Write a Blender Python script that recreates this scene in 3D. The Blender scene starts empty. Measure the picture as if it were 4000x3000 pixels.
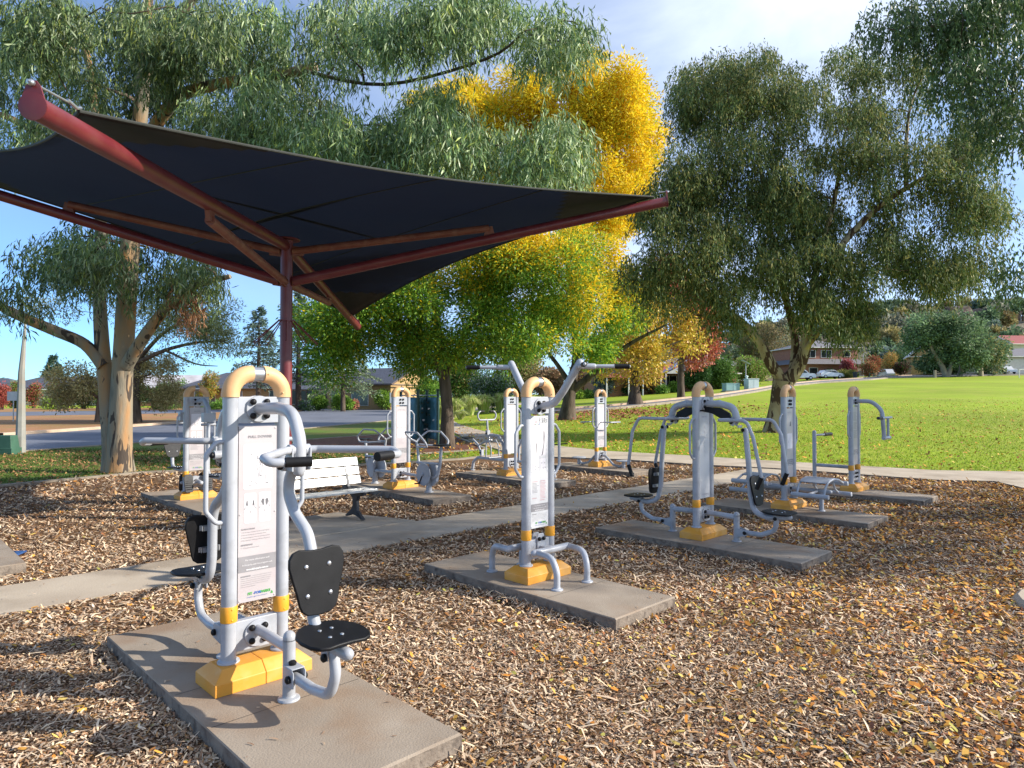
import bpy, bmesh, math, random
import numpy as np
from mathutils import Vector, Matrix, geometry
random.seed(7)
RS = np.random.RandomState(11)
scn = bpy.context.scene
COL = scn.collection
R = math.radians
F = 2653.0                                   # focal length in photo pixels (4000 wide)
HC = 1.87                                    # eye height over the mulch
PITCH = math.atan(50.0/F)
CP, SP = math.cos(PITCH), math.sin(PITCH)
PAD = 0.12                                   # thickness of the machine slabs
U = Vector((-0.6985, 0.7157, 0)).normalized()   # slab direction, back-left
V = Vector((U.y, -U.x, 0))                      # back-right
ROT = math.atan2(V.y, V.x)

# ------------------------------------------------------------------ terrain
_AX = [-3000, 0, 1200, 1750, 2200, 2700, 3060, 3400, 4000, 7000]
_AA = [.006, .006, .006, .006, .020, .035, .046, .053, .057, .057]
def hz(x, y):
    t = y - 17.0
    if t <= 0: return 0.0
    b = 2000 + F*x/max(y, 1.0)
    a = float(np.interp(b, _AX, _AA))
    if t > 110: t = 110 + (t-110)*.25
    return a * t*t/(t+1.5)
def ray(px, py):
    a, c = (px-2000)/F, -(py-1500)/F
    return Vector((a, CP - c*SP, SP + c*CP))
CAM = Vector((0, 0, HC))
def at(px, py, d):                            # point on that line of sight, d metres ahead
    r = ray(px, py); return CAM + r*(d/r.y)
def gp(px, py, off=0.0):                      # where a line of sight meets the ground
    r = ray(px, py); lo = 0.5; d = 2.0
    while d < 900:
        p = CAM + r*(d/r.y)
        if p.z <= hz(p.x, p.y)+off:
            hi = d
            for _ in range(30):
                m = (lo+hi)/2; p = CAM + r*(m/r.y)
                if p.z <= hz(p.x, p.y)+off: hi = m
                else: lo = m
            return p
        lo = d; d *= 1.03
    p = CAM + r*(300/r.y); return Vector((p.x, p.y, hz(p.x, p.y)))
def gx(px, d, off=0.0):                       # ground point at a bearing and a depth
    x = (px-2000)/F*d; return Vector((x, d, hz(x, d)+off))

# ------------------------------------------------------------------ materials
def new_mat(name):
    m = bpy.data.materials.new(name); m.use_nodes = True
    nt = m.node_tree; b = nt.nodes['Principled BSDF']
    return m, nt, b
def noise_mat(name, c1, c2, scale=8.0, rough=.6, metal=0.0, bump=0.0, bscale=None, detail=6, spec=.5, c3=None, s3=1.0, amt3=.5, coat=0.0, lo=.35, hi=.65):
    m, nt, b = new_mat(name); N = nt.nodes; L = nt.links
    tc = N.new('ShaderNodeTexCoord'); n = N.new('ShaderNodeTexNoise')
    n.inputs['Scale'].default_value = scale; n.inputs['Detail'].default_value = detail
    L.new(tc.outputs['Object'], n.inputs['Vector'])
    r = N.new('ShaderNodeValToRGB'); r.color_ramp.elements[0].position = lo; r.color_ramp.elements[1].position = hi
    r.color_ramp.elements[0].color = (*c1, 1); r.color_ramp.elements[1].color = (*c2, 1)
    L.new(n.outputs['Fac'], r.inputs['Fac']); out = r.outputs['Color']
    if c3 is not None:
        n3 = N.new('ShaderNodeTexNoise'); n3.inputs['Scale'].default_value = s3; n3.inputs['Detail'].default_value = 5
        L.new(tc.outputs['Object'], n3.inputs['Vector'])
        r3 = N.new('ShaderNodeValToRGB'); r3.color_ramp.elements[0].position = .5; r3.color_ramp.elements[1].position = .68
        r3.color_ramp.elements[0].color = (0, 0, 0, 1); r3.color_ramp.elements[1].color = (amt3, amt3, amt3, 1)
        L.new(n3.outputs['Fac'], r3.inputs['Fac'])
        mx = N.new('ShaderNodeMixRGB'); L.new(r3.outputs['Color'], mx.inputs['Fac']); L.new(out, mx.inputs['Color1'])
        mx.inputs['Color2'].default_value = (*c3, 1); out = mx.outputs['Color']
    L.new(out, b.inputs['Base Color'])
    b.inputs['Roughness'].default_value = rough; b.inputs['Metallic'].default_value = metal
    b.inputs['Specular IOR Level'].default_value = spec; b.inputs['Coat Weight'].default_value = coat
    if bump:
        nb = N.new('ShaderNodeTexNoise'); nb.inputs['Scale'].default_value = bscale or scale*4; nb.inputs['Detail'].default_value = 8
        L.new(tc.outputs['Object'], nb.inputs['Vector'])
        bp = N.new('ShaderNodeBump'); bp.inputs['Strength'].default_value = bump; bp.inputs['Distance'].default_value = .01
        L.new(nb.outputs['Fac'], bp.inputs['Height']); L.new(bp.outputs['Normal'], b.inputs['Normal'])
    return m
def attr_mat(name, rough=.6, trans=0.0, attr='col', spec=.3, bump=0):
    m, nt, b = new_mat(name); N = nt.nodes; L = nt.links
    a = N.new('ShaderNodeAttribute'); a.attribute_name = attr
    L.new(a.outputs['Color'], b.inputs['Base Color']); b.inputs['Roughness'].default_value = rough
    b.inputs['Specular IOR Level'].default_value = spec
    if trans:
        t = N.new('ShaderNodeBsdfTranslucent'); L.new(a.outputs['Color'], t.inputs['Color'])
        mx = N.new('ShaderNodeMixShader'); mx.inputs['Fac'].default_value = trans
        L.new(b.outputs['BSDF'], mx.inputs[1]); L.new(t.outputs['BSDF'], mx.inputs[2])
        L.new(mx.outputs['Shader'], N['Material Output'].inputs['Surface'])
    return m
M = {}
M['paint'] = noise_mat('grey_blue_paint', (.355,.37,.40), (.405,.42,.455), 3, .38, 0, .03, 60, c3=(.22,.22,.22), s3=7, amt3=.45, coat=.15)
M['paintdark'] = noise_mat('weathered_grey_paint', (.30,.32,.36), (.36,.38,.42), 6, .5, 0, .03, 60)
M['steel'] = noise_mat('bare_steel', (.42,.43,.46), (.52,.53,.55), 20, .32, .8)
M['capor'] = noise_mat('faded_orange_plastic', (.66,.37,.16), (.72,.43,.21), 5, .55, 0, .05, 120, c3=(.55,.29,.12), s3=7, amt3=.4)
M['block'] = noise_mat('orange_plastic', (.68,.29,.03), (.74,.35,.05), 4, .5, 0, .05, 150, c3=(.70,.42,.16), s3=6, amt3=.5)
M['band'] = noise_mat('orange_band_plastic', (.72,.31,.02), (.78,.36,.03), 6, .45)
M['black'] = noise_mat('black_plastic', (.006,.006,.007), (.011,.011,.012), 10, .5, 0, .12, 300, spec=.25)
M['rubber'] = noise_mat('dark_rubber', (.02,.02,.022), (.035,.035,.037), 30, .6, 0, .2, 200)
M['panel'] = noise_mat('pale_pink_panel', (.43,.395,.40), (.49,.455,.46), 2.5, .42, 0, 0, c3=(.44,.36,.375), s3=4, amt3=.6, coat=.2)
M['panelwhite'] = noise_mat('bleached_panel', (.54,.54,.55), (.60,.60,.60), 2.5, .5, 0, 0, c3=(.58,.58,.62), s3=9, amt3=.4)
M['ink'] = noise_mat('dark_ink', (.10,.10,.11), (.14,.14,.15), 8, .6)
M['inkmid'] = noise_mat('mid_grey_ink', (.22,.21,.22), (.27,.26,.27), 8, .6)
M['inklight'] = noise_mat('faint_grey_ink', (.42,.39,.41), (.47,.44,.46), 8, .6)
M['inkred'] = noise_mat('faded_red_ink', (.55,.30,.32), (.60,.36,.38), 8, .6)
M['inkwhite'] = noise_mat('white_ink', (.72,.70,.71), (.76,.74,.75), 8, .5)
M['inkcard'] = noise_mat('pale_card_ink', (.70,.67,.69), (.74,.71,.73), 6, .5)
M['inkgreen'] = noise_mat('green_ink', (.05,.30,.05), (.08,.36,.08), 8, .6)
M['inkblue'] = noise_mat('blue_ink', (.04,.10,.35), (.05,.13,.40), 8, .6)
M['inkteal'] = noise_mat('teal_scribble', (.35,.62,.60), (.42,.68,.66), 8, .6)
M['concrete'] = noise_mat('pad_concrete', (.265,.21,.155), (.335,.275,.21), 2.2, .88, 0, .35, 90, c3=(.25,.16,.095), s3=1.6, amt3=.8)
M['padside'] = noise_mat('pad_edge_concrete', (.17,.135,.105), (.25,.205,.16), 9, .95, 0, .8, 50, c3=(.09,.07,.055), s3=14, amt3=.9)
M['pathc'] = noise_mat('path_concrete', (.40,.325,.24), (.49,.41,.31), 1.4, .9, 0, .3, 60, c3=(.28,.22,.155), s3=1.1, amt3=.8)
M['maroon'] = noise_mat('maroon_paint', (.125,.014,.019), (.16,.022,.026), 4, .42, 0, .04, 60, c3=(.16,.05,.045), s3=5, amt3=.4, coat=.1)
M['maroonrust'] = noise_mat('dusty_maroon_paint', (.16,.04,.03), (.22,.075,.05), 5, .55, 0, .1, 60, c3=(.26,.13,.09), s3=9, amt3=.5)
M['slatw'] = noise_mat('bench_aluminium', (.42,.42,.41), (.52,.52,.50), 6, .35, .35)
M['iron'] = noise_mat('black_cast_iron', (.02,.022,.028), (.035,.038,.045), 12, .5, .2)
M['bluepl'] = noise_mat('blue_plastic', (.02,.06,.20), (.03,.09,.26), 9, .5)
M['galv'] = noise_mat('galvanised_steel', (.38,.40,.40), (.48,.50,.50), 3, .5, .4)

# ------------------------------------------------------------------ object helpers
def link(o, parent=None):
    COL.objects.link(o)
    if parent is not None: o.parent = parent
    return o
def tag(o, label=None, cat=None, group=None, kind=None):
    if label: o['label'] = label
    if cat: o['category'] = cat
    if group: o['group'] = group
    if kind: o['kind'] = kind
    return o
def thing(name, label, cat, loc=(0,0,0), rz=0.0, group=None):
    o = bpy.data.objects.new(name, None); link(o); o.location = loc; o.rotation_euler = (0,0,rz)
    o.empty_display_size = .2
    return tag(o, label, cat, group)
class MB:
    def __init__(s): s.v = []; s.f = []; s.mi = []; s.cur = 0
    def add(s, vs, fs):
        n = len(s.v); s.v += [tuple(p) for p in vs]; s.f += [tuple(i+n for i in f) for f in fs]; s.mi += [s.cur]*len(fs)
        return s
    def box(s, c, d, rz=0.0, mat=None):
        hx, hy, hh = d[0]/2, d[1]/2, d[2]/2
        vs = [Vector((x*hx, y*hy, z*hh)) for z in (-1,1) for y in (-1,1) for x in (-1,1)]
        if rz: mr = Matrix.Rotation(rz, 3, 'Z'); vs = [mr@p for p in vs]
        if mat is not None: vs = [mat@p for p in vs]
        vs = [p+Vector(c) for p in vs]
        return s.add(vs, [(0,2,3,1),(4,5,7,6),(0,1,5,4),(2,6,7,3),(0,4,6,2),(1,3,7,5)])
    def tube(s, pts, r, seg=12, caps=True, dome=False):
        pts = [Vector(p) for p in pts]; n = len(pts)
        rs = list(r) if hasattr(r, '__len__') else [r]*n
        tang = []
        for i in range(n):
            t = pts[min(i+1, n-1)]-pts[max(i-1, 0)]
            tang.append(t.normalized() if t.length > 1e-9 else Vector((0,0,1)))
        if dome:
            for e in (0, -1):
                sg = -1 if e == 0 else 1; p0 = pts[e]; t0 = tang[e]; r0 = rs[e]
                new = [(p0+t0*sg*r0*math.sin(a), r0*math.cos(a)) for a in (R(30), R(60), R(84))]
                if e == 0:
                    pts = [q for q, _ in reversed(new)]+pts; rs = [q for _, q in reversed(new)]+rs; tang = [t0]*3+tang
                else:
                    pts = pts+[q for q, _ in new]; rs = rs+[q for _, q in new]; tang = tang+[t0]*3
            n = len(pts)
        up = Vector((0,0,1)) if abs(tang[0].z) < .9 else Vector((1,0,0))
        nx = tang[0].cross(up).normalized(); vs = []
        for i in range(n):
            nx = (nx - tang[i]*nx.dot(tang[i]))
            nx = nx.normalized() if nx.length > 1e-6 else tang[i].orthogonal().normalized()
            ny = tang[i].cross(nx)
            for k in range(seg):
                a = 2*math.pi*k/seg; vs.append(pts[i]+nx*math.cos(a)*rs[i]+ny*math.sin(a)*rs[i])
        fs = [(i*seg+k, i*seg+(k+1)%seg, (i+1)*seg+(k+1)%seg, (i+1)*seg+k) for i in range(n-1) for k in range(seg)]
        if caps: fs += [tuple(reversed(range(seg))), tuple((n-1)*seg+k for k in range(seg))]
        return s.add(vs, fs)
    def lathe(s, prof, c=(0,0,0), axis=None, seg=24):
        mt = Matrix.Identity(3)
        if axis is not None: mt = Vector((0,0,1)).rotation_difference(Vector(axis)).to_matrix()
        c = Vector(c); vs = []
        for (r, z) in prof:
            for k in range(seg):
                a = 2*math.pi*k/seg; vs.append(c+mt@Vector((r*math.cos(a), r*math.sin(a), z)))
        n = len(prof)
        fs = [(i*seg+k, i*seg+(k+1)%seg, (i+1)*seg+(k+1)%seg, (i+1)*seg+k) for i in range(n-1) for k in range(seg)]
        fs += [tuple(reversed(range(seg))), tuple((n-1)*seg+k for k in range(seg))]
        return s.add(vs, fs)
    def prism(s, outline, o, ax, ay, th):            # outline (a,b) in the plane ax,ay; thickness along their cross
        o, ax, ay = Vector(o), Vector(ax), Vector(ay); nz = ax.cross(ay).normalized(); n = len(outline)
        vs = [o+ax*a+ay*b-nz*th/2 for a, b in outline]+[o+ax*a+ay*b+nz*th/2 for a, b in outline]
        fs = [tuple(reversed(range(n))), tuple(range(n, 2*n))]+[(i, (i+1)%n, n+(i+1)%n, n+i) for i in range(n)]
        return s.add(vs, fs)
    def grid(s, rows):                                # rows of equal length point lists
        m = len(rows[0]); vs = [p for r in rows for p in r]
        return s.add(vs, [(i*m+j, i*m+j+1, (i+1)*m+j+1, (i+1)*m+j) for i in range(len(rows)-1) for j in range(m-1)])
    def pieces(s):
        n = len(s.v); par = list(range(n))
        def f(i):
            while par[i] != i: par[i] = par[par[i]]; i = par[i]
            return i
        for q in s.f:
            for k in q[1:]: par[f(k)] = f(q[0])
        out = {}
        for i in range(n): out.setdefault(f(i), []).append(i)
        res = []
        for r, ids in out.items():
            mp = {j: k for k, j in enumerate(ids)}; m = MB(); m.v = [s.v[j] for j in ids]; m.f = [tuple(mp[j] for j in q) for q in s.f if f(q[0]) == r]; m.mi = [0]*len(m.f); res.append(m)
        return res
    def mesh(s, name, smooth=40, mats=None):
        me = bpy.data.meshes.new(name); me.from_pydata([tuple(p) for p in s.v], [], s.f)
        for m in (mats if isinstance(mats, (list, tuple)) else [mats]): me.materials.append(m)
        if isinstance(mats, (list, tuple)) and len(mats) > 1: me.polygons.foreach_set('material_index', s.mi)
        if smooth:
            me.shade_smooth()
            me.set_sharp_from_angle(angle=R(smooth))
        me.update(); return me
    def build(s, name, mats, parent=None, smooth=40, bevel=0, bseg=2, loc=None, rot=None):
        o = bpy.data.objects.new(name, s.mesh(name, smooth, mats)); link(o, parent)
        if bevel:
            b = o.modifiers.new('edge', 'BEVEL'); b.width = bevel; b.segments = bseg; b.limit_method = 'ANGLE'; b.angle_limit = R(40)
        if loc is not None: o.location = loc
        if rot is not None: o.rotation_euler = rot
        return o
def fil(pts, r, n=6):                                 # round the corners of a polyline
    pts = [Vector(p) for p in pts]; out = [pts[0]]
    for i in range(1, len(pts)-1):
        p = pts[i]; a = pts[i-1]-p; b = pts[i+1]-p
        la, lb = a.length, b.length
        if la < 1e-6 or lb < 1e-6: continue
        a /= la; b /= lb; ang = a.angle(b)
        if ang > R(176): out.append(p); continue
        d = min(r/math.tan(ang/2), la*.49, lb*.49)
        p0, p1 = p+a*d, p+b*d
        for k in range(n+1):
            t = k/n; out.append(p0*(1-t)**2+p*2*t*(1-t)+p1*t*t)
    out.append(pts[-1]); return out
def np_mesh(name, verts, faces_k, mat, col=None, smooth=False, mats=None):
    """verts (n,3), faces (m,k) all of k corners; col (n,3) point colours"""
    me = bpy.data.meshes.new(name); n = len(verts); m, k = faces_k.shape
    me.vertices.add(n); me.vertices.foreach_set('co', np.ascontiguousarray(verts, dtype=np.float32).ravel())
    me.loops.add(m*k); me.loops.foreach_set('vertex_index', np.ascontiguousarray(faces_k, dtype=np.int32).ravel())
    me.polygons.add(m); me.polygons.foreach_set('loop_start', np.arange(0, m*k, k, dtype=np.int32))
    if col is not None:
        a = me.attributes.new('col', 'FLOAT_COLOR', 'POINT')
        c4 = np.ones((n, 4), dtype=np.float32); c4[:, :3] = col; a.data.foreach_set('color', c4.ravel())
    me.materials.append(mat); me.update(calc_edges=True)
    if smooth: me.shade_smooth()
    else: me.shade_flat()
    return me
def obj_from(name, me, parent=None):
    o = bpy.data.objects.new(name, me); return link(o, parent)
def densify(poly, step):
    out = []
    for i in range(len(poly)):
        a = Vector(poly[i]); b = Vector(poly[(i+1)%len(poly)]); n = max(1, int((b-a).length/step))
        out += [a.lerp(b, k/n) for k in range(n)]
    return out
def region(name, poly, off, mat, step=2.0, side=None, sidemat=None, kind='structure', fine=None):
    """ground sheet draped over the terrain; side = depth of a skirt round it"""
    b = [Vector((p[0], p[1])) for p in densify([Vector((q[0], q[1])) for q in poly], step)]
    xs = [p.x for p in b]; ys = [p.y for p in b]; pts = list(b); nb = len(b)
    gxs = np.arange(min(xs)+step*.6, max(xs), step); gys = np.arange(min(ys)+step*.6, max(ys), step)
    if len(gxs)*len(gys) < 9000:
        for x in gxs:
            for y in gys: pts.append(Vector((x+random.uniform(-.1,.1)*step, y+random.uniform(-.1,.1)*step)))
    r = geometry.delaunay_2d_cdt(pts, [], [list(range(nb))], 1, 1e-4)
    vs = [(p.x, p.y, hz(p.x, p.y)+off) for p in r[0]]
    mb = MB(); mb.add(vs, [tuple(f) for f in r[2]])
    if side:
        mb.cur = 1; top = [(p.x, p.y, hz(p.x, p.y)+off) for p in b]; bot = [(x, y, z-side) for x, y, z in top]; n = nb
        mb.add(top+bot, [(i, n+i, n+(i+1)%n, (i+1)%n) for i in range(n)])
    o = mb.build(name, [mat, sidemat or mat], None, smooth=0); tag(o, kind=kind); return o
# text as mesh
_txt = {}
def text_geo(s, size, bold=0.0, align='CENTER', space=1.0):
    key = (s, size, bold, align, space)
    if key in _txt: return _txt[key]
    cu = bpy.data.curves.new('lettering', 'FONT'); cu.body = s; cu.size = size; cu.align_x = align; cu.offset = bold; cu.resolution_u = 2
    cu.space_character = space
    ob = bpy.data.objects.new('lettering', cu); COL.objects.link(ob)
    dg = bpy.context.evaluated_depsgraph_get(); me = bpy.data.meshes.new_from_object(ob.evaluated_get(dg))
    g = ([v.co.copy() for v in me.vertices], [tuple(p.vertices) for p in me.polygons])
    bpy.data.objects.remove(ob); bpy.data.curves.remove(cu); bpy.data.meshes.remove(me)
    _txt[key] = g; return g
# ------------------------------------------------------------------ exercise machines
ZO = {'A': (2380,1450,.8613), 'B': (2800,1450,.6826), 'C': (1380,1450,.5672), 'D': (1740,1450,.5253), 'E': (2140,1450,.4726),
      'F': (1060,1550,.578), 'G': (600,1450,.578), 'm1': (400,1350,.5425), 'm1b': (400,2100,.678), 'm2': (1600,1350,.6631)}
def zp(T, x, y): o = ZO[T]; return (o[0]+x*o[2], o[1]+y*o[2])
class Fr:
    def __init__(s, x, y): s.o = Vector((x, y, PAD)); s.i = Matrix.Rotation(-ROT, 3, 'Z')
    def hit(s, T, x, y, axis='x', val=0.0):
        px, py = zp(T, x, y); r = s.i@ray(px, py); c = s.i@(CAM-s.o); k = 'xyz'.index(axis)
        return c+r*((val-c[k])/r[k])
    def path(s, T, pts, axis='x', val=0.0): return [s.hit(T, x, y, axis, val) for x, y in pts]
ARCH_R = .128; PX = .167; PR = .0455
def frame_meshes():
    g = {}
    # base cover: chamfered block in two halves
    mb = MB()
    for sx in (-1, 1):
        x0, x1 = (.0015*sx, .305*sx); w = .158; h1, h2, ch = .072, .132, .065
        xa, xb = min(x0, x1), max(x0, x1)
        ta = xa+(ch if sx < 0 else 0); tb = xb-(ch if sx > 0 else 0)
        lo = [(xa,-w,0),(xb,-w,0),(xb,w,0),(xa,w,0)]; mi = [(x,y,h1) for x,y,_ in lo]
        c1 = .05; w2 = w-ch
        hi = [(ta,-w2,h2),(tb,-w2,h2),(tb,w2,h2),(ta,w2,h2)]
        mb.add(lo+mi+hi, [(3,2,1,0),(0,1,5,4),(1,2,6,5),(2,3,7,6),(3,0,4,7),(4,5,9,8),(5,6,10,9),(6,7,11,10),(7,4,8,11),(8,9,10,11)])
    g['base_cover'] = mb.mesh('base_cover', 0, M['block'])
    mb = MB(); mb.tube([(0,0,.13),(0,0,1.772)], PR, 24)
    mb.lathe([(.064,.132),(.066,.136),(.064,.144),(.05,.148),(.046,.152)], seg=24)
    g['post'] = mb.mesh('post', 40, M['paint'])
    c = Vector((PX-ARCH_R, 0, 1.765))
    arc = [(PX,0,1.748)]+[(c.x+ARCH_R*math.cos(a), 0, c.z+ARCH_R*math.sin(a)) for a in [math.pi/2*k/10 for k in range(11)]]+[(c.x-.004,0,1.765+ARCH_R)]
    mb = MB(); mb.tube(arc, [.0535]*len(arc), 22)
    for p, d in (((PX-.02,-.053,1.775),(0,-1,0)), ((c.x+.012,-.053,1.765+ARCH_R),(0,-1,0))):
        mb.lathe([(.006,-.004),(.006,.003),(.003,.005)], p, d, 10)
    g['elbow'] = mb.mesh('elbow_cap', 45, M['capor'])
    mb = MB(); mb.tube([(-.045,0,1.765+ARCH_R),(.045,0,1.765+ARCH_R)], .0455, 24); g['top_tube'] = mb.mesh('top_tube', 40, M['steel'])
    mb = MB(); mb.box((0,0,1.668), (.262,.05,.165)); g['upper_plate'] = mb.mesh('upper_plate', 0, M['paint'])
    mb = MB(); mb.box((0,0,.28), (.262,.05,.185)); g['lower_plate'] = mb.mesh('lower_plate', 0, M['paint'])
    mb = MB(); mb.lathe([(.049,.378),(.0505,.381),(.0505,.472),(.049,.475)], seg=24)
    for z in (.395,.458): mb.lathe([(.005,-.003),(.005,.002),(.002,.004)], (0,-.0505,z), (0,-1,0), 8)
    g['band'] = mb.mesh('band', 40, M['band'])
    mb = MB(); mb.box((0,-.014,1.022), (.243,.012,1.085)); mb.box((0,.014,1.022), (.243,.012,1.085))
    for x in (-.112,.112):
        for z in (.492,1.022,1.552): mb.lathe([(.005,0),(.005,.003),(.002,.004)], (x,-.02,z), (0,-1,0), 8)
    g['panel'] = mb.mesh('sign_panel', 0, M['panel']); g['panelw'] = g['panel'].copy(); g['panelw'].materials[0] = M['panelwhite']
    mb = MB(); h = fil([(0,0,1.475),(.045,0,1.475),(.105,0,1.40),(.105,0,1.06),(.045,0,.985),(0,0,.985)], .05, 6)
    mb.tube([Vector(p)+Vector((PX+PR-.008,0,0)) for p in h], .0145, 12); g['grab'] = mb.mesh('grab_handle', 45, M['paint'])
    mb = MB(); mb.lathe([(.080,0),(.082,.002),(.082,.012),(.080,.014)], seg=32); g['disc'] = mb.mesh('mounting_disc', 40, M['paint'])
    mb = MB(); mb.lathe([(.0175,0),(.0195,.004),(.0195,.012),(.016,.019),(.009,.023),(.002,.0245)], seg=16); g['knob'] = mb.mesh('bolt_cap', 50, M['black'])
    return g
G = frame_meshes()
def put(name, me, parent, loc=(0,0,0), rot=(0,0,0), bevel=0):
    o = bpy.data.objects.new(name, me); link(o, parent); o.location = loc; o.rotation_euler = rot
    if bevel:
        b = o.modifiers.new('edge', 'BEVEL'); b.width = bevel; b.segments = 2; b.limit_method = 'ANGLE'; b.angle_limit = R(35)
    return o
PI = math.pi
def quad_on(mb, x0, z0, x1, z1, y=-.0215):
    mb.add([(x0,y,z0),(x1,y,z0),(x1,y,z1),(x0,y,z1)], [(0,1,2,3)])
def rrect(mb, x0, z0, x1, z1, r=.012, y=-.0212):
    pts = []
    for cx, cz, a0 in ((x1-r,z1-r,0),(x0+r,z1-r,90),(x0+r,z0+r,180),(x1-r,z0+r,270)):
        for k in range(5): a = R(a0+k*22.5); pts.append((cx+r*math.cos(a), y, cz+r*math.sin(a)))
    pts.reverse(); mb.add(pts, [tuple(range(len(pts)))])
def write(mb, s, x, z, size, align='CENTER', bold=0.0, y=-.0222, space=1.0):
    vs, fs = text_geo(s, size, bold, align, space); mb.add([(p.x+x, y, p.y+z) for p in vs], fs)
def stroke(mb, pts, w=.0025, y=-.0222):
    for (a, b) in zip(pts[:-1], pts[1:]):
        d = Vector((b[0]-a[0], b[1]-a[1]));
        if d.length < 1e-6: continue
        n = Vector((-d.y, d.x)).normalized()*w/2
        mb.add([(a[0]+n.x,y,a[1]+n.y),(a[0]-n.x,y,a[1]-n.y),(b[0]-n.x,y,b[1]-n.y),(b[0]+n.x,y,b[1]+n.y)], [(0,1,2,3)])
def figure(mb, x, z, h):
    """outline of a standing figure, used for the muscle charts"""
    P = [(0,1),(.05,.97),(.06,.92),(.03,.87),(.13,.83),(.16,.74),(.20,.60),(.25,.47),(.22,.46),(.15,.60),(.11,.70),(.10,.55),(.12,.45),(.10,.25),(.09,.03),(.03,.02),(.03,.25),(0,.42)]
    pts = [(x+a*h, z+b*h) for a, b in P]+[(x-a*h, z+b*h) for a, b in reversed(P)]
    stroke(mb, pts, .0022)
MI = ['ink','inkmid','inklight','inkred','inkwhite','inkcard','inkgreen','inkblue','inkteal']
def printing(kind, title, parent):
    mb = MB(); I = {k: i for i, k in enumerate(MI)}
    def c(k): mb.cur = I[k]
    rnd = random.Random(sum(map(ord, title)))
    fade = 'inklight' if kind != 'clear' else 'inkmid'
    # title
    if kind == 'legs':
        c('inkred'); write(mb, 'LEG', -.068, 1.500, .021, 'LEFT', .0006)
        for i, ch in enumerate('RAISES'):
            c(['inkred','inkmid','inkgreen','inkteal','inkmid','inkblue'][i]); write(mb, ch, -.084+i*.0155, 1.476, .021, 'LEFT', .0006)
        c('ink')
        for st in ([(-.005,1.556),(.004,1.494),(.040,1.500),(.030,1.530)], [(.040,1.548),(.046,1.498),(.066,1.503),(.056,1.527),(.075,1.538),(.045,1.545)],
                   [(.105,1.545),(.072,1.540),(.078,1.497),(.104,1.503),(.100,1.524),(.082,1.522)], [(.060,1.52),(.112,1.530)], [(-.012,1.515),(.03,1.542)]): stroke(mb, st, .0036)
    else:
        c(fade if kind != 'clear' else 'inkmid'); write(mb, title, .012 if kind == 'clear' else 0, 1.493, .0225 if kind == 'clear' else .02, 'CENTER', .0008, space=1.1)
    if kind in ('clear', 'plain', 'legs'):
        c('inkcard'); rrect(mb, -.092, 1.175, .092, 1.455)
        rrect(mb, -.086, .965, -.010, 1.150); rrect(mb, .008, .965, .084, 1.150)
        k = 'ink' if kind == 'clear' else 'inkmid'
        c(k)
    if kind == 'clear' and 'PULL' in title:
        for st in ([(-.052,1.20),(-.052,1.425),(-.044,1.425),(-.044,1.20)], [(-.044,1.39),(-.020,1.388),(-.006,1.375),(-.004,1.34),(-.010,1.325),(-.004,1.30),(.002,1.27),(.006,1.235)],
                   [(-.044,1.222),(-.02,1.222),(-.010,1.205),(.004,1.210)], [(-.02,1.36),(.038,1.372),(.046,1.35)], [(-.06,1.198),(-.032,1.198)], [(-.018,1.202),(.012,1.202)],
                   [(.010,1.35),(.022,1.335),(.032,1.315)], [(.012,1.352),(-.006,1.378)], [(.030,1.318),(.020,1.27),(.014,1.25),(.034,1.262),(.048,1.256),(.052,1.212),(.068,1.206)],
                   [(.018,1.34),(.008,1.30),(.010,1.255),(.030,1.25),(.038,1.25),(.040,1.212),(.068,1.204)], [(.022,1.315),(.006,1.34),(.012,1.35)]): stroke(mb, st, .0022)
        hd = [(.026+.011*math.cos(t), 1.348+.012*math.sin(t)) for t in [k*PI/5 for k in range(11)]]; stroke(mb, hd, .002)
        c('inkmid'); figure(mb, -.048, .985, .145); figure(mb, .046, .985, .145); c('ink')
        for sx in (-1, 1):
            quad_on(mb, -.048+sx*.020-.004, 1.075, -.048+sx*.020+.004, 1.103, -.0222)
            mb.add([(.046+sx*.003,-.0222,1.105),(.046+sx*.020,-.0222,1.110),(.046+sx*.022,-.0222,1.088),(.046+sx*.006,-.0222,1.062)][::(1 if sx>0 else -1)], [(0,1,2,3)])
    elif kind == 'clear':
        for st in ([(-.05,1.26),(-.03,1.25),(0,1.25),(.01,1.30),(.03,1.34)], [(-.02,1.25),(-.04,1.30),(-.045,1.33)], [(.03,1.24),(.05,1.25),(.06,1.34)], [(-.02,1.27),(.02,1.29),(.02,1.25)]): stroke(mb, st, .004)
        for x in (-.048,.046):
            for d in (-.012,.012): stroke(mb, [(x+d,1.08),(x+d*.7,1.045)], .008)
    elif kind == 'legs':
        c('inklight')
        for x0 in (-.088,.006): stroke(mb, [(x0,1.15),(x0,1.452),(x0+.082,1.452),(x0+.082,1.15),(x0,1.15)], .0018)
        c('inkmid')
        mb.add([(.060,-.0222,1.42),(.052,-.0222,1.41),(.050,-.0222,1.34),(.056,-.0222,1.30),(.040,-.0222,1.235),(.030,-.0222,1.19),(.020,-.0222,1.175),(.046,-.0222,1.183),(.060,-.0222,1.25),(.070,-.0222,1.31),(.076,-.0222,1.36),(.070,-.0222,1.41)], [tuple(range(12))])
        mb.add([(-.056,-.0222,1.30),(-.036,-.0222,1.30),(-.038,-.0222,1.25),(-.044,-.0222,1.20),(-.060,-.0222,1.185),(-.050,-.0222,1.20),(-.054,-.0222,1.25)], [tuple(range(7))])
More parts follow.
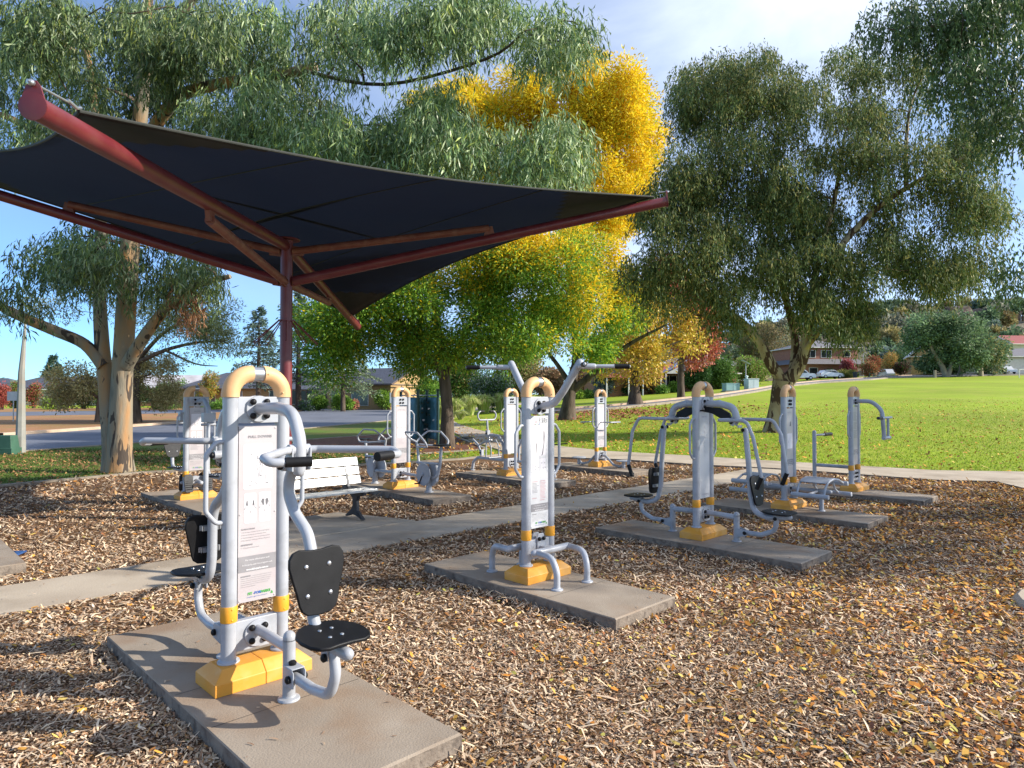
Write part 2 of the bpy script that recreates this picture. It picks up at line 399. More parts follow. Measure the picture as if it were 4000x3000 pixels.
        c('inklight'); stroke(mb, [(-.044,1.41),(-.052,1.38),(-.040,1.35),(-.054,1.33)], .003); stroke(mb, [(.03,1.20),(.03,1.44)], .0015); stroke(mb, [(-.02,1.17),(-.07,1.17)], .002)
        c('inkmid')
        for x, z in ((-.06,1.075),(-.062,1.045),(-.02,1.06),(.03,1.10),(.07,1.10),(.05,1.05),(.08,1.055)):
            stroke(mb, [(x-.008,z+.01),(x-.003,z),(x+.003,z),(x+.008,z+.01)], .004)
    elif kind == 'plain':
        for st in ([(0,1.38),(.012,1.33),(-.004,1.29),(.01,1.25)], [(-.02,1.24),(.02,1.235)]): stroke(mb, st, .004)
        for x in (-.048,.046): stroke(mb, [(x-.01,1.075),(x-.006,1.045)], .006); stroke(mb, [(x+.01,1.075),(x+.006,1.045)], .006)
    elif kind == 'situp':
        c('ink'); mb.add([(.02,-.0222,1.36),(.032,-.0222,1.36),(.045,-.0222,1.285),(0,-.0222,1.285)][::-1], [(0,1,2,3)]); c('inkcard'); rrect(mb, -.09, .93, .09, 1.17)
        c('inkmid')
        for x in (-.045,.045): stroke(mb, [(x,1.02),(x,1.06)], .006)
        c('inklight'); stroke(mb, [(0,.95),(0,1.15)], .002)
    elif kind == 'lines':
        c('inkmid')
        for i in range(26):
            z = 1.46-i*.019
            if i in (9, 17): continue
            stroke(mb, [(-.09,z),(-.09+rnd.uniform(.12,.18),z)], .0055)
    elif kind == 'faded':
        c('inklight')
        for i in range(7): stroke(mb, [(-.01+rnd.uniform(-.01,.01),1.38-i*.06),(.012,1.35-i*.06)], .004)
    elif kind == 'scribble':
        c('inkteal'); z = 1.44; x = 0; pts = []
        while z > .55: pts.append((x, z)); z -= rnd.uniform(.008,.03); x = max(-.075, min(.075, x+rnd.uniform(-.045,.045)))
        stroke(mb, pts, .004)
        c('inklight'); stroke(mb, [(.03,1.52),(.0,1.42),(.05,1.38),(.02,1.30),(.06,1.26)], .003)
    # instructions
    if kind in ('clear', 'plain', 'legs', 'situp'):
        c('inkmid' if kind == 'clear' else 'inklight')
        if 'PULL' in title:
            write(mb, 'INSTRUCTIONS', -.104, .925, .0125, 'LEFT', .0005)
            for i, s in enumerate(('1. Sit on seat and place hands on hand grips', '2. Pull the hand grips to shoulder level', '3. Slowly straighten arms to starting position', '4. For a greater challenge, lift feet off ground')):
                write(mb, s, -.104, .907-i*.0165, .0102, 'LEFT')
            write(mb, 'REPETITIONS', -.104, .828, .0125, 'LEFT', .0005); write(mb, '5 - 20 based on fitness level', -.104, .811, .0102, 'LEFT')
        elif kind == 'legs':
            for x0 in (-.104, .006):
                c('inkred'); write(mb, 'INSTRUCTIONS', x0, .925, .0105, 'LEFT', .0005); c('inkmid' if x0 < 0 else 'inkred')
                for i in range(8 if x0 < 0 else 13): stroke(mb, [(x0,.912-i*.0125),(x0+rnd.uniform(.06,.09),.912-i*.0125)], .004)
                c('inkred'); write(mb, 'REPETITIONS', x0, .765 if x0 < 0 else .74, .0105, 'LEFT', .0005)
        else:
            for i in range(5): stroke(mb, [(-.1,.92-i*.019),(-.1+rnd.uniform(.09,.17),.92-i*.019)], .004)
    if kind != 'scribble' and kind != 'faded':
        zb0, zb1 = (.665,.762) if kind != 'legs' else (.640,.712)
        c('inkmid'); quad_on(mb, -.1205, zb0, .1205, zb1, -.0213)
        c('inkwhite'); s = .0145 if kind == 'clear' and 'PULL' in title else .0135; dz = (zb1-zb0)/3.3
        write(mb, 'For more information and', 0, zb1-dz, s); write(mb, 'fit-for-parks exercise programs visit', 0, zb1-2*dz, s*.92); write(mb, 'www.fitforparks.com.au', 0, zb1-3*dz, s, bold=.0006)
        c('inkmid' if kind in ('clear', 'legs') else 'inklight'); write(mb, 'IMPORTANT!', -.104, zb0-.03, .0105, 'LEFT', .0006)
        for i, s in enumerate(('If you have a medical condition, are over-', 'weight, are aged over 40 or haven\'t exercised regularly in a long', 'time see your doctor for a medical check up before starting any',
                               'new exercise program. This equipment is designed for use by', 'adults and children aged over 12. Please supervise younger', 'children around this equipment.')):
            write(mb, s, -.104 if i else -.028, zb0-.03-i*.0125, .0074, 'LEFT')
    if kind != 'scribble':
        for i, (s, k) in enumerate((('FIT', 'inkgreen'), ('-FOR-', 'inkblue'), ('PARKS', 'inkgreen'))):
            c(k if kind in ('clear', 'legs') else 'inklight'); write(mb, s, (-.060, -.024, .022)[i], .520, .022, 'LEFT', .0010)
        c('inkblue' if kind in ('clear', 'legs') else 'inklight'); write(mb, 'Outdoor gyms for everyone', 0, .503, .0115)
        c('inkgreen' if kind in ('clear', 'legs') else 'inklight'); mb.add([(.086,-.0222,.505),(.104,-.0222,.505),(.095,-.0222,.524)], [(0,1,2)])
    return mb.build('lettering', [M[k] for k in MI], parent, smooth=0)
def base_machine(x, y, label, kind, title, group='grey outdoor gym machines', white=False, mirror_knobs=True, grab=True):
    root = thing('exercise_machine', label, 'gym machine', (x, y, PAD), ROT, group)
    put('base_cover', G['base_cover'], root, bevel=.004)
    for s in (-1, 1):
        put('post', G['post'], root, (s*PX,0,0)); put('band', G['band'], root, (s*PX,0,0))
        put('elbow_cap', G['elbow'], root, rot=(0,0,0 if s > 0 else PI))
        if grab: put('grab_handle', G['grab'], root, rot=(0,0,0 if s > 0 else PI))
    put('top_tube', G['top_tube'], root); put('upper_plate', G['upper_plate'], root, bevel=.004); put('lower_plate', G['lower_plate'], root, bevel=.004)
    p = put('sign_panel', G['panelw' if white else 'panel'], root); printing(kind, title, p)
    return root
def knobs4(parent, z, side, d=.045, n=4, front=.04):
    for k in range(n):
        a = R(45+90*k)
        put('bolt_cap', G['knob'], parent, (d*math.cos(a), -side*front, z+d*math.sin(a)), (PI/2*side if side > 0 else -PI/2, 0, 0))
def disc(parent, z, side): put('mounting_disc', G['disc'], parent, (0, -side*.025, z), (PI/2*side, 0, 0))
SINGLES = {'hand_grip': 'hand_grip', 'backrest_bolts': 'bolt', 'seat_bolts': 'bolt', 'link_bolts': 'bolt_cap', 'pivot_cap': 'bolt_cap', 'leg_bracket': 'leg_bracket', 'link_plate': 'link_plate'}
def pair(fn, root, both=True):
    """parts of the front unit, and the same turned half round behind the panel"""
    a = []
    for name, mb, mats, bev in fn():
        if name in SINGLES:                          # every grip, bolt and pedal is a part of its own
            for m in mb.pieces(): a.append((SINGLES[name], m, mats, bev))
        elif name == 'backrest_bracket':
            zs = [sum(mb.v[i][2] for i in f)/len(f) for f in mb.f]; mid = (min(zs)+max(zs))/2
            for sel in (0, 1):
                m = MB(); m.v = list(mb.v); m.f = [f for f, z in zip(mb.f, zs) if (z > mid) == bool(sel)]; m.mi = [0]*len(m.f); used = sorted({i for f in m.f for i in f}); mp = {j: k for k, j in enumerate(used)}; m.v = [mb.v[j] for j in used]; m.f = [tuple(mp[j] for j in f) for f in m.f]; a.append((name, m, mats, bev))
        else: a.append((name, mb, mats, bev))
    for name, mb, mats, bev in a:
        me = mb.mesh(name, 40, mats); put(name, me, root, bevel=bev)
        if both: put(name, me, root, rot=(0,0,PI), bevel=bev)
BACK = [(-.165,.09),(-.162,.135),(-.14,.168),(-.10,.180),(-.03,.170),(.03,.170),(.10,.180),(.14,.168),(.162,.135),(.165,.09),(.148,.02),(.128,-.05),(.115,-.115),(.10,-.150),(.07,-.172),(0,-.180),(-.07,-.172),(-.10,-.150),(-.115,-.115),(-.128,-.05),(-.148,.02)]
SEAT = [(-.10,.17),(-.145,.15),(-.175,.10),(-.185,.02),(-.175,-.06),(-.14,-.12),(-.11,-.155),(-.06,-.178),(0,-.182),(.06,-.178),(.11,-.155),(.14,-.12),(.175,-.06),(.185,.02),(.175,.10),(.145,.15),(.10,.17),(.04,.16),(-.04,.16)]
def back_mb(c, tilt=8, face=-1):
    """face -1: cushion looks away from the panel; returns board, bolts and brackets"""
    ay = Vector((0, math.sin(R(tilt)), math.cos(R(tilt)))); b = MB(); b.prism(BACK, c, (1,0,0), ay, .022)
    nrm = Vector((1,0,0)).cross(ay)*(1 if face < 0 else -1); bo = MB()
    if nrm.y*face < 0: nrm = -nrm
    for sx in (-.068,.068):
        for sz in (-.07,.085):
            q = Vector(c)+Vector((sx,0,0))+ay*sz+nrm*.011; bo.lathe([(.013,0),(.012,.004),(.006,.008),(.001,.009)], q, nrm, 12)
    br = MB()
    for sz in (-.07,.085):
        q = Vector(c)+ay*sz-nrm*.028; br.box(q+nrm*.008, (.15,.006,.036)); br.box(q-nrm*.010, (.10,.006,.036))
        for sx in (-.05,.05): br.box(q+Vector((sx*1.2,0,0))-nrm*.0, (.006,.03,.036))
    return b, bo, br
def seat_mb(c, tilt=4, flip=False):
    ay = Vector((0, math.cos(R(tilt)), math.sin(R(tilt)))); b = MB(); o = [(a, -q) for a, q in SEAT] if flip else SEAT
    b.prism(o, c, (1,0,0), ay, .02); bo = MB(); up = Vector((0, -math.sin(R(tilt)), math.cos(R(tilt))))
    for sx in (-.035,.035):
        for sy in (-.05,.06): bo.lathe([(.011,0),(.010,.003),(.003,.006)], Vector(c)+Vector((sx,0,0))+ay*sy+up*.010, up, 10)
    return b, bo
def vbar(mb_bar, mb_grip, top, L=.60, r=.021, grip_back=True):
    """two horizontal bars spreading from the arm head, each with a black grip"""
    top = Vector(top)
    for sx in (-1, 1):
        d = Vector((sx*.7071, -.7071, 0)); e = top+d*L; g = Vector((-sx*.82, -.28, 0)).normalized() if grip_back else d
        if grip_back:
            p = fil([top+Vector((-sx*.05,.03,0)), top+Vector((sx*.10,-.03,0)), e, e+Vector((sx*.0,-.07,-.02)), e+Vector((0,-.07,-.02))+g*.06], .045, 6)
            mb_bar.tube(p, r, 14, dome=True); q = e+Vector((0,-.07,-.02))+g*.07; mb_grip.tube([q, q+g*.13], r+.003, 14)
        else:
            mb_bar.tube([top, top+d*L], r, 14, dome=True); mb_grip.tube([top+d*(L-.13), top+d*(L+.01)], r+.004, 14)
def slab(x, y, u0, u1, v0, v1, label):
    """concrete slab under a machine, given by its extent along the two grid directions from the machine"""
    mb = MB(); o = Vector((x, y, 0)); c = [o+U*a+V*b for a, b in ((u0,v0),(u0,v1),(u1,v1),(u1,v0))]
    c.reverse() if (c[1]-c[0]).cross(c[2]-c[0]).z < 0 else None
    e = .012; ctr = sum(c, Vector())/4
    ins = [p+(ctr-p).normalized()*e*1.3 for p in c]
    bot = [(p.x, p.y, -.06) for p in c]; mid = [(p.x, p.y, PAD-.008) for p in c]; top = [(p.x, p.y, PAD) for p in ins]
    mb.cur = 0; mb.add(top, [(0,1,2,3)]); mb.cur = 1
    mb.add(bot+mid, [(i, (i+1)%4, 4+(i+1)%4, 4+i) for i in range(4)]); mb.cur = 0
    mb.add(mid+top, [(i, (i+1)%4, 4+(i+1)%4, 4+i) for i in range(4)])
    um = (u0+u1)/2+.06; mb.cur = 2                   # saw cut across the middle and a chipped edge line
    for uu in (um, um-.55):
        j = [o+U*(uu+a)+V*b for a, b in ((-.002,v0+.02),(.002,v0+.02),(.002,v1-.02),(-.002,v1-.02))]; mb.add([(p.x,p.y,PAD+.0015) for p in j], [(3,2,1,0)])
    o2 = mb.build('concrete_slab', [M['concrete'], M['padside'], M['rubber']], None, smooth=0)
    tag(o2, label, 'concrete slab', 'raised concrete slabs under the gym machines'); return o2

# ---- 1: pull down machine (nearest)
C1 = (-1.61, 4.29); f1 = Fr(*C1)
r1 = base_machine(*C1, 'large grey pull-down machine nearest the camera with two black backrests', 'clear', 'PULL DOWNS')
for s in (1, -1): disc(r1, 1.675, s); knobs4(r1, 1.675, s, .062); disc(r1, .28, s); knobs4(r1, .28, s, .058)
def unit1():
    arm = MB(); arm.tube(fil([(0,-.03,1.675),(0,-.30,1.682),(0,-.49,1.66),(0,-.572,1.50),(0,-.565,1.33)], .16, 9), .037, 18, dome=True)
    bar, grip = MB(), MB(); vbar(bar, grip, (0,-.56,1.448), .535, .0225)
    hub = MB(); hub.tube([(-.075,-.505,1.355),(.075,-.505,1.355)], .030, 16); hub.prism([(-.06,-.03),(.03,-.03),(.03,.05),(-.03,.10),(-.06,.10)], (.055,-.54,1.36), (0,1,0), (0,0,1), .008)
    hub.prism([(-.06,-.03),(.03,-.03),(.03,.05),(-.03,.10),(-.06,.10)], (-.055,-.54,1.36), (0,1,0), (0,0,1), .008)
    hub.tube([(-.062,-.56,1.448),(-.032,-.56,1.448)], .032, 14); hub.tube([(.032,-.56,1.448),(.062,-.56,1.448)], .032, 14)
    kn = MB()
    for x in (-.078,.078): kn.lathe([(.02,0),(.022,.004),(.022,.016),(.012,.024),(.002,.026)], (x,-.505,1.355), (1 if x > 0 else -1,0,0), 14)
    seatp = MB(); P = [(0,-.505,1.36),(0,-.445,1.27),(0,-.437,1.18),(0,-.52,1.08),(0,-.67,.99),(0,-.715,.89),(0,-.72,.62),(0,-.75,.50),(0,-.84,.437),(0,-1.10,.432)]
    seatp.tube(fil(P, .14, 6), .033, 16, dome=True)
    b, bo, br = back_mb((0,-.785,.745), 6); st, so = seat_mb((0,-.935,.492), 3, flip=True)
    sb = MB(); sb.box((0,-.90,.455), (.10,.16,.012)); sb.box((-.035,-.93,.415), (.008,.06,.10)); sb.box((.035,-.93,.415), (.008,.06,.10))
    leg = MB(); leg.tube([(0,-.457,0.0),(0,-.457,.345)], .036, 18, dome=False); leg.tube([(0,-.457,.34),(0,-.457,.36)], .036, 18, dome=True)
    leg.lathe([(.062,0),(.064,.004),(.060,.014),(.04,.02),(.037,.03)], (0,-.457,0), seg=20)
    lb = MB(); lb.tube([(0,-.03,.302),(0,-.457,.292)], .031, 16)
    br2 = MB(); 
    for x in (-.037,.037): br2.prism([(-.045,-.06),(.085,-.045),(.085,.045),(.05,.06),(-.045,.06)], (x,-.50,.15), (0,-1,0), (0,0,1), .008)
    br2.box((0,-.52,.207), (.082,.10,.008))
    link_ = MB(); link_.tube(fil([(0,-.535,.15),(0,-.74,.145),(0,-.93,.17),(0,-.985,.30),(0,-.96,.40)], .11, 8), .029, 16, dome=True)
    kn2 = MB()
    for (y, z) in ((-.545,.15),(-.95,.385),(-.50,.20)):
        if z == .20: kn2.lathe([(.02,0),(.022,.004),(.022,.016),(.012,.024),(.002,.026)], (0,y,z+.012), (0,0,1), 14); continue
        for x in (-.042,.042): kn2.lathe([(.02,0),(.022,.004),(.022,.016),(.012,.024),(.002,.026)], (x,y,z), (1 if x > 0 else -1,0,0), 14)
    return [('lift_arm', arm, M['paint'], 0), ('handlebar', bar, M['paint'], 0), ('hand_grip', grip, M['black'], .003), ('pivot', hub, M['paint'], 0), ('pivot_cap', kn, M['black'], 0),
            ('seat_tube', seatp, M['paint'], 0), ('backrest', b, M['black'], .006), ('backrest_bolts', bo, M['steel'], 0), ('backrest_bracket', br, M['steel'], 0), ('seat', st, M['black'], .006),
            ('seat_bolts', so, M['steel'], 0), ('seat_bracket', sb, M['paint'], 0), ('leg', leg, M['paint'], 0), ('crossbar', lb, M['paint'], 0), ('leg_bracket', br2, M['paint'], .004),
            ('swing_link', link_, M['paint'], 0), ('link_bolts', kn2, M['black'], 0)]
pair(unit1, r1)
slab(*C1, -1.46, 1.46, -.47, .46, 'raised tan concrete slab under the large nearest machine')

# ---- 2: leg raise and chin up machine
C2 = (.255, 6.65); f2 = Fr(*C2)
r2 = base_machine(*C2, 'grey leg-raise machine with tall arms spreading in a V above its arch', 'legs', 'LEG RAISES', white=True)
for s in (1, -1): disc(r2, 1.655, s); knobs4(r2, 1.655, s, .052)
def unit2(rear=False):
    top = f2.hit('m2', 1003, 100); arm = MB(); P = [(0,-.03,1.655)]+[tuple(p) for p in f2.path('m2', [(850,343),(905,268)])]+[tuple(top)]
    if rear: q = f2.hit('m2', 600, 108); top = Vector((0,-q.y,q.z)); P = [(0,-.03,1.655),(0,-.10,1.66),(0,-.19,1.80),tuple(top)]
    arm.tube(fil(P, .13, 9), .036, 18, dome=True)
    bar, grip = MB(), MB(); vbar(bar, grip, top+Vector((0,.0,-.035)), .45, .0185, False)
    cl = MB(); t = top+Vector((0,0,-.035))
    for sx in (-1, 1): d = Vector((sx*.7071,-.7071,0)); cl.tube([t+d*.0, t+d*.13], .027, 14, dome=True)
    y0 = -.15; z0 = .395; bl, br_ = -.17, .19; low = MB()
    zb = f2.hit('m2', 740, 1222, 'y', y0); zr = f2.hit('m2', 930, 1180, 'y', y0); zz = (zb.z+zr.z)/2
    low.tube([(zb.x-.015,y0,zz),(zr.x,y0,zz)], .034, 16, dome=True)
    low.box(((zb.x+zr.x)/2,y0+.06,zz), (.10,.13,.05))
    legs = []
    for (xt, foot) in ((zb.x+.01, f2.hit('m2', 868, 1440, 'z', 0)), (zr.x, f2.hit('m2', 1045, 1392, 'z', 0))):
        l = MB(); l.tube(fil([(xt,y0,zz),(xt*.6+foot.x*.4,foot.y+.08,zz-.005),(foot.x,foot.y,zz-.12),(foot.x,foot.y,.01)], .16, 9), .031, 16)
        l.lathe([(.056,0),(.058,.004),(.054,.012),(.035,.018),(.032,.026)], foot, seg=20); legs.append(('leg', l, M['paint'], 0))
    pl = MB(); pl.prism([(-.05,-.10),(.05,-.10),(.05,.05),(.035,.085),(-.035,.085),(-.05,.05)], (0,-.032,.34), (1,0,0), (0,0,1), .014)
    return [('lift_arm', arm, M['paint'], 0), ('handlebar', bar, M['paint'], 0), ('hand_grip', grip, M['black'], .003), ('bar_socket', cl, M['paint'], 0), ('support_bar', low, M['paint'], 0), ('bracket_plate', pl, M['paint'], .003)]+legs
pair(unit2, r2, both=False)
for name, mb, mats, bev in unit2(True):
    for m in (mb.pieces() if name in SINGLES else [mb]): put(name, m.mesh(name, 40, mats), r2, rot=(0,0,PI), bevel=bev)
for s in (1, -1):
    for x in (-.03,.03): put('bolt_cap', G['knob'], r2, (x,-s*.04,.375), (PI/2*s,0,0))
slab(*C2, -1.30, 1.19, -.48, .37, 'raised grey concrete slab under the V-armed leg-raise machine')

# ---- 3: chest press machine
C3 = (2.41, 8.58); f3 = Fr(*C3)
r3 = base_machine(*C3, 'grey chest-press machine with black curved arm guards and hanging handles', 'faded', 'CHEST PRESS', white=True)
for s in (1, -1): disc(r3, 1.66, s); knobs4(r3, 1.66, s, .05); disc(r3, .28, s); knobs4(r3, .28, s, .05)
def unit3():
    a = f3.path('A', [(500,147),(565,165),(578,218)]); arm = MB(); arm.tube(fil([(0,-.03,1.66)]+a, .22, 10), .043, 18, dome=True)
    arm.tube([a[0]+Vector((0,.02,0)), a[0]+Vector((0,-.01,0))], .047, 18)
    g = f3.path('A', [(430,163),(502,165),(545,190),(556,213),(505,213),(470,192),(425,182)]); gd = MB()
    gd.prism([(p.y, p.z) for p in g], (0,0,0), (0,1,0), (0,0,1), .045)
    l0, l1 = f3.hit('A', 562,232), f3.hit('A', 622,270); lk = MB(); d = (l1-l0)
    for x in (-.045,.045): lk.prism([(0,.035),(d.length+.03,.03),(d.length+.03,-.03),(0,-.035),(-.03,0)], l0+Vector((x,0,0)), d, Vector((1,0,0)).cross(d).normalized(), .008)
    lk.box((l0+l1)/2, (.09,.02,.03)); kn = MB()
    for q in (l0, l1-d.normalized()*.02):
        for x in (-.05,.05): kn.lathe([(.02,0),(.022,.004),(.022,.014),(.012,.02),(.002,.022)], q+Vector((x,0,0)), (1 if x > 0 else -1,0,0), 12)
    sp = f3.path('A', [(618,268),(632,420),(640,560),(658,640),(720,664),(818,664)]); st = MB(); st.tube(fil(sp, .14, 7), .032, 16, dome=True)
    bk = f3.hit('A', 662,540); b, bo, br = back_mb(bk+Vector((0,-.03,0)), 6)
    sc = f3.hit('A', 770,641); s_, so = seat_mb((0,sc.y,sc.z), 1, flip=True)
    foot = f3.hit('A', 577,772); leg = MB(); top = f3.hit('A', 577,655)
    leg.tube([(0,top.y,0),(0,top.y,top.z)], .037, 18); leg.tube([(0,top.y,top.z-.005),(0,top.y,top.z+.01)], .037, 18, dome=True); leg.lathe([(.056,0),(.058,.004),(.054,.012),(.037,.018)], (0,top.y,0), seg=20)
    lb = MB(); lb.tube([(0,-.03,.30),(0,top.y,.29)], .034, 16)
    bp = MB(); q = f3.hit('A', 605,732)
    for x in (-.036,.036): bp.prism([(0,-.06),(.13,-.03),(.13,.03),(0,.06)], (x,top.y-.01,q.z), (0,-1,0), (0,0,1), .008)
    ln = f3.path('A', [(622,732),(690,742),(752,722),(760,668)]); li = MB(); li.tube(fil(ln, .09, 8), .029, 16, dome=True)
    for qq in (ln[0], ln[3]+Vector((0,0,.0))):
        for x in (-.042,.042): kn.lathe([(.02,0),(.022,.004),(.022,.014),(.012,.02),(.002,.022)], qq+Vector((x,0,0)), (1 if x > 0 else -1,0,0), 12)
    sb = MB(); sb.box((0,ln[3].y,ln[3].z+.03), (.085,.05,.08))
    out = [('lift_arm', arm, M['paint'], 0), ('arm_guard', gd, M['black'], .004), ('link_plate', lk, M['paint'], .003), ('link_bolts', kn, M['black'], 0), ('seat_tube', st, M['paint'], 0), ('backrest', b, M['black'], .006),
           ('backrest_bolts', bo, M['steel'], 0), ('backrest_bracket', br, M['steel'], 0), ('seat', s_, M['black'], .006), ('seat_bolts', so, M['steel'], 0), ('leg', leg, M['paint'], 0), ('crossbar', lb, M['paint'], 0),
           ('leg_bracket', bp, M['paint'], .003), ('swing_link', li, M['paint'], 0), ('seat_bracket', sb, M['paint'], .004)]
    cb = MB(); e = f3.hit('A', 500,222,'x',-.27); e2 = f3.hit('A', 690,219,'x',.27); cb.tube([(-.27,e.y,e.z),(.27,e.y,e.z)], .022, 12, dome=True)
    cb.tube([(0,a[2].y,a[2].z),(0,e.y,e.z)], .03, 12); out.append(('handle_crossbar', cb, M['paint'], 0))
    for sx, pts in ((-.27, [(500,222),(622,220),(652,300),(690,482),(668,535)]), (.27, [(636,222),(742,219),(780,290),(806,462),(784,515)])):
        h = f3.path('A', pts, 'x', sx); h[0].y = e.y; h[0].z = e.z; h[1].z = e.z
        hb = MB(); hb.tube(fil(h[:4]+[h[3]+(h[4]-h[3])*.2], .10, 8), .021, 14); out.append(('press_handle', hb, M['paint'], 0))
        gr = MB(); gr.tube([h[3], h[4]], .026, 14); out.append(('hand_grip', gr, M['black'], .003))
    return out
pair(unit3, r3)
slab(*C3, -1.45, 1.31, -.53, .30, 'long grey concrete slab under the chest-press machine')

# ---- 4: sit up bench machine
C5 = (4.39, 10.8); f5 = Fr(*C5)
r5 = base_machine(*C5, 'grey sit-up machine with curved benches and fat rollers on both sides', 'situp', 'SIT UP BENCH')
knobs4(r5, 1.66, 1, .038, front=.025); disc(r5, .28, 1); knobs4(r5, .28, 1, .05)
def unit5():
    beam = MB(); e = f5.hit('B', 648,706); beam.tube([(0,-.03,.30),(0,e.y,.30)], .034, 16, dome=True)
    yl = f5.hit('B', 598,720); leg = MB(); leg.tube([(0,yl.y,0),(0,yl.y,.29)], .036, 16); leg.lathe([(.056,0),(.058,.004),(.054,.012),(.037,.018)], (0,yl.y,0), seg=20)
    ya, yb = -.28, -.68                                     # rails
    prof = [(-.36,.27),(-.30,.40),(-.18,.475),(0,.50),(.20,.475),(.42,.40)]
    rails = []
    for y in (ya, yb):
        r = MB(); r.tube(fil([(x,y,z) for x, z in prof], .2, 6), .017, 12, dome=True); rails.append(('bench_rail', r, M['paint'], 0))
    sh = MB(); xs = [(-.27+.5*k/10) for k in range(11)]; zf = lambda x: .512-.62*(x-.02)**2
    sh.grid([[(x,ya-.01,zf(x)) for x in xs], [(x,yb+.01,zf(x)) for x in xs]]); sh.grid([[(x,yb+.01,zf(x)-.012) for x in xs], [(x,ya-.01,zf(x)-.012) for x in xs]])
    for y, o in ((ya-.01, 1), (yb+.01, -1)): sh.grid([[(x,y,zf(x)) for x in xs][::o], [(x,y,zf(x)-.012) for x in xs][::o]])
    rol = []
    for (x, z, y0, y1) in ((-.38,.27,-.20,-.76), (.44,.40,-.14,-.74), (.36,.25,-.30,-.82)):
        r = MB(); r.tube([(x,y0,z),(x,y1,z)], .036, 16); rol.append(('roller', r, M['paint'], .008))
    st = MB()
    for y in (ya-.05, yb+.05): st.tube([(.10,y,.47),(.20,y,.33),(.36,y,.25)], .016, 10)
    st.tube([(-.36,-.45,.28),(0,-.45,.30),(.36,-.45,.27)], .022, 10)
    return [('crossbar', beam, M['paint'], 0), ('leg', leg, M['paint'], 0), ('bench_sheet', sh, M['paint'], 0), ('bench_brace', st, M['paint'], 0)]+rails+rol
pair(unit5, r5)
slab(*C5, -1.36, 1.20, -.60, .26, 'grey concrete slab under the sit-up bench machine')

# ---- 5: rotator machine at the far right of the row
C6 = (6.44, 12.8); f6 = Fr(*C6)
r6 = base_machine(*C6, 'slim grey machine furthest right with one bent arm and low grips', 'lines', 'HAND CYCLE')
for s in (1, -1): knobs4(r6, 1.66, s, .04, front=.035); knobs4(r6, .29, s, .05, front=.035)
def unit6():
    a = MB(); p = f6.path('B', [(800,175),(885,172),(945,222),(957,300),(958,380)]); a.tube(fil([(0,-.03,1.67)]+p[1:3]+p[4:], .25, 10), .037, 16, dome=True)
    q = f6.hit('B', 958,383); r = MB(); r.tube([(-.05,q.y,q.z),(.30,q.y,q.z)], .034, 14)
    v0 = MB(); v0.tube([(.22,q.y,q.z),(.22,q.y,q.z+.37)], .024, 12)
    hgt = q.z+.37; h = MB(); h.tube([(.30,q.y+.10,hgt),(.22,q.y,hgt),(.10,q.y-.30,hgt)][::-1], .020, 12); h2 = MB()
    h = MB(); h.tube([(-.20,q.y,hgt),(.42,q.y,hgt)], .021, 12, dome=True); h2.tube([(-.32,q.y,hgt),(-.12,q.y,hgt)], .028, 14)
    return [('bent_arm', a, M['paint'], 0), ('roller', r, M['paint'], .006), ('upright', v0, M['paint'], 0), ('handlebar', h, M['paint'], 0), ('hand_grip', h2, M['rubber'], .004)]
pair(unit6, r6, both=False)
post = MB(); py_ = f6.hit('B', 560,620); yy = py_.y; post.tube([(0,yy,0),(0,yy,1.06)], .037, 16, dome=True); put('upright', post.mesh('upright', 40, M['paint']), r6)
hb = MB(); hb.tube([(0,yy,1.0),(.24,yy-.05,1.0),(.40,yy-.05,1.0)], .021, 12); put('handlebar', hb.mesh('handlebar', 40, M['paint']), r6)
gb = MB(); gb.tube([(.36,yy-.05,1.0),(.70,yy-.06,1.0)], .034, 14); put('hand_grip', gb.mesh('hand_grip', 40, M['rubber']), r6, bevel=.006)
cb_ = MB(); cb_.tube([(0,.03,.42),(0,yy,.42)], .032, 14); put('crossbar', cb_.mesh('crossbar', 40, M['paint']), r6)
slab(*C6, -1.30, 1.7, -.59, .28, 'furthest right concrete slab under the slim bent-arm machine')

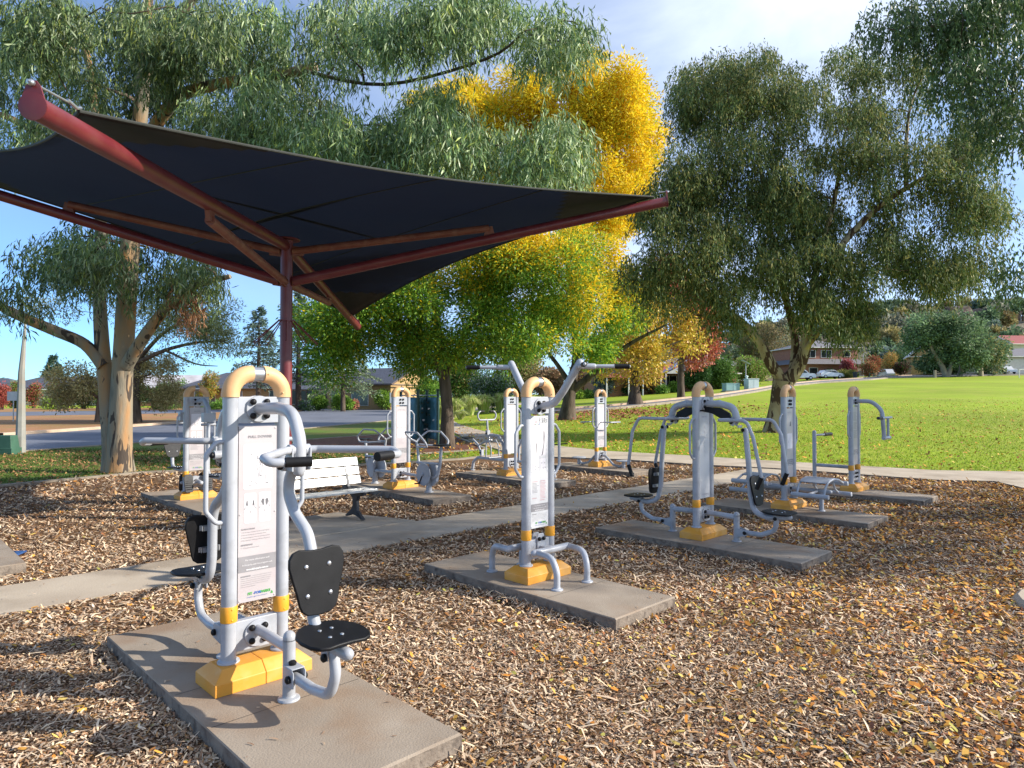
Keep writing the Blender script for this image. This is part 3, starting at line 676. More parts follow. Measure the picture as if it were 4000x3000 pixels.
# ---- 6: leg press at the left beside the gum tree
C8 = (-5.48, 11.8); f8 = Fr(*C8)
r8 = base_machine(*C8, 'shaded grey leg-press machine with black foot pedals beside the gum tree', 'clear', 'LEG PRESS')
for s in (1, -1): disc(r8, 1.665, s); knobs4(r8, 1.665, s, .05); disc(r8, .30, s)
def unit8():
    p = f8.path('G', [(345,195),(374,250),(371,330)]); a = MB(); a.tube(fil([(0,-.03,1.665)]+p, .14, 9), .036, 16)
    bx = MB(); q = f8.hit('G', 371,312); bx.box(q, (.20,.12,.16)); bx.tube([(-.12,q.y,q.z-.12),(.12,q.y,q.z-.12)], .022, 12)
    sp = f8.path('G', [(371,345),(368,560),(366,680),(385,712)]); s = MB(); s.tube(fil(sp+[sp[-1]+Vector((0,-.40,-.0)), sp[-1]+Vector((0,-.52,.06)), sp[-1]+Vector((0,-.56,.42))], .10, 8), .030, 16, dome=True)
    ct = sp[-1]; st, so = seat_mb((0,ct.y-.22,ct.z+.04), 2); b, bo, br = back_mb((0,ct.y-.52,ct.z+.38), -6, face=1)
    pd = MB()
    for sx in (-.16,.16):
        o = [(-.065,-.13),(-.05,-.15),(.05,-.15),(.065,-.13),(.075,.10),(.06,.145),(.03,.16),(-.03,.16),(-.06,.145),(-.075,.10)]
        pd.prism(o, (sx,-.13,.27), (1,0,0), (0,.22,.975), .02)
        for k in range(7): pd.box((sx,-.145+.012*k-.03,.18+.034*k), (.11,.012,.008))
    pb = MB(); pb.tube([(-.20,-.10,.27),(.20,-.10,.27)], .028, 14, dome=True); pb.tube([(0,-.03,.30),(0,-.24,.28)], .038, 16, dome=True)
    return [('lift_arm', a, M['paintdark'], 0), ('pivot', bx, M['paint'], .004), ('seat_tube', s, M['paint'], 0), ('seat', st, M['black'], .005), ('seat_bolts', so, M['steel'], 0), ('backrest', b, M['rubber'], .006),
            ('backrest_bolts', bo, M['steel'], 0), ('backrest_bracket', br, M['steel'], 0), ('foot_pedals', pd, M['rubber'], .004), ('pedal_bar', pb, M['paint'], 0)]
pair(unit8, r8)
slab(*C8, -1.55, 1.38, -.48, .42, 'shaded concrete slab under the leg-press machine by the gum tree')

# ---- 7: seated cycle
C4 = (-2.15, 13.15); f4 = Fr(*C4)
r4 = base_machine(*C4, 'grey seated-cycle machine with round wheels and looped handlebars', 'plain', 'SEATED CYCLE')
knobs4(r4, 1.665, 1, .045, front=.025); disc(r4, .27, 1); knobs4(r4, .27, 1, .045)
def unit4():
    bar = MB(); w = f4.hit('C', 487,710,'x',-.06); bar.tube([(0,-.03,.28),(0,w.y-.05,.26)], .034, 14)
    leg = MB(); leg.tube([(0,w.y-.07,0),(0,w.y-.07,.24)], .055, 20); leg.lathe([(.085,0),(.087,.004),(.083,.014),(.056,.02)], (0,w.y-.07,0), seg=24)
    wh = MB(); wh.lathe([(.205,-.012),(.21,-.006),(.21,.006),(.205,.012)], (-.075,w.y,w.z), (1,0,0), 36); wh.lathe([(.03,0),(.03,.02),(.015,.028)], (-.088,w.y,w.z), (-1,0,0), 14)
    hs = MB(); hs.prism([(.02,-.19),(-.10,-.21),(-.22,-.12),(-.24,.05),(-.20,.19),(.0,.20)], (.03,w.y-.06,w.z), (0,1,0), (0,0,1), .06)
    pdl = MB(); pdl.box((-.14,w.y+.10,w.z-.17), (.10,.05,.02)); pdl.tube([(-.09,w.y,w.z),(-.10,w.y+.10,w.z-.17)], .01, 8); pdl.box((.12,w.y-.15,w.z+.20), (.10,.05,.02))
    st = MB(); s = f4.path('C', [(545,738),(580,722),(598,640),(606,518)]); st.tube(fil(s, .10, 8), .030, 14)
    fr = MB(); p = f4.path('C', [(452,640),(445,560),(437,490)]); fr.tube(fil(p, .1, 5), .024, 12)
    fr.tube(f4.path('C', [(440,628),(592,640)]), .026, 12)
    seat = MB(); sc = f4.hit('C', 618,510); seat.prism([(a*.85, b*.85) for a, b in SEAT], sc+Vector((0,.02,0)), (1,0,0), (0,1,0), .022)
    lp = f4.hit('C', 437,488); hbz = lp.z; hb = MB()
    for sx in (-1, 1):
        q = [(0,lp.y,hbz-.0),(sx*.10,lp.y+.06,hbz+.06),(sx*.27,lp.y+.02,hbz+.20),(sx*.27,lp.y-.38,hbz+.20),(sx*.27,lp.y-.62,hbz+.04),(sx*.22,lp.y-.62,hbz-.06),(sx*.20,lp.y-.30,hbz-.06),(0,lp.y-.02,hbz-.04)]
        hb.tube(fil([Vector(c) for c in q], .09, 6), .018, 12)
    return [('crossbar', bar, M['paint'], 0), ('leg', leg, M['paint'], 0), ('wheel', wh, M['paint'], .004), ('wheel_housing', hs, M['paint'], .008), ('foot_pedals', pdl, M['black'], .003), ('seat_tube', st, M['paint'], 0),
            ('frame_tube', fr, M['paint'], 0), ('seat', seat, M['black'], .005), ('handlebar', hb, M['paint'], 0)]
pair(unit4, r4)
slab(*C4, -1.71, 1.25, -.54, .32, 'concrete slab under the seated-cycle machine behind the bench')

# ---- 8: rider with T handlebar
C7 = (-.02, 15.3); f7 = Fr(*C7)
r7 = base_machine(*C7, 'grey rider machine with T handlebar and teal scribble on its panel', 'scribble', 'RIDER', white=True)
knobs4(r7, 1.665, 1, .045, front=.025); disc(r7, .27, 1); knobs4(r7, .27, 1, .045)
def unit7():                                                  # traced on the rear side of the machine
    def P(pts): return [Vector((0, -p.y, p.z)) for p in f7.path('D', pts)]
    b = MB(); b.tube(fil(P([(202,722),(210,668),(245,642),(440,662)]), .16, 8), .036, 16); q = P([(202,726)])[0]; b.lathe([(.056,0),(.058,.004),(.054,.012),(.037,.018)], (0,q.y,0), seg=20)
    m = MB(); m.tube(fil(P([(330,475),(400,482),(432,550),(432,655)]), .16, 8), .032, 14)
    s = MB(); s.tube(fil(P([(272,625),(243,545),(205,507)]), .12, 6), .026, 12); s.tube(P([(247,550),(330,510)]), .018, 10)
    sc = P([(168,496)])[0]; st = MB(); st.prism([(a*.8, q_*.8) for a, q_ in SEAT], sc, (1,0,0), (0,1,-.12), .022)
    h = MB(); h.tube(P([(325,500),(314,455),(309,360)]), .024, 12); hz_ = P([(309,362)])[0].z; yh = P([(309,362)])[0].y
    lp = [Vector((sx*a, yh, hz_+c)) for sx, a, c in ((-1,.0,0),(-1,.24,0),(-1,.30,.10),(-1,.24,.20),(-1,.10,.20))]
    lp2 = [Vector((-p.x, p.y, p.z)) for p in lp]; h.tube(fil(lp, .08, 6), .019, 12); h.tube(fil(lp2, .08, 6), .019, 12)
    g = MB()
    for sx in (-1, 1): g.tube([(sx*.09,yh,hz_+.2),(sx*.20,yh,hz_+.2)], .024, 12)
    fp = MB()
    for sx in (-.12,.12):
        t = P([(345,510),(368,560),(368,640)]); fp.tube(fil([Vector((sx,p.y,p.z)) for p in t], .1, 5), .015, 10); fp.tube([Vector((0,t[2].y,t[2].z)), Vector((sx*1.6,t[2].y,t[2].z))], .015, 10)
    t = P([(345,510),(303,530),(301,640)]); fp.tube(fil(t, .1, 5), .016, 10)
    pv = MB(); q = P([(315,462)])[0]; pv.box(q, (.09,.07,.14)); q2 = P([(270,605)])[0]; pv.box(q2, (.08,.07,.14))
    kn = MB()
    for qq in (q, q2): kn.lathe([(.02,0),(.022,.014),(.012,.02)], qq+Vector((.045,0,0)), (1,0,0), 12); kn.lathe([(.02,0),(.022,.014),(.012,.02)], qq-Vector((.045,0,0)), (-1,0,0), 12)
    return [('base_tube', b, M['paint'], 0), ('main_tube', m, M['paint'], 0), ('seat_arm', s, M['paint'], 0), ('seat', st, M['black'], .005), ('handlebar', h, M['paint'], 0), ('hand_grip', g, M['black'], .003),
            ('foot_rest', fp, M['paint'], 0), ('pivot', pv, M['paint'], .004), ('pivot_cap', kn, M['black'], 0)]
pair(unit7, r7)
slab(*C7, -1.69, 1.24, -.60, .25, 'concrete slab under the T-handlebar rider machine')

# ---- 9: twister, furthest back
C9 = (2.24, 17.2); f9 = Fr(*C9)
r9 = base_machine(*C9, 'furthest back grey twister machine with round standing plates', 'plain', 'TWISTER')
knobs4(r9, 1.665, 1, .04, front=.025); disc(r9, .30, 1); knobs4(r9, .30, 1, .045)
def unit9():
    p = f9.path('E', [(442,692),(480,702),(540,772),(598,790)]); t = MB(); t.tube(fil([(0,-.03,.30)]+p, .12, 8), .030, 14)
    e = f9.hit('E', 628,800,'x',0); y = p[-1].y-.10; l = MB(); l.tube([(0,y,0),(0,y,.16)], .045, 16); t.tube([p[-1], (0,y,.10)], .030, 14)
    d = MB(); d.lathe([(.17,.16),(.185,.168),(.185,.185),(.17,.192)], (0,y,0), seg=30)
    h = MB(); z = f9.hit('E', 475,425,'y',-.3).z; h.tube(fil([(-.02,-.03,z),(-.02,-.33,z),(.36,-.34,z)], .03, 4), .017, 10, dome=True)
    return [('swing_link', t, M['paint'], 0), ('leg', l, M['paint'], 0), ('foot_plate', d, M['paintdark'], 0), ('handlebar', h, M['paint'], 0)]
pair(unit9, r9)
slab(*C9, -1.47, 1.25, -.62, .25, 'furthest back concrete slab under the twister machine')
# slab cut off by the left edge of the photograph
sl = MB(); c0 = at(103,2190,7.2); c0 = Vector((c0.x, c0.y, 0)); slab(c0.x, c0.y, 0, 2.9, -.9, 0, 'grey concrete slab cut off by the left edge of the photo')
# ------------------------------------------------------------------ shade sail
def uv(u, v, z=0.0): p = U*u+V*v; return Vector((p.x, p.y, z))
PC = Vector((-3.38, 10.15, 0)); ZT = 4.17; ZL = 3.56
sail = thing('shade_sail', 'dark navy shade sail on a maroon post with four maroon arms', 'shade sail', PC)
def lc(p): return Vector(p)-PC
EA = Vector((-3.02, 4.25, 3.70)); ED = Vector((-3.58, 15.7, 3.50)); EB = Vector((2.36, 10.35, 4.86)); EE = Vector((-8.95, 9.2, 5.22))
mb = MB(); mb.tube([(0,0,-.1),(0,0,4.22)], .088, 24); mb.lathe([(.19,0),(.195,.01),(.185,.022),(.10,.03),(.03,.032)], (0,0,4.215), seg=28); mb.lathe([(.12,0),(.12,.02)], (0,0,3.0), seg=20)
mb.build('post', M['maroon'], sail)
mb = MB()
for k in range(10):
    a = 2*PI*k/10; d = Vector((math.cos(a), math.sin(a), 0)); mb.tube([d*.10+Vector((0,0,3.02)), d*.48+Vector((0,0,2.66))], .008, 8)
mb.build('bird_spikes', M['maroon'], sail)
def arm(end, z0, strut_at, strut_z, cap=True, gap=.50):
    e = lc(end); d = Vector((e.x, e.y, 0)).normalized(); s = d*.10+Vector((0,0,z0)); a = MB(); a.tube([s, e], .078 if cap else .075, 22)
    ax = (e-s).normalized(); a.lathe([(.085,-.006),(.088,0),(.088,.008),(.06,.012)], e, ax, 26)
    a.prism([(-.085,0),(.085,0),(.045,.13),(.02,.165),(-.02,.165),(-.045,.13)], e+ax*.0, ax.cross(Vector((0,0,1))).normalized(), (0,0,1), .012)
    o = a.build('arm', M['maroon'], sail)
    q = s.lerp(e, strut_at); st = MB(); p0 = d*.09+Vector((0,0,strut_z)); up = -1 if strut_z < z0 else 1
    qq = q+Vector((0,0,up*.17)); st.tube([p0, qq], .056, 18)
    st.build('strut', M['maroonrust'], sail)
    br = MB(); br.prism([(-.10,0),(.10,0),(.05,.19),(-.05,.19)] if up > 0 else [(.10,0),(-.10,0),(-.05,-.19),(.05,-.19)], q, ax, (0,0,1), .05)
    br.prism([(-.02,-.08),(.16,-.06),(.16,.06),(-.02,.08)], p0-d*.0, d, (0,0,1), .045); br.prism([(-.02,-.08),(.12,-.06),(.12,.06),(-.02,.08)], s-d*.02, d, (0,0,1), .045)
    br.build('bracket', M['maroonrust'], sail)
    rod = MB(); nrm = Vector((0,0,.145)); rod.tube([e+nrm+ax*.06, e+nrm-ax*(gap-.08)+Vector((0,0,.02))], .009, 8); rod.lathe([(.02,0),(.022,.02),(.012,.03)], e+nrm+ax*.01, ax, 10)
    if gap > .3: rod.tube([e+nrm-ax*.36+Vector((0,0,.03)), e+nrm-ax*.44+Vector((.02,0,.0)), e+nrm-ax*.52+Vector((0,0,.03))], .012, 8)
    rod.build('tension_rod', M['steel'], sail)
    return e+nrm*(1 if gap > .3 else .8)-ax*gap
cA = arm(EA, 4.12, .50, 3.58); cD = arm(ED, 4.12, .48, 3.58); cB = arm(EB, 3.60, .52, 4.05, False, .2); cE = arm(EE, 3.60, .52, 4.05, False, .2)
# membrane: bilinear patch with scalloped edges
n = 48; rows = []
def edge_in(t): return 4*t*(1-t)
for i in range(n+1):
    s = i/n; row = []
    for j in range(n+1):
        t = j/n; q = cA*(1-s)*(1-t)+cB*s*(1-t)+cD*s*t+cE*(1-s)*t
        ctr = (cA+cB+cD+cE)/4; k = .085
        w0 = edge_in(s)*(1-t)**3+edge_in(s)*t**3; w1 = edge_in(t)*(1-s)**3+edge_in(t)*s**3
        mid0 = (cA*(1-s)+cB*s) if t < .5 else (cE*(1-s)+cD*s); mid1 = (cA*(1-t)+cE*t) if s < .5 else (cB*(1-t)+cD*t)
        q = q+(ctr-mid0)*w0*k*1.6+(ctr-mid1)*w1*k*1.6
        q.z += .05*edge_in(s)*edge_in(t)
        row.append(q)
    rows.append(row)
msail, nt, b = new_mat('navy_shade_cloth'); N = nt.nodes; L = nt.links
tc = N.new('ShaderNodeTexCoord'); nz = N.new('ShaderNodeTexNoise'); nz.inputs['Scale'].default_value = 1.2; nz.inputs['Detail'].default_value = 8
L.new(tc.outputs['Object'], nz.inputs['Vector']); rp = N.new('ShaderNodeValToRGB'); rp.color_ramp.elements[0].color = (.026,.030,.040,1); rp.color_ramp.elements[1].color = (.030,.040,.065,1)
rp.color_ramp.elements[0].position = .3; rp.color_ramp.elements[1].position = .7
L.new(nz.outputs['Fac'], rp.inputs['Fac']); L.new(rp.outputs['Color'], b.inputs['Base Color']); b.inputs['Roughness'].default_value = .8; b.inputs['Specular IOR Level'].default_value = .2
tr = N.new('ShaderNodeBsdfTranslucent'); tr.inputs['Color'].default_value = (.095,.125,.185,1); mx = N.new('ShaderNodeMixShader'); mx.inputs['Fac'].default_value = .5
L.new(b.outputs['BSDF'], mx.inputs[1]); L.new(tr.outputs['BSDF'], mx.inputs[2]); L.new(mx.outputs['Shader'], N['Material Output'].inputs['Surface'])
mreinf = noise_mat('black_reinforced_cloth', (.008,.009,.012), (.014,.015,.02), 5, .85); mseam = noise_mat('dark_seam', (.02,.022,.018), (.03,.032,.026), 30, .8)
mb = MB(); mb.grid(rows); 
for f_i in range(len(mb.f)):
    i, j = divmod(f_i, n); s, t = (i+.5)/n, (j+.5)/n
    if min(s+t, 2-s-t, 1-s+t, 1+s-t) < .20: mb.mi[f_i] = 1
cl = mb.build('sail_cloth', [msail, mreinf], sail, smooth=80); md = cl.modifiers.new('thick', 'SOLIDIFY'); md.thickness = .004
mb = MB()
for bnd in ([r[0] for r in rows], [r[-1] for r in rows], rows[0], rows[-1]): mb.tube(bnd, .014, 8)
for k in (.25,.5,.75):
    i = int(n*k); mb.tube([p-Vector((0,0,.004)) for p in rows[i]], .007, 6)
mb.build('edge_hem', mseam, sail)

# ------------------------------------------------------------------ bench
bench = thing('park_bench', 'silver slatted park bench with black legs behind the nearest machine', 'bench', Vector((-2.33, 10.3, .045))-V*.72, ROT)
def slat(name, cx, cy, cz, w, th, tilt):
    mb = MB(); mt = Matrix.Rotation(tilt, 3, 'X'); mb.box((0,0,0), (1.8,w,th)); 
    for s in (-1, 1): mb.box((s*.903,0,0), (.012,w*1.02,th*1.15))
    for s in (-1, 1): mb.box((s*.70,0,0), (.045,w*1.03,th*1.2))
    o = mb.build(name, M['slatw'], bench, smooth=0, bevel=.006); o.location = (cx, cy, cz); o.rotation_euler = (tilt, 0, 0)
for i in range(3): slat('seat_slat', 0, -.20+.135*i, .425-.006*i, .122, .036, R(-3))
for i in range(3): slat('back_slat', 0, .245+.045*i, .545+.137*i, .128, .034, R(72))
for s in (-.68, .68):
    mb = MB(); o = [(-.26,.40),(-.25,.36),(-.10,.33),(-.06,.26),(-.07,.12),(-.20,.03),(-.25,.0),(-.19,0),(-.04,.045),(.06,.05),(.16,.02),(.24,0),(.26,.02),(.10,.12),(.04,.20),(.06,.30),(.14,.35),(.24,.45),(.36,.84),(.33,.85),(.19,.46),(.12,.40)]
    mb.prism(o, (s,0,0), (0,1,0), (0,0,1), .055); mb.build('leg', M['iron'], bench, smooth=0, bevel=.008)

# ------------------------------------------------------------------ ground materials
def ground_mat(name, base, leaves=True, dry=None, dry_amt=.5, leafcols=None, thresh=.62, vs=9.0, bump=.6, fine=60):
    """turf with drier patches; small irregular leaf flecks"""
    m, nt, b = new_mat(name); N = nt.nodes; L = nt.links; tc = N.new('ShaderNodeTexCoord')
    n1 = N.new('ShaderNodeTexNoise'); n1.inputs['Scale'].default_value = fine; n1.inputs['Detail'].default_value = 4; L.new(tc.outputs['Object'], n1.inputs['Vector'])
    r1 = N.new('ShaderNodeValToRGB'); r1.color_ramp.elements[0].position = .32; r1.color_ramp.elements[1].position = .68
    r1.color_ramp.elements[0].color = (*base[0],1); r1.color_ramp.elements[1].color = (*base[1],1); L.new(n1.outputs['Fac'], r1.inputs['Fac']); out = r1.outputs['Color']
    n9 = N.new('ShaderNodeTexNoise'); n9.inputs['Scale'].default_value = .11; n9.inputs['Detail'].default_value = 3; L.new(tc.outputs['Object'], n9.inputs['Vector']); m9 = N.new('ShaderNodeMapRange'); m9.inputs['From Min'].default_value = .35; m9.inputs['From Max'].default_value = .65; m9.inputs['To Min'].default_value = .82; m9.inputs['To Max'].default_value = 1.12; L.new(n9.outputs['Fac'], m9.inputs['Value']); x9 = N.new('ShaderNodeVectorMath'); x9.operation = 'SCALE'; L.new(out, x9.inputs[0]); L.new(m9.outputs['Result'], x9.inputs['Scale']); out = x9.outputs['Vector']
    if dry:
        n2 = N.new('ShaderNodeTexNoise'); n2.inputs['Scale'].default_value = .35; n2.inputs['Detail'].default_value = 7; n2.inputs['Roughness'].default_value = .7; L.new(tc.outputs['Object'], n2.inputs['Vector'])
        r2 = N.new('ShaderNodeValToRGB'); r2.color_ramp.elements[0].position = .45; r2.color_ramp.elements[1].position = .68; r2.color_ramp.elements[0].color = (0,0,0,1); r2.color_ramp.elements[1].color = (dry_amt,)*3+(1,)
        L.new(n2.outputs['Fac'], r2.inputs['Fac']); mx = N.new('ShaderNodeMixRGB'); L.new(r2.outputs['Color'], mx.inputs['Fac']); L.new(out, mx.inputs['Color1']); mx.inputs['Color2'].default_value = (*dry,1); out = mx.outputs['Color']
    L.new(out, b.inputs['Base Color']); b.inputs['Roughness'].default_value = .9; b.inputs['Specular IOR Level'].default_value = .15
    nb = N.new('ShaderNodeTexNoise'); nb.inputs['Scale'].default_value = fine*.7; nb.inputs['Detail'].default_value = 6; L.new(tc.outputs['Object'], nb.inputs['Vector'])
    bp = N.new('ShaderNodeBump'); bp.inputs['Strength'].default_value = bump; bp.inputs['Distance'].default_value = .03; L.new(nb.outputs['Fac'], bp.inputs['Height']); L.new(bp.outputs['Normal'], b.inputs['Normal'])
    return m
M['lawn'] = ground_mat('lawn_turf', ((.20,.28,.012),(.31,.40,.02)), dry=(.38,.34,.07), dry_amt=.5, fine=9)
M['lawnnear'] = ground_mat('shaded_lawn_turf', ((.08,.13,.018),(.14,.21,.03)), dry=(.18,.13,.05), dry_amt=.85, fine=14)  # darker copy of the lawn, with the shade put into its colours
M['mulchbed'] = ground_mat('bark_mulch', ((.08,.04,.02),(.26,.15,.075)), dry=(.22,.13,.065), dry_amt=.6, fine=45, bump=1.0)
M['redearth'] = ground_mat('red_earth', ((.33,.16,.075),(.42,.22,.11)), dry=(.22,.20,.06), dry_amt=.8, fine=8)
M['litterbed'] = ground_mat('fallen_leaf_bed', ((.12,.05,.035),(.24,.11,.07)), dry=(.12,.13,.03), dry_amt=.4, fine=12)
M['asphalt'] = noise_mat('road_asphalt', (.115,.125,.155), (.15,.16,.19), .6, .85, 0, .3, 30, c3=(.10,.105,.125), s3=.25, amt3=.6)
M['kerb'] = noise_mat('kerb_concrete', (.42,.30,.20), (.50,.38,.27), 2, .9, 0, .3, 30)
M['kerbgrey'] = noise_mat('edge_kerb', (.24,.20,.15), (.32,.27,.21), 3, .9, 0, .5, 50)

# ground sheet
def axis(a, b, c, fine, coarse): return list(np.arange(a, b, coarse))+list(np.arange(b, c, fine))
ys = list(np.arange(-30, 16, 6.0))+list(np.arange(17, 60, 1.0))+list(np.arange(60, 180, 4.0))+list(np.arange(180, 900, 30.0))
rows = []
for y in ys:
    row = []
    for k in range(-60, 61):
        w = k/60; x = (abs(w)**1.0)*math.copysign(1, w)*max(60, 1.35*abs(y))
        row.append(Vector((x, y, hz(x, y))))
    rows.append(row)
mb = MB(); mb.grid(rows); g = mb.build('ground', M['lawn'], None, smooth=180); tag(g, kind='structure')

# mulch bed: bounded by the thin kerb at the back left and the perimeter path at the right
def pxs(lst, off=0): return [gp(x, y) for x, y in lst]
kerb_line = pxs([(-1500,2010),(-600,1935),(0,1903),(560,1850),(1000,1832),(1382,1822),(1800,1797),(1990,1775)])
per_near = pxs([(2150,1790),(2420,1800),(2750,1822),(3014,1835),(3250,1852),(3650,1882),(3885,1888),(4000,1915)])
mul = [Vector((-14,-6,0)), *kerb_line, *per_near, Vector((13.5,10,0)), Vector((13.5,-6,0))]
o = region('mulch_bed', mul, .006, M['mulchbed'], 1.5)
# near lawn strip at the left (under the gum) and road
near_edge = pxs([(-1500,1880),(0,1772),(520,1733),(888,1705),(1192,1675),(1531,1643),(1640,1628)])
strip = [*kerb_line[::-1][2:], *near_edge, gp(1700,1640), gp(1720,1790)]
strip = [kerb_line[0], kerb_line[1], kerb_line[2], kerb_line[3], kerb_line[4], kerb_line[5], kerb_line[6]]+[gp(1830,1750), gp(1700,1650), gp(1640,1629)]+near_edge[::-1][1:]
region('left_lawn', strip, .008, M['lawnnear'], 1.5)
far_edge = pxs([(-1500,1780),(0,1704),(386,1677),(892,1641),(1100,1620)])
road = near_edge+pxs([(1680,1600),(1533,1589),(1167,1597)])+far_edge[::-1]
region('road', road, .014, M['asphalt'], 3.0)
median = far_edge+pxs([(1190,1605),(892,1612),(400,1622),(0,1628),(-1500,1650)])
region('median_strip', median, .05, M['redearth'], 3.0)
road2 = pxs([(-1500,1650),(0,1628),(400,1622),(892,1612),(1190,1605),(1190,1600),(892,1602),(400,1607),(0,1612),(-1500,1625)])
region('far_road', road2, .06, M['asphalt'], 3.0)
region('pale_verge', pxs([(-1500,1625),(0,1612),(400,1607),(892,1602),(1190,1600),(1190,1595),(700,1594),(0,1598),(-1500,1605)]), .065, M['redearth'], 4.0)
def strip_mesh(name, line, w, h, mat, off=0.0, label=None, cat=None, kind='structure'):
    """a low kerb of width w and height h along a ground line"""
    line = [Vector((p.x, p.y, 0)) for p in line]; pts = []
    for a, b in zip(line[:-1], line[1:]):
        n_ = max(1, int((b-a).length/1.0)); pts += [a.lerp(b, k/n_) for k in range(n_)]
    pts.append(line[-1]); rows = []
    for i, p in enumerate(pts):
        t = (pts[min(i+1, len(pts)-1)]-pts[max(i-1, 0)]).normalized(); nn = Vector((-t.y, t.x, 0))*w/2
        z = hz(p.x, p.y)+off; A = p-nn; B = p+nn; rows.append([(A.x,A.y,z-.08),(A.x,A.y,z+h),(B.x,B.y,z+h),(B.x,B.y,z-.08)])
    mb = MB(); mb.grid(rows); o = mb.build(name, mat, None, smooth=30)
    if kind: tag(o, kind=kind)
    return o
strip_mesh('garden_kerb', kerb_line, .13, .055, M['kerbgrey'])
strip_mesh('road_kerb', far_edge[1:], .35, .13, M['kerb'], .02); strip_mesh('road_kerb', near_edge[1:6], .18, .03, M['kerbgrey'], .02)
strip_mesh('road_kerb', pxs([(1140,1597),(1263,1597),(1533,1588),(1640,1592)]), .4, .12, M['kerb'], .02)
# concrete paths
pth = [uv(7.19,-16), uv(7.19,17.5), uv(8.25,17.5), uv(8.25,-16)]
region('concrete_path', pth, .022, M['pathc'], 1.5, side=.05)
region('bench_slab', [uv(8.255,4.0), uv(8.255,6.05), uv(9.7,5.6), uv(9.7,4.3)], .034, M['pathc'], 1.5, side=.05)
per_far = pxs([(2130,1742),(2368,1767),(2700,1786),(3000,1805),(3300,1823),(3650,1844),(4000,1850),(4300,1870)])
per = pxs([(1985,1772),(2150,1790),(2420,1800),(2750,1822),(3014,1835),(3250,1852),(3650,1882),(3885,1888),(4000,1915),(4300,1990)])+per_far[::-1]
region('perimeter_path', per, .05, M['pathc'], 1.5, side=.10, sidemat=M['padside'])
wind = pxs([(1990,1768),(1880,1740),(1800,1710),(1775,1690),(1775,1668),(1760,1640),(1775,1610),(1850,1590),(1950,1578),(2100,1566),(2110,1570),(1990,1586),(1900,1600),(1830,1618),(1790,1640),(1800,1655),(1840,1668),(1900,1690),(2010,1722),(2130,1742)])
wind = pxs([(1985,1772),(1900,1745),(1820,1718),(1770,1690),(1740,1665),(1730,1640),(1742,1624),(1780,1608),(1850,1593),(1950,1582),(2060,1573),(2075,1577),(1960,1588),(1870,1601),(1810,1615),(1775,1630),(1770,1646),(1800,1662),(1860,1680),(1950,1702),(2040,1722),(2130,1742)])
region('winding_path', wind, .045, M['pathc'], 1.5, side=.06)
# second mulch bed under the climbing wall and the ash tree
ring = pxs([(1130,1745),(1180,1722),(1300,1712),(1480,1700),(1640,1695),(1760,1700),(1860,1740),(1900,1757),(1780,1766),(1640,1775),(1400,1768),(1200,1760)])
region('play_mulch', ring, .016, M['litterbed'], 1.0); strip_mesh('garden_kerb', ring+[ring[0]], .12, .05, M['kerbgrey'])
# upper road along the far edge of the field
ur_near = pxs([(1990,1612),(2200,1614),(2400,1600),(2560,1583),(2800,1557),(2950,1533),(3060,1512),(3200,1498),(3400,1485),(3470,1478),(3600,1474),(3900,1468),(4300,1464)])
ur_far = [Vector((p.x, p.y, 0))*1.0 for p in ur_near]
ur_far = [gx(2000+F*p.x/p.y, p.y*1.10) for p in ur_near]
region('upper_road', ur_near+ur_far[::-1], .09, M['asphalt'], 4.0)
strip_mesh('road_kerb', ur_near, .3, .16, M['kerbgrey'], .03); strip_mesh('road_kerb', ur_far, .35, .22, M['kerb'], .03)
region('street', [gx(3420,132), gx(3500,132), gx(3470,170), gx(3440,215), gx(3425,215), gx(3440,170)], .12, M['asphalt'], 6.0)

# ------------------------------------------------------------------ camera, light, sky
cam = bpy.data.cameras.new('camera'); co = bpy.data.objects.new('camera', cam); link(co); co.location = CAM
co.rotation_euler = (PI/2+PITCH, 0, 0); cam.sensor_width = 36; cam.lens = 36*F/4000; cam.clip_end = 3000; cam.clip_start = .05; scn.camera = co
EL, AZX, AZY = R(27.5), 1.0, -.10
sd = Vector((AZX, AZY, 0)).normalized()*math.cos(EL)+Vector((0,0,math.sin(EL)))
sl_ = bpy.data.lights.new('sun', 'SUN'); sl_.energy = 5.0; sl_.angle = R(.53); sl_.color = (1,.93,.82); so_ = bpy.data.objects.new('sun', sl_); link(so_)
so_.rotation_euler = sd.to_track_quat('Z', 'Y').to_euler(); so_.location = (20,-5,20)
w = bpy.data.worlds.new('World'); scn.world = w; w.use_nodes = True; N = w.node_tree.nodes; L = w.node_tree.links
sk = N.new('ShaderNodeTexSky'); sk.sky_type = 'NISHITA'; sk.sun_disc = False; sk.sun_elevation = EL; sk.sun_rotation = math.atan2(sd.x, sd.y); sk.altitude = 2000; sk.air_density = 1.0; sk.dust_density = .15; sk.ozone_density = 2.2
bg = N['Background']; bg.inputs['Strength'].default_value = .135
tc = N.new('ShaderNodeTexCoord'); mp = N.new('ShaderNodeMapping'); mp.inputs['Scale'].default_value = (1.1,1.1,2.4); mp.inputs['Location'].default_value = (.4,.1,0)
n1 = N.new('ShaderNodeTexNoise'); n1.inputs['Scale'].default_value = 1.5; n1.inputs['Detail'].default_value = 9; n1.inputs['Roughness'].default_value = .55; n1.inputs['Distortion'].default_value = .6
L.new(tc.outputs['Generated'], mp.inputs['Vector']); L.new(mp.outputs['Vector'], n1.inputs['Vector'])
rp = N.new('ShaderNodeValToRGB'); rp.color_ramp.elements[0].position = .28; rp.color_ramp.elements[1].position = .72; rp.color_ramp.elements[0].color = (0,0,0,1); rp.color_ramp.elements[1].color = (.8,.8,.8,1)
L.new(n1.outputs['Fac'], rp.inputs['Fac'])
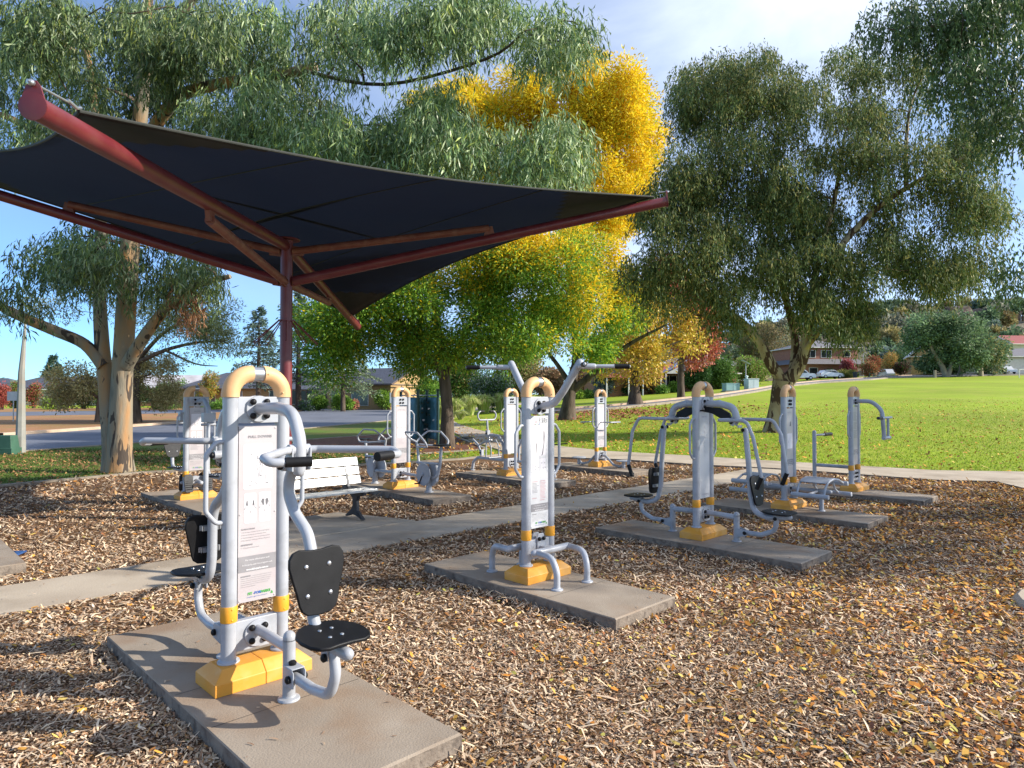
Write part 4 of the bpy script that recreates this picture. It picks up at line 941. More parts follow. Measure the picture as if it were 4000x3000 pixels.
# thin high cloud is thicker towards the right of the view (towards the sun)
sx = N.new('ShaderNodeSeparateXYZ'); L.new(tc.outputs['Generated'], sx.inputs['Vector'])
mr = N.new('ShaderNodeMapRange'); mr.inputs['From Min'].default_value = -.45; mr.inputs['From Max'].default_value = .25; mr.inputs['To Min'].default_value = .10; mr.inputs['To Max'].default_value = 1.0; L.new(sx.outputs['X'], mr.inputs['Value'])
mm = N.new('ShaderNodeMath'); mm.operation = 'MULTIPLY'; L.new(rp.outputs['Color'], mm.inputs[0]); L.new(mr.outputs['Result'], mm.inputs[1])
mx = N.new('ShaderNodeMixRGB'); L.new(mm.outputs['Value'], mx.inputs['Fac']); hs = N.new('ShaderNodeMixRGB'); hs.blend_type = 'MULTIPLY'; hs.inputs['Fac'].default_value = 1; hs.inputs['Color2'].default_value = (.84,.95,1.04,1); L.new(sk.outputs['Color'], hs.inputs['Color1']); sz = N.new('ShaderNodeSeparateXYZ'); L.new(tc.outputs['Generated'], sz.inputs['Vector']); mz = N.new('ShaderNodeMapRange'); mz.inputs['From Min'].default_value = .0; mz.inputs['From Max'].default_value = .42; mz.inputs['To Min'].default_value = 1.0; mz.inputs['To Max'].default_value = 0.0; L.new(sz.outputs['Z'], mz.inputs['Value'])
h2 = N.new('ShaderNodeMixRGB'); h2.blend_type = 'MULTIPLY'; h2.inputs['Color2'].default_value = (.46,.70,.95,1); L.new(mz.outputs['Result'], h2.inputs['Fac']); L.new(hs.outputs['Color'], h2.inputs['Color1']); L.new(h2.outputs['Color'], mx.inputs['Color1']); mx.inputs['Color2'].default_value = (6.8,7.3,8.4,1); L.new(mx.outputs['Color'], bg.inputs['Color'])
scn.view_settings.view_transform = 'Standard'; scn.view_settings.look = 'None'; scn.view_settings.exposure = 0.70; scn.view_settings.gamma = 1.0
scn.cycles.use_denoising = True
scn.cycles.max_bounces = 8; scn.cycles.transparent_max_bounces = 8; scn.cycles.transmission_bounces = 4; scn.cycles.glossy_bounces = 3; scn.cycles.diffuse_bounces = 4
# ------------------------------------------------------------------ foliage tools
M['leaf'] = attr_mat('leaf', .45, .25, spec=.35); M['leafdull'] = attr_mat('dull_leaf', .6, .28, spec=.2); M['litter'] = attr_mat('litter', .75, 0, spec=.2)
def unit(n, rs):
    v = rs.normal(size=(n,3)); return v/np.linalg.norm(v, axis=1, keepdims=True)
def nrm(v): return v/np.maximum(np.linalg.norm(v, axis=1, keepdims=True), 1e-9)
def leaf_quads(P, D, S, Ln, Wd):
    Ln = Ln[:,None]; Wd = Wd[:,None]
    V4 = np.stack([P, P+D*Ln*.45+S*Wd*.5, P+D*Ln, P+D*Ln*.45-S*Wd*.5], 1).reshape(-1,3)
    return V4, np.arange(len(P)*4).reshape(-1,4)
def leaf_long(P, D, S, Ln, Wd, droop):
    Ln = Ln[:,None]; Wd = Wd[:,None]; B = np.cross(D, S); k = droop[:,None]
    m = P+D*Ln*.5+S*k*Ln*.12; t = P+D*Ln+S*k*Ln*.02+B*k*Ln*.15
    V6 = np.stack([P-S*Wd*.08, P+S*Wd*.08, m+S*Wd*.5, m-S*Wd*.5, t+S*Wd*.05, t-S*Wd*.05], 1).reshape(-1,3)
    i = np.arange(len(P))[:,None]*6; f = np.concatenate([i+np.array([[0,1,2,3]]), i+np.array([[3,2,4,5]])], 0)
    return V6, f
def sample_clumps(clumps, n, rs, inner=.35, flat=0.0):
    c = np.array([k[0] for k in clumps]); r = np.array([k[1] if hasattr(k[1], '__len__') else (k[1],)*3 for k in clumps], dtype=float)
    w = (r.prod(1))**(2/3); w /= w.sum(); idx = rs.choice(len(clumps), n, p=w); d = unit(n, rs)
    rad = inner+(1-inner)*rs.rand(n)**.6; p = c[idx]+d*r[idx]*rad[:,None]; return p, d, idx
def palette(n, idx, nclump, cols, rs, jitter=.18, clumpj=.22):
    cols = np.array(cols); base = cols[rs.randint(0, len(cols), n)]
    cb = 1+clumpj*rs.uniform(-1, 1, nclump)[idx]; lb = 1+jitter*rs.uniform(-1, 1, n); return np.clip(base*(cb*lb)[:,None], 0, 1)
def crown_weeping(clumps, n_sprig, per, Ls, leaf, wid, cols, rs, long=False, spread=.35, inner=.2, colfn=None):
    p, d, idx = sample_clumps(clumps, n_sprig, rs, inner); out = d.copy(); out[:,2] = 0; L_ = Ls*rs.uniform(.45, 1.25, n_sprig)
    T = rs.rand(n_sprig, per); hor = out[:,None,:]*spread*(1-np.exp(-2*T))[:,:,None]*L_[:,None,None]
    P = p[:,None,:]+hor; P[:,:,2] -= (T**1.15)*L_[:,None]; P += rs.normal(size=P.shape)*.035*(Ls+.2); P = P.reshape(-1,3); I = np.repeat(idx, per); n = len(P)
    D = np.array([0,0,-1.0])+rs.normal(size=(n,3))*.42+np.repeat(out, per, 0)*.15; D = nrm(D); S = nrm(np.cross(D, unit(n, rs)))
    Ln = leaf*rs.uniform(.6, 1.25, n); W = wid*rs.uniform(.7, 1.3, n); col = palette(n, I, len(clumps), cols, rs)
    sb = 1+.15*rs.uniform(-1, 1, n_sprig); col = np.clip(col*np.repeat(sb, per)[:,None], 0, 1)
    if colfn is not None: col = colfn(P, col, rs)
    if long: v, f = leaf_long(P, D, S, Ln, W, rs.uniform(-1, 1, n)); return v, f, np.repeat(col, 6, 0)
    v, f = leaf_quads(P, D, S, Ln, W); return v, f, np.repeat(col, 4, 0)
def crown_tuft(clumps, n_sprig, per, rad, leaf, wid, cols, rs, inner=.3, droop=-.15, colfn=None, jitter=.18, clumpj=.22):
    p, d, idx = sample_clumps(clumps, n_sprig, rs, inner); q = unit(n_sprig*per, rs)*rad*(rs.rand(n_sprig*per)[:,None]**.5)
    P = np.repeat(p, per, 0)+q; n = len(P); D = nrm(np.repeat(d, per, 0)*.7+q/rad*.6+rs.normal(size=(n,3))*.45+np.array([0,0,droop])); S = nrm(np.cross(D, unit(n, rs)))
    Ln = leaf*rs.uniform(.6, 1.3, n); W = wid*rs.uniform(.7, 1.3, n); I = np.repeat(idx, per); col = palette(n, I, len(clumps), cols, rs, jitter, clumpj)
    sb = 1+.15*rs.uniform(-1, 1, n_sprig); col = np.clip(col*np.repeat(sb, per)[:,None], 0, 1)
    if colfn is not None: col = colfn(P, col, rs)
    v, f = leaf_quads(P, D, S, Ln, W); return v, f, np.repeat(col, 4, 0)
def put_crown(geo, parent, name='crown', mat=None, stuff=False):
    v, f, c = geo; o = obj_from(name, np_mesh(name, v, f, mat or M['leaf'], c), parent); return o
def join_geo(*gs):
    n = 0; V_, F_, C_ = [], [], []
    for v, f, c in gs: V_.append(v); F_.append(f+n); C_.append(c); n += len(v)
    return np.concatenate(V_), np.concatenate(F_), np.concatenate(C_)
def env_clumps(envs, rs, rr=(.5,1.0)):
    """envs: (cx,cy,rx,ry in photo pixels, depth, depth spread, number): world clumps"""
    out = []
    for cx, cy, rx, ry, d, dd, n in envs:
        for _ in range(n):
            while True:
                a, b = rs.uniform(-1, 1, 2)
                if a*a+b*b < 1: break
            dep = d+dd*rs.uniform(-1, 1); q = at(cx+a*rx, cy+b*ry, dep); r = rs.uniform(*rr)
            out.append(((q.x, q.y, q.z), (r, r, r*rs.uniform(.6, .95))))
    return out
def ell_clumps(c, r, n, rr, rs, low=-.9):
    out = []
    while len(out) < n:
        u = unit(1, rs)[0]
        if u[2] < low: continue
        k = rs.rand()**.45; q = np.array(c)+u*np.array(r)*k; s = rs.uniform(*rr); out.append((tuple(q), (s, s, s*.8)))
    return out
def limbs(mb, nodes, targets, rs, r0=.05, rend=.012, wob=.12, origin=None, minr=.012, seg=6, sag=0.0):
    """join every target to the nearest piece of the growing skeleton; nodes = [(point, radius)]"""
    nodes = [(Vector(p), r) for p, r in nodes]; o = Vector(origin) if origin is not None else nodes[0][0]
    for t in sorted([Vector(t) for t in targets], key=lambda q: (q-o).length):
        arr = min(nodes, key=lambda nd: (nd[0]-t).length+.35*max(0, nd[0].z-t.z)+.02/nd[1]*0.05)
        s, sr = arr; ln = (t-s).length
        if ln < .05: continue
        ra = min(sr*.7, r0*(.4+ln*.18)); ra = max(ra, minr); k = max(3, int(ln/.6)+2); pts = []; off = Vector(rs.normal(size=3))*wob*ln*.5; off.z = abs(off.z)*.6
        for i in range(k+1):
            q = i/k; pts.append(s.lerp(t, q)+off*math.sin(PI*q)+Vector(rs.normal(size=3))*.03*ln*(0 < i < k)+Vector((0,0,-sag*ln*q*q)))
        rad = [ra+(rend-ra)*(i/k) for i in range(k+1)]; mb.tube(pts, rad, seg, caps=False)
        nodes += [(pts[i], rad[i]) for i in range(1, k+1)]
def noisy_tube(mb, pts, rs_, rng, seg=18, amp=.06, sub=5, flare=0.0):
    """trunk or big limb: smoothed path with uneven girth"""
    P = [Vector(p) for p in pts]; n = len(P); out = []; rad = []
    for i in range(n-1):
        p0 = P[max(i-1,0)]; p1 = P[i]; p2 = P[i+1]; p3 = P[min(i+2,n-1)]
        for k in range(sub):
            t = k/sub; out.append(.5*((2*p1)+(p2-p0)*t+(2*p0-5*p1+4*p2-p3)*t*t+(3*p1-p0-3*p2+p3)*t**3)); rad.append(rs_[i]+(rs_[i+1]-rs_[i])*t)
    out.append(P[-1]); rad.append(rs_[-1]); n0 = len(mb.v); mb.tube(out, rad, seg); m = len(out)
    ph = rng.uniform(0, 6.28, 6)
    for i in range(m):
        for k in range(seg):
            j = n0+i*seg+k; v = Vector(mb.v[j]); c = out[i]; a = 2*PI*k/seg; z = i*.45
            s = 1+amp*(math.sin(2*a+ph[0]+z*.5)+.7*math.sin(3*a+ph[1]-z*.35)+.5*math.sin(5*a+ph[2]+z*.8))
            if flare and i < sub: s += flare*(1-i/sub)**2*(.6+.4*math.sin(5*a+ph[3]))
            mb.v[j] = tuple(c+(v-c)*s)
    return out, rad
def bark_mat(name, cols, scale=2.0, stretch=(1,1,.25), bump=.6, patch=None, patch_th=.60, rough=.85, fine=None):
    m, nt, b = new_mat(name); N = nt.nodes; L = nt.links; tc = N.new('ShaderNodeTexCoord'); mp = N.new('ShaderNodeMapping'); mp.inputs['Scale'].default_value = stretch; L.new(tc.outputs['Object'], mp.inputs['Vector'])
    n1 = N.new('ShaderNodeTexNoise'); n1.inputs['Scale'].default_value = scale; n1.inputs['Detail'].default_value = 6; n1.inputs['Distortion'].default_value = .5; L.new(mp.outputs['Vector'], n1.inputs['Vector'])
    r = N.new('ShaderNodeValToRGB'); e = r.color_ramp.elements; e[0].position = .3; e[1].position = .72; e[0].color = (*cols[0],1); e[1].color = (*cols[-1],1)
    for i, c in enumerate(cols[1:-1]): q = e.new(.3+.42*(i+1)/(len(cols)-1)); q.color = (*c,1)
    L.new(n1.outputs['Fac'], r.inputs['Fac']); out = r.outputs['Color']
    if patch:
        n2 = N.new('ShaderNodeTexNoise'); n2.inputs['Scale'].default_value = scale*1.9; n2.inputs['Detail'].default_value = 3; n2.inputs['Distortion'].default_value = 1.2; L.new(mp.outputs['Vector'], n2.inputs['Vector'])
        r2 = N.new('ShaderNodeValToRGB'); r2.color_ramp.elements[0].position = patch_th; r2.color_ramp.elements[1].position = patch_th+.02; r2.color_ramp.elements[0].color = (0,0,0,1); r2.color_ramp.elements[1].color = (1,1,1,1)
        L.new(n2.outputs['Fac'], r2.inputs['Fac']); mx = N.new('ShaderNodeMixRGB'); L.new(r2.outputs['Color'], mx.inputs['Fac']); L.new(out, mx.inputs['Color1']); mx.inputs['Color2'].default_value = (*patch,1); out = mx.outputs['Color']
    L.new(out, b.inputs['Base Color']); b.inputs['Roughness'].default_value = rough; b.inputs['Specular IOR Level'].default_value = .2
    nb = N.new('ShaderNodeTexNoise'); nb.inputs['Scale'].default_value = fine or scale*5; nb.inputs['Detail'].default_value = 8; L.new(mp.outputs['Vector'], nb.inputs['Vector'])
    bp = N.new('ShaderNodeBump'); bp.inputs['Strength'].default_value = bump; bp.inputs['Distance'].default_value = .03; L.new(nb.outputs['Fac'], bp.inputs['Height']); L.new(bp.outputs['Normal'], b.inputs['Normal'])
    return m
M['gumbark'] = bark_mat('smooth_gum_bark', [(.12,.11,.09),(.25,.22,.165),(.34,.22,.12),(.42,.19,.06)], 2.6, (1,1,.25), .6, (.07,.055,.045), .585)
M['gumbark2'] = bark_mat('blotched_gum_bark', [(.26,.17,.09),(.42,.32,.19),(.50,.40,.26)], 1.8, (1,1,.35), .5, (.09,.05,.03), .50)
M['darkbark'] = bark_mat('dark_furrowed_bark', [(.045,.032,.025),(.10,.075,.055),(.15,.115,.085)], 5, (1,1,.2), 1.0)
M['brownbark'] = bark_mat('brown_bark', [(.08,.05,.035),(.16,.10,.07),(.22,.15,.10)], 4, (1,1,.2), 1.0)
M['palebark'] = bark_mat('pale_far_bark', [(.25,.20,.15),(.42,.35,.27)], 3, (1,1,.3), .4)

# ------------------------------------------------------------------ tree 1: the weeping gum over the sail
rs = np.random.RandomState(101)
b1 = gp(455, 1848); t1 = thing('gum_tree', 'large gum with peeling cream and orange trunk, grey-green leaves trailing over the sail', 'tree', b1)
def l1(px, py, d): q = at(px, py, d)-b1; return q
D1 = b1.y; mb = MB()
base = Vector((0,0,-.15))
p1, q1 = noisy_tube(mb, [Vector((.10,0,-.2)), Vector((.08,0,.5)), l1(478,1500,D1), l1(490,1250,D1), l1(512,900,D1-.1), l1(535,600,D1-.3), l1(560,300,D1-.6), l1(585,-100,D1-1)], [.35,.28,.245,.235,.21,.18,.14,.09], rs, 22, .035, 6, .25)
p2, q2 = noisy_tube(mb, [Vector((-.20,.10,-.2)), Vector((-.19,.1,.6)), l1(415,1500,D1+.2), l1(398,1330,D1+.2), l1(388,1100,D1+.3), l1(395,850,D1+.4), l1(380,500,D1+.2), l1(330,150,D1)], [.25,.21,.18,.17,.15,.13,.10,.06], rs, 20, .04, 6, .2)
big = [(q, r) for q, r in zip(p1, q1)]+[(q, r) for q, r in zip(p2, q2)]
def limb1(pts, rr): a, b = noisy_tube(mb, [l1(*p) for p in pts], rr, rs, 14, .05, 5); big.extend(zip(a, b))
limb1([(405,1430,D1+.1),(330,1345,D1),(210,1290,D1-.3),(60,1225,D1-.6),(-120,1130,D1-1)], [.17,.14,.125,.11,.07])
limb1([(492,1430,D1-.1),(560,1320,D1-.4),(640,1215,D1-.7),(760,1120,D1-1),(900,1080,D1-1.2)], [.16,.145,.12,.09,.05])
limb1([(512,640,D1-.3),(600,500,D1-.8),(700,380,D1-1.2),(850,330,D1-1.5),(1050,300,D1-1.8),(1235,262,D1-2)], [.14,.14,.13,.12,.11,.105])
limb1([(552,330,D1-.5),(640,150,D1-1),(800,-60,D1-1.5)], [.13,.11,.08]); thin1 = [([(1180,275,D1-2),(1500,330,D1-3),(1900,230,D1-3.5),(2050,120,D1-4)], [.045,.035,.028,.015]), ([(700,400,D1-1.2),(1100,560,D1-2),(1500,500,D1-2.6),(1800,430,D1-3)], [.05,.04,.025,.012])]
limb1([(380,700,D1+.3),(250,600,D1),(60,470,D1-.5),(-100,420,D1-1)], [.13,.10,.08,.05]); limb1([(300,210,D1),(180,150,D1-.5),(0,260,D1-1),(-150,180,D1-1)], [.09,.075,.06,.05])
mb.build('trunk', M['gumbark'], t1, smooth=60)
EG = [(.10,.165,.055),(.14,.21,.08),(.19,.265,.11),(.06,.10,.035),(.36,.42,.24),(.24,.29,.06),(.12,.19,.075)]
envA = [(380,120,480,190,D1-2.5,2,17),(250,430,260,150,D1-2,1.5,8),(1150,90,450,150,D1-3,2,14),(1850,20,350,70,D1-4,1.3,7),(2170,110,110,90,D1-4,1,5),(1000,420,260,110,D1-2.5,1.5,6),(1400,470,300,160,D1-3,1.5,9),(1700,330,200,120,D1-3.5,1.2,4),
        (1850,570,330,110,D1-3.5,1.2,9),(2200,570,150,100,D1-3.8,1,5),(350,1000,130,100,D1-1.5,.8,5),(730,1060,150,70,D1-1.2,.8,4),(30,1090,60,90,D1-2,.4,2),(620,640,120,100,D1-2,.8,2)]
cl1 = [((c[0]-b1.x, c[1]-b1.y, c[2]-b1.z), r) for c, r in env_clumps(envA, rs, (.38,.78))]
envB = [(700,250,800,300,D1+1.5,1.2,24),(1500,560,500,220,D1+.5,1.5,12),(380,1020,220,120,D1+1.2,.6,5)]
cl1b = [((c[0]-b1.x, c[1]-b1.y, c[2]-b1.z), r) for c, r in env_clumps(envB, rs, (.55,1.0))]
g1 = crown_weeping(cl1, 8200, 11, .72, .185, .027, EG, rs, long=True, colfn=lambda P, c, r: np.clip(c*np.where(P[:,0] > 4.5, 1.35, 1.0)[:,None], 0, 1)); g2 = crown_weeping(cl1b, 4800, 10, .7, .18, .034, [(.045,.08,.03),(.075,.12,.04),(.12,.15,.045)], rs, long=True)  # right-hand leaf curtain gets brighter colours, painting in the sunlight on it
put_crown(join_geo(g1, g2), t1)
mb = MB()
for a_, b_ in thin1: q_, r_ = noisy_tube(mb, [l1(*p) for p in a_], b_, rs, 8, .05, 5); big.extend(zip(q_, r_))
limbs(mb, big, [c[0] for c in cl1+cl1b], rs, .075, .012, origin=(0,0,5)); mb.build('branches', M['darkbark'], t1, smooth=60)
dead = [((l1(735,1130,D1-1)), .35), (l1(745,1210,D1-1), .25)]; put_crown(crown_weeping(dead, 110, 9, .45, .15, .022, [(.30,.14,.07),(.38,.20,.10)], rs, long=True), t1, 'dead_leaves')

# ------------------------------------------------------------------ tree 2: green ash
def broad_tree(name, label, bx, by, d, trunk, tr, envs, n, per, rad, leaf, wid, cols, seed, rr=(.6,1.2), bark='darkbark', colfn=None, limbr=.07, droop=-.15, inner=.3, group=None, cat='tree', extra=None, weeping=False, Ls=.7, twig=.012, seg=14, mat='leaf', clumpj=.22):
    rs = np.random.RandomState(seed); b = gx(bx, d) if by is None else gp(bx, by); t = thing(name, label, cat, b, 0, group); loc = lambda px, py, dd: at(px, py, dd)-b
    mb = MB(); big = []
    for i, (pts, rr_) in enumerate(zip(trunk, tr)):
        P = [Vector((0,0,-.25)) if p is None else loc(*p) for p in pts]
        a, c = noisy_tube(mb, P, rr_, rs, seg if i == 0 else max(8, seg-4), .05, 4, .35 if i == 0 else 0); big.extend(zip(a, c))
    mb.build('trunk', M[bark], t, smooth=60)
    cl = [((c[0]-b.x, c[1]-b.y, c[2]-b.z), r) for c, r in env_clumps(envs, rs, rr)]
    if weeping: geo = crown_weeping(cl, n, per, Ls, leaf, wid, cols, rs, inner=inner, colfn=colfn)
    else: geo = crown_tuft(cl, n, per, rad, leaf, wid, cols, rs, inner, droop, colfn, clumpj=clumpj)
    put_crown(geo, t, mat=M[mat])
    if limbr: mb = MB(); limbs(mb, big, [c[0] for c in cl], rs, limbr, twig, origin=big[-1][0]*.3+big[0][0]*.7, minr=twig); mb.build('branches', M[bark], t, smooth=60)
    return t
def ash_col(b, ylo, yhi, xlo=None, xhi=None):
    Y = np.array([[.86,.64,.02],[.80,.70,.05],[.88,.56,.02]]); 
    def fn(P, col, rs):
        z = P[:,2]; k = np.clip((z-ylo)/(yhi-ylo), 0, 1)
        if xlo is not None: k = np.maximum(k, np.clip((P[:,0]-xlo)/(xhi-xlo), 0, 1)*.75)
        ph = np.sin(P[:,0]*1.3+1)*np.sin(P[:,1]*1.1)*np.sin(z*1.7+2)*.35
        m = rs.rand(len(P)) < np.clip(k+ph*(k > .02)+.04, 0, 1); out = col.copy(); yy = Y[rs.randint(0, 3, m.sum())]*rs.uniform(.75, 1.1, (m.sum(),1)); out[m] = yy
        mid = (~m) & (rs.rand(len(P)) < .25); out[mid] = out[mid]*np.array([1.9,1.25,.8]); return np.clip(out, 0, 1)
    return fn
GA = [(.15,.32,.035),(.21,.38,.045),(.27,.43,.055),(.10,.22,.03)]; M['leafash'] = attr_mat('ash_leaf', .5, .5, spec=.3)
d2 = gp(1748,1752).y
broad_tree('ash_tree', 'broad green ash with thick brown trunk just behind the climbing wall', 1748, 1752, d2,
    [[None,(1746,1600,d2),(1735,1480,d2),(1718,1360,d2),(1700,1200,d2),(1690,1050,d2)],[(1740,1490,d2),(1690,1400,d2-.5),(1600,1290,d2-1),(1500,1200,d2-1.4)],[(1738,1470,d2),(1800,1340,d2+.3),(1880,1180,d2+.5),(1960,1020,d2+.6)]],
    [[.30,.21,.20,.16,.12,.06],[.14,.11,.09,.05],[.14,.12,.09,.05]],
    [(1480,1230,250,140,d2-.6,1.6,20),(1300,1290,110,130,d2-1,1.2,9),(1250,1440,50,60,d2-1.2,.5,2),(1750,1180,300,230,d2,2.2,38),(2080,1180,280,220,d2,2.2,30),(2200,950,230,150,d2+.5,2,14),(1850,930,230,130,d2,2,12),(1700,1400,160,60,d2,1.5,6)],
    11500, 11, .34, .14, .05, GA, 202, (.55,1.0), mat='leafash', colfn=ash_col(None, 5.2, 8.6, 3.2, 7.0))
# tree 3: tall golden ash behind
d3 = gp(2212,1640).y
broad_tree('golden_ash_tree', 'tall golden yellow ash with leaning dark forked trunk', 2212, 1640, d3,
    [[None,(2222,1560,d3),(2235,1480,d3),(2250,1400,d3),(2240,1200,d3),(2200,900,d3),(2180,600,d3)],[(2232,1530,d3),(2330,1450,d3-.5),(2450,1350,d3-1),(2600,1270,d3-1.5)],[(2228,1500,d3),(2160,1400,d3+.5),(2100,1330,d3+.8)],[(2240,1440,d3),(2290,1250,d3),(2330,1000,d3)]],
    [[.55,.36,.32,.25,.2,.14,.08],[.24,.20,.13,.06],[.18,.12,.07],[.2,.14,.08]],
    [(2130,430,320,130,d3,2.5,46),(2290,300,90,80,d3,2,10),(1800,430,200,100,d3,2.5,16),(1950,620,300,140,d3,2.5,18),(2430,420,90,140,d3,2,14),(2440,520,110,260,d3,2.5,26),(1720,470,120,120,d3,2,8),(1800,480,150,120,d3,2,8),(2280,750,260,170,d3,3,20),(2350,1000,170,200,d3-1,2.5,14),(2250,1290,260,110,d3-1,2.5,12),(2430,1180,100,100,d3-2,1.5,5)],
    19000, 11, .62, .24, .080, GA, 203, (.45,1.25), mat='leafash', colfn=ash_col(None, 5.0, 10.0), limbr=.10, twig=.02)
# tree 4: small yellow tree
d5 = gp(2482,1582).y
YC = [(.62,.44,.04),(.70,.50,.06),(.45,.38,.05),(.55,.30,.05)]
broad_tree('yellow_tree', 'thin-leaved yellow tree with flared dark trunk on the field edge', 2482, 1582, d5,
    [[None,(2480,1520,d5),(2485,1440,d5),(2490,1330,d5),(2500,1200,d5)],[(2483,1450,d5),(2560,1380,d5),(2660,1330,d5)],[(2483,1460,d5),(2420,1400,d5),(2370,1330,d5)]], [[.75,.42,.36,.24,.1],[.2,.13,.05],[.18,.12,.05]],
    [(2440,1370,140,110,d5,3,16),(2580,1320,160,110,d5,3,16),(2480,1250,150,90,d5,3,10),(2475,1460,30,40,d5,1,2)], 1500, 9, .7, .30, .15, YC, 205, (1.0,1.8), limbr=.10, twig=.025)
d6 = 68
broad_tree('red_maple_tree', 'crimson and rust autumn tree peeping behind the big right gum', 2660, None, d6, [[None,(2660,1450,d6),(2665,1300,d6),(2670,1150,d6)]], [[.4,.3,.2,.1]],
    [(2640,1180,120,120,d6,3,16),(2720,1290,90,130,d6,3,16),(2560,1100,80,80,d6,3,6)], 2200, 9, .8, .34, .16, [(.42,.10,.07),(.50,.14,.07),(.33,.07,.06),(.55,.24,.10)], 206, (1.1,2.0), limbr=.12, twig=.03)
# tree 7: big right gum
d7 = gp(3040,1686).y
T7C = [(.10,.15,.045),(.14,.19,.055),(.19,.21,.06),(.30,.27,.08),(.055,.085,.03),(.17,.22,.10)]
broad_tree('gum_tree', 'big spreading gum with forked blotchy trunk on the bright field', 3040, 1686, d7,
    [[None,(3048,1580,d7),(3058,1490,d7)],
     [(3062,1500,d7),(3010,1420,d7),(2965,1340,d7),(2900,1265,d7),(2800,1190,d7-.5),(2690,1080,d7-1),(2610,960,d7-1.3)],
     [(3062,1505,d7),(3120,1430,d7),(3150,1330,d7),(3165,1200,d7),(3200,1000,d7),(3260,780,d7),(3300,520,d7)],
     [(3100,1440,d7+.3),(3105,1320,d7+.5),(3060,1130,d7+.8),(3010,900,d7+.8),(2960,600,d7+.5)],
     [(3160,1240,d7),(3260,1000,d7-.6),(3420,820,d7-1.2),(3600,700,d7-1.6),(3800,600,d7-2)],
     [(3540,740,d7-1.4),(3540,560,d7-1.2),(3560,400,d7-1),(3620,270,d7-1)],[(3130,1380,d7),(3190,1310,d7-.5),(3240,1240,d7-.8)],[(2960,1330,d7),(2860,1260,d7-1),(2720,1230,d7-1.6)]],
    [[.62,.42,.40],[.27,.23,.20,.18,.15,.11,.06],[.30,.26,.22,.17,.13,.09,.05],[.2,.16,.13,.09,.05],[.16,.14,.12,.09,.05],[.09,.07,.05,.03],[.12,.09,.05],[.09,.07,.04]],
    [(2760,360,130,190,d7,2,20),(2640,790,120,190,d7-1,1.6,20),(3050,420,230,220,d7,2.5,30),(3420,300,190,140,d7,2,14),(2950,780,330,170,d7,3,36),(3350,620,180,150,d7-1,2,12),(3550,870,200,150,d7-1,2,12),
     (2820,1010,220,130,d7-1,1.8,16),(3200,1060,200,120,d7-1,1.8,16),(3290,1200,90,80,d7-1.5,1,6),(3680,1080,130,90,d7-1.5,1.2,7),(3820,880,90,110,d7-2,1,5),(2520,1080,90,90,d7-1,1,5),(2870,1240,50,60,d7-1.5,.6,2),(3740,560,170,150,d7-1.5,1.2,11),(3830,720,110,120,d7-2,1,6),(3280,850,130,100,d7,1.5,5)],
    21000, 11, 0, .19, .044, T7C, 207, (.5,1.0), bark='gumbark2', mat='leafdull', limbr=.085, weeping=True, Ls=1.15, inner=.15, twig=.014)
# tree 8: gum beyond the right edge of the frame; its boughs fill the top right corner and shade the slabs
rs = np.random.RandomState(208); b8 = Vector((19.5, 9.2, 0)); t8 = thing('gum_tree', 'gum whose leafy boughs hang into the top corner of the photo', 'tree', b8)
mb = MB(); big = []
for pts, rr_ in (([(0,0,-.3),(.1,0,2),(.0,.2,4.2),(-.5,.5,7),(-1,.8,10)],[.6,.42,.36,.25,.12]), ([(0,.1,3.5),(-1.5,1.2,5.4),(-3.5,2.8,7.4),(-5.5,4.3,9.2),(-7.6,5.2,10.2)],[.26,.22,.16,.10,.05]), ([(0,.1,4),(.3,-2,5.5),(-.5,-4.5,7.2)],[.22,.16,.07]), ([(-.3,.4,5.5),(-2.5,-.6,7.5),(-4,-1.5,9)],[.18,.13,.06])):
    a, c = noisy_tube(mb, pts, rr_, rs, 14, .05, 4, .3 if pts[0][2] < 0 else 0); big.extend(zip(a, c))
mb.build('trunk', M['gumbark2'], t8, smooth=60)
cl8 = ell_clumps((-1.2,0,8.2), (4.2,4.4,3.4), 36, (.7,1.25), rs)
cl8 += [((c[0]-b8.x, c[1]-b8.y, c[2]), r) for c, r in env_clumps([(3880,120,250,220,17.5,1.2,26),(3600,70,170,90,18,1,9),(3920,430,120,150,17,1,9),(3720,330,90,110,18,1,5),(3990,1040,40,60,16,.5,2)], rs, (.5,.85))]
put_crown(crown_weeping(cl8, 6600, 10, .8, .17, .042, [(.055,.10,.03),(.085,.14,.045),(.12,.17,.05)], rs, inner=.25), t8)
mb = MB(); limbs(mb, big, [c[0] for c in cl8], rs, .08, .014, origin=(0,0,4)); mb.build('branches', M['darkbark'], t8, smooth=60)
# ------------------------------------------------------------------ bark chips, fallen leaves, grass
rs = np.random.RandomState(55)
SLABS = [(C1,-1.46,1.46,-.47,.46),(C2,-1.3,1.19,-.48,.37),(C3,-1.45,1.31,-.53,.30),(C5,-1.36,1.2,-.6,.26),(C6,-1.3,1.7,-.59,.28),(C8,-1.55,1.38,-.48,.42),(C4,-1.71,1.25,-.54,.32),(C7,-1.69,1.24,-.6,.25),(C9,-1.47,1.25,-.62,.25),((c0.x,c0.y),0,2.9,-.9,0)]
Un, Vn = np.array([U.x,U.y]), np.array([V.x,V.y])
def blocked(P, m=.0):
    u = P@Un; v = P@Vn; b = ((u > 7.19-m) & (u < 8.25+m) & (v < 17.6)) | ((u > 8.2) & (u < 9.72) & (v > 4.05) & (v < 5.9))
    for (c, u0, u1, v0, v1) in SLABS:
        q = P-np.array([c[0], c[1]]); a = q@Un; e = q@Vn; b |= (a > u0-m) & (a < u1+m) & (e > v0-m) & (e < v1+m)
    return b
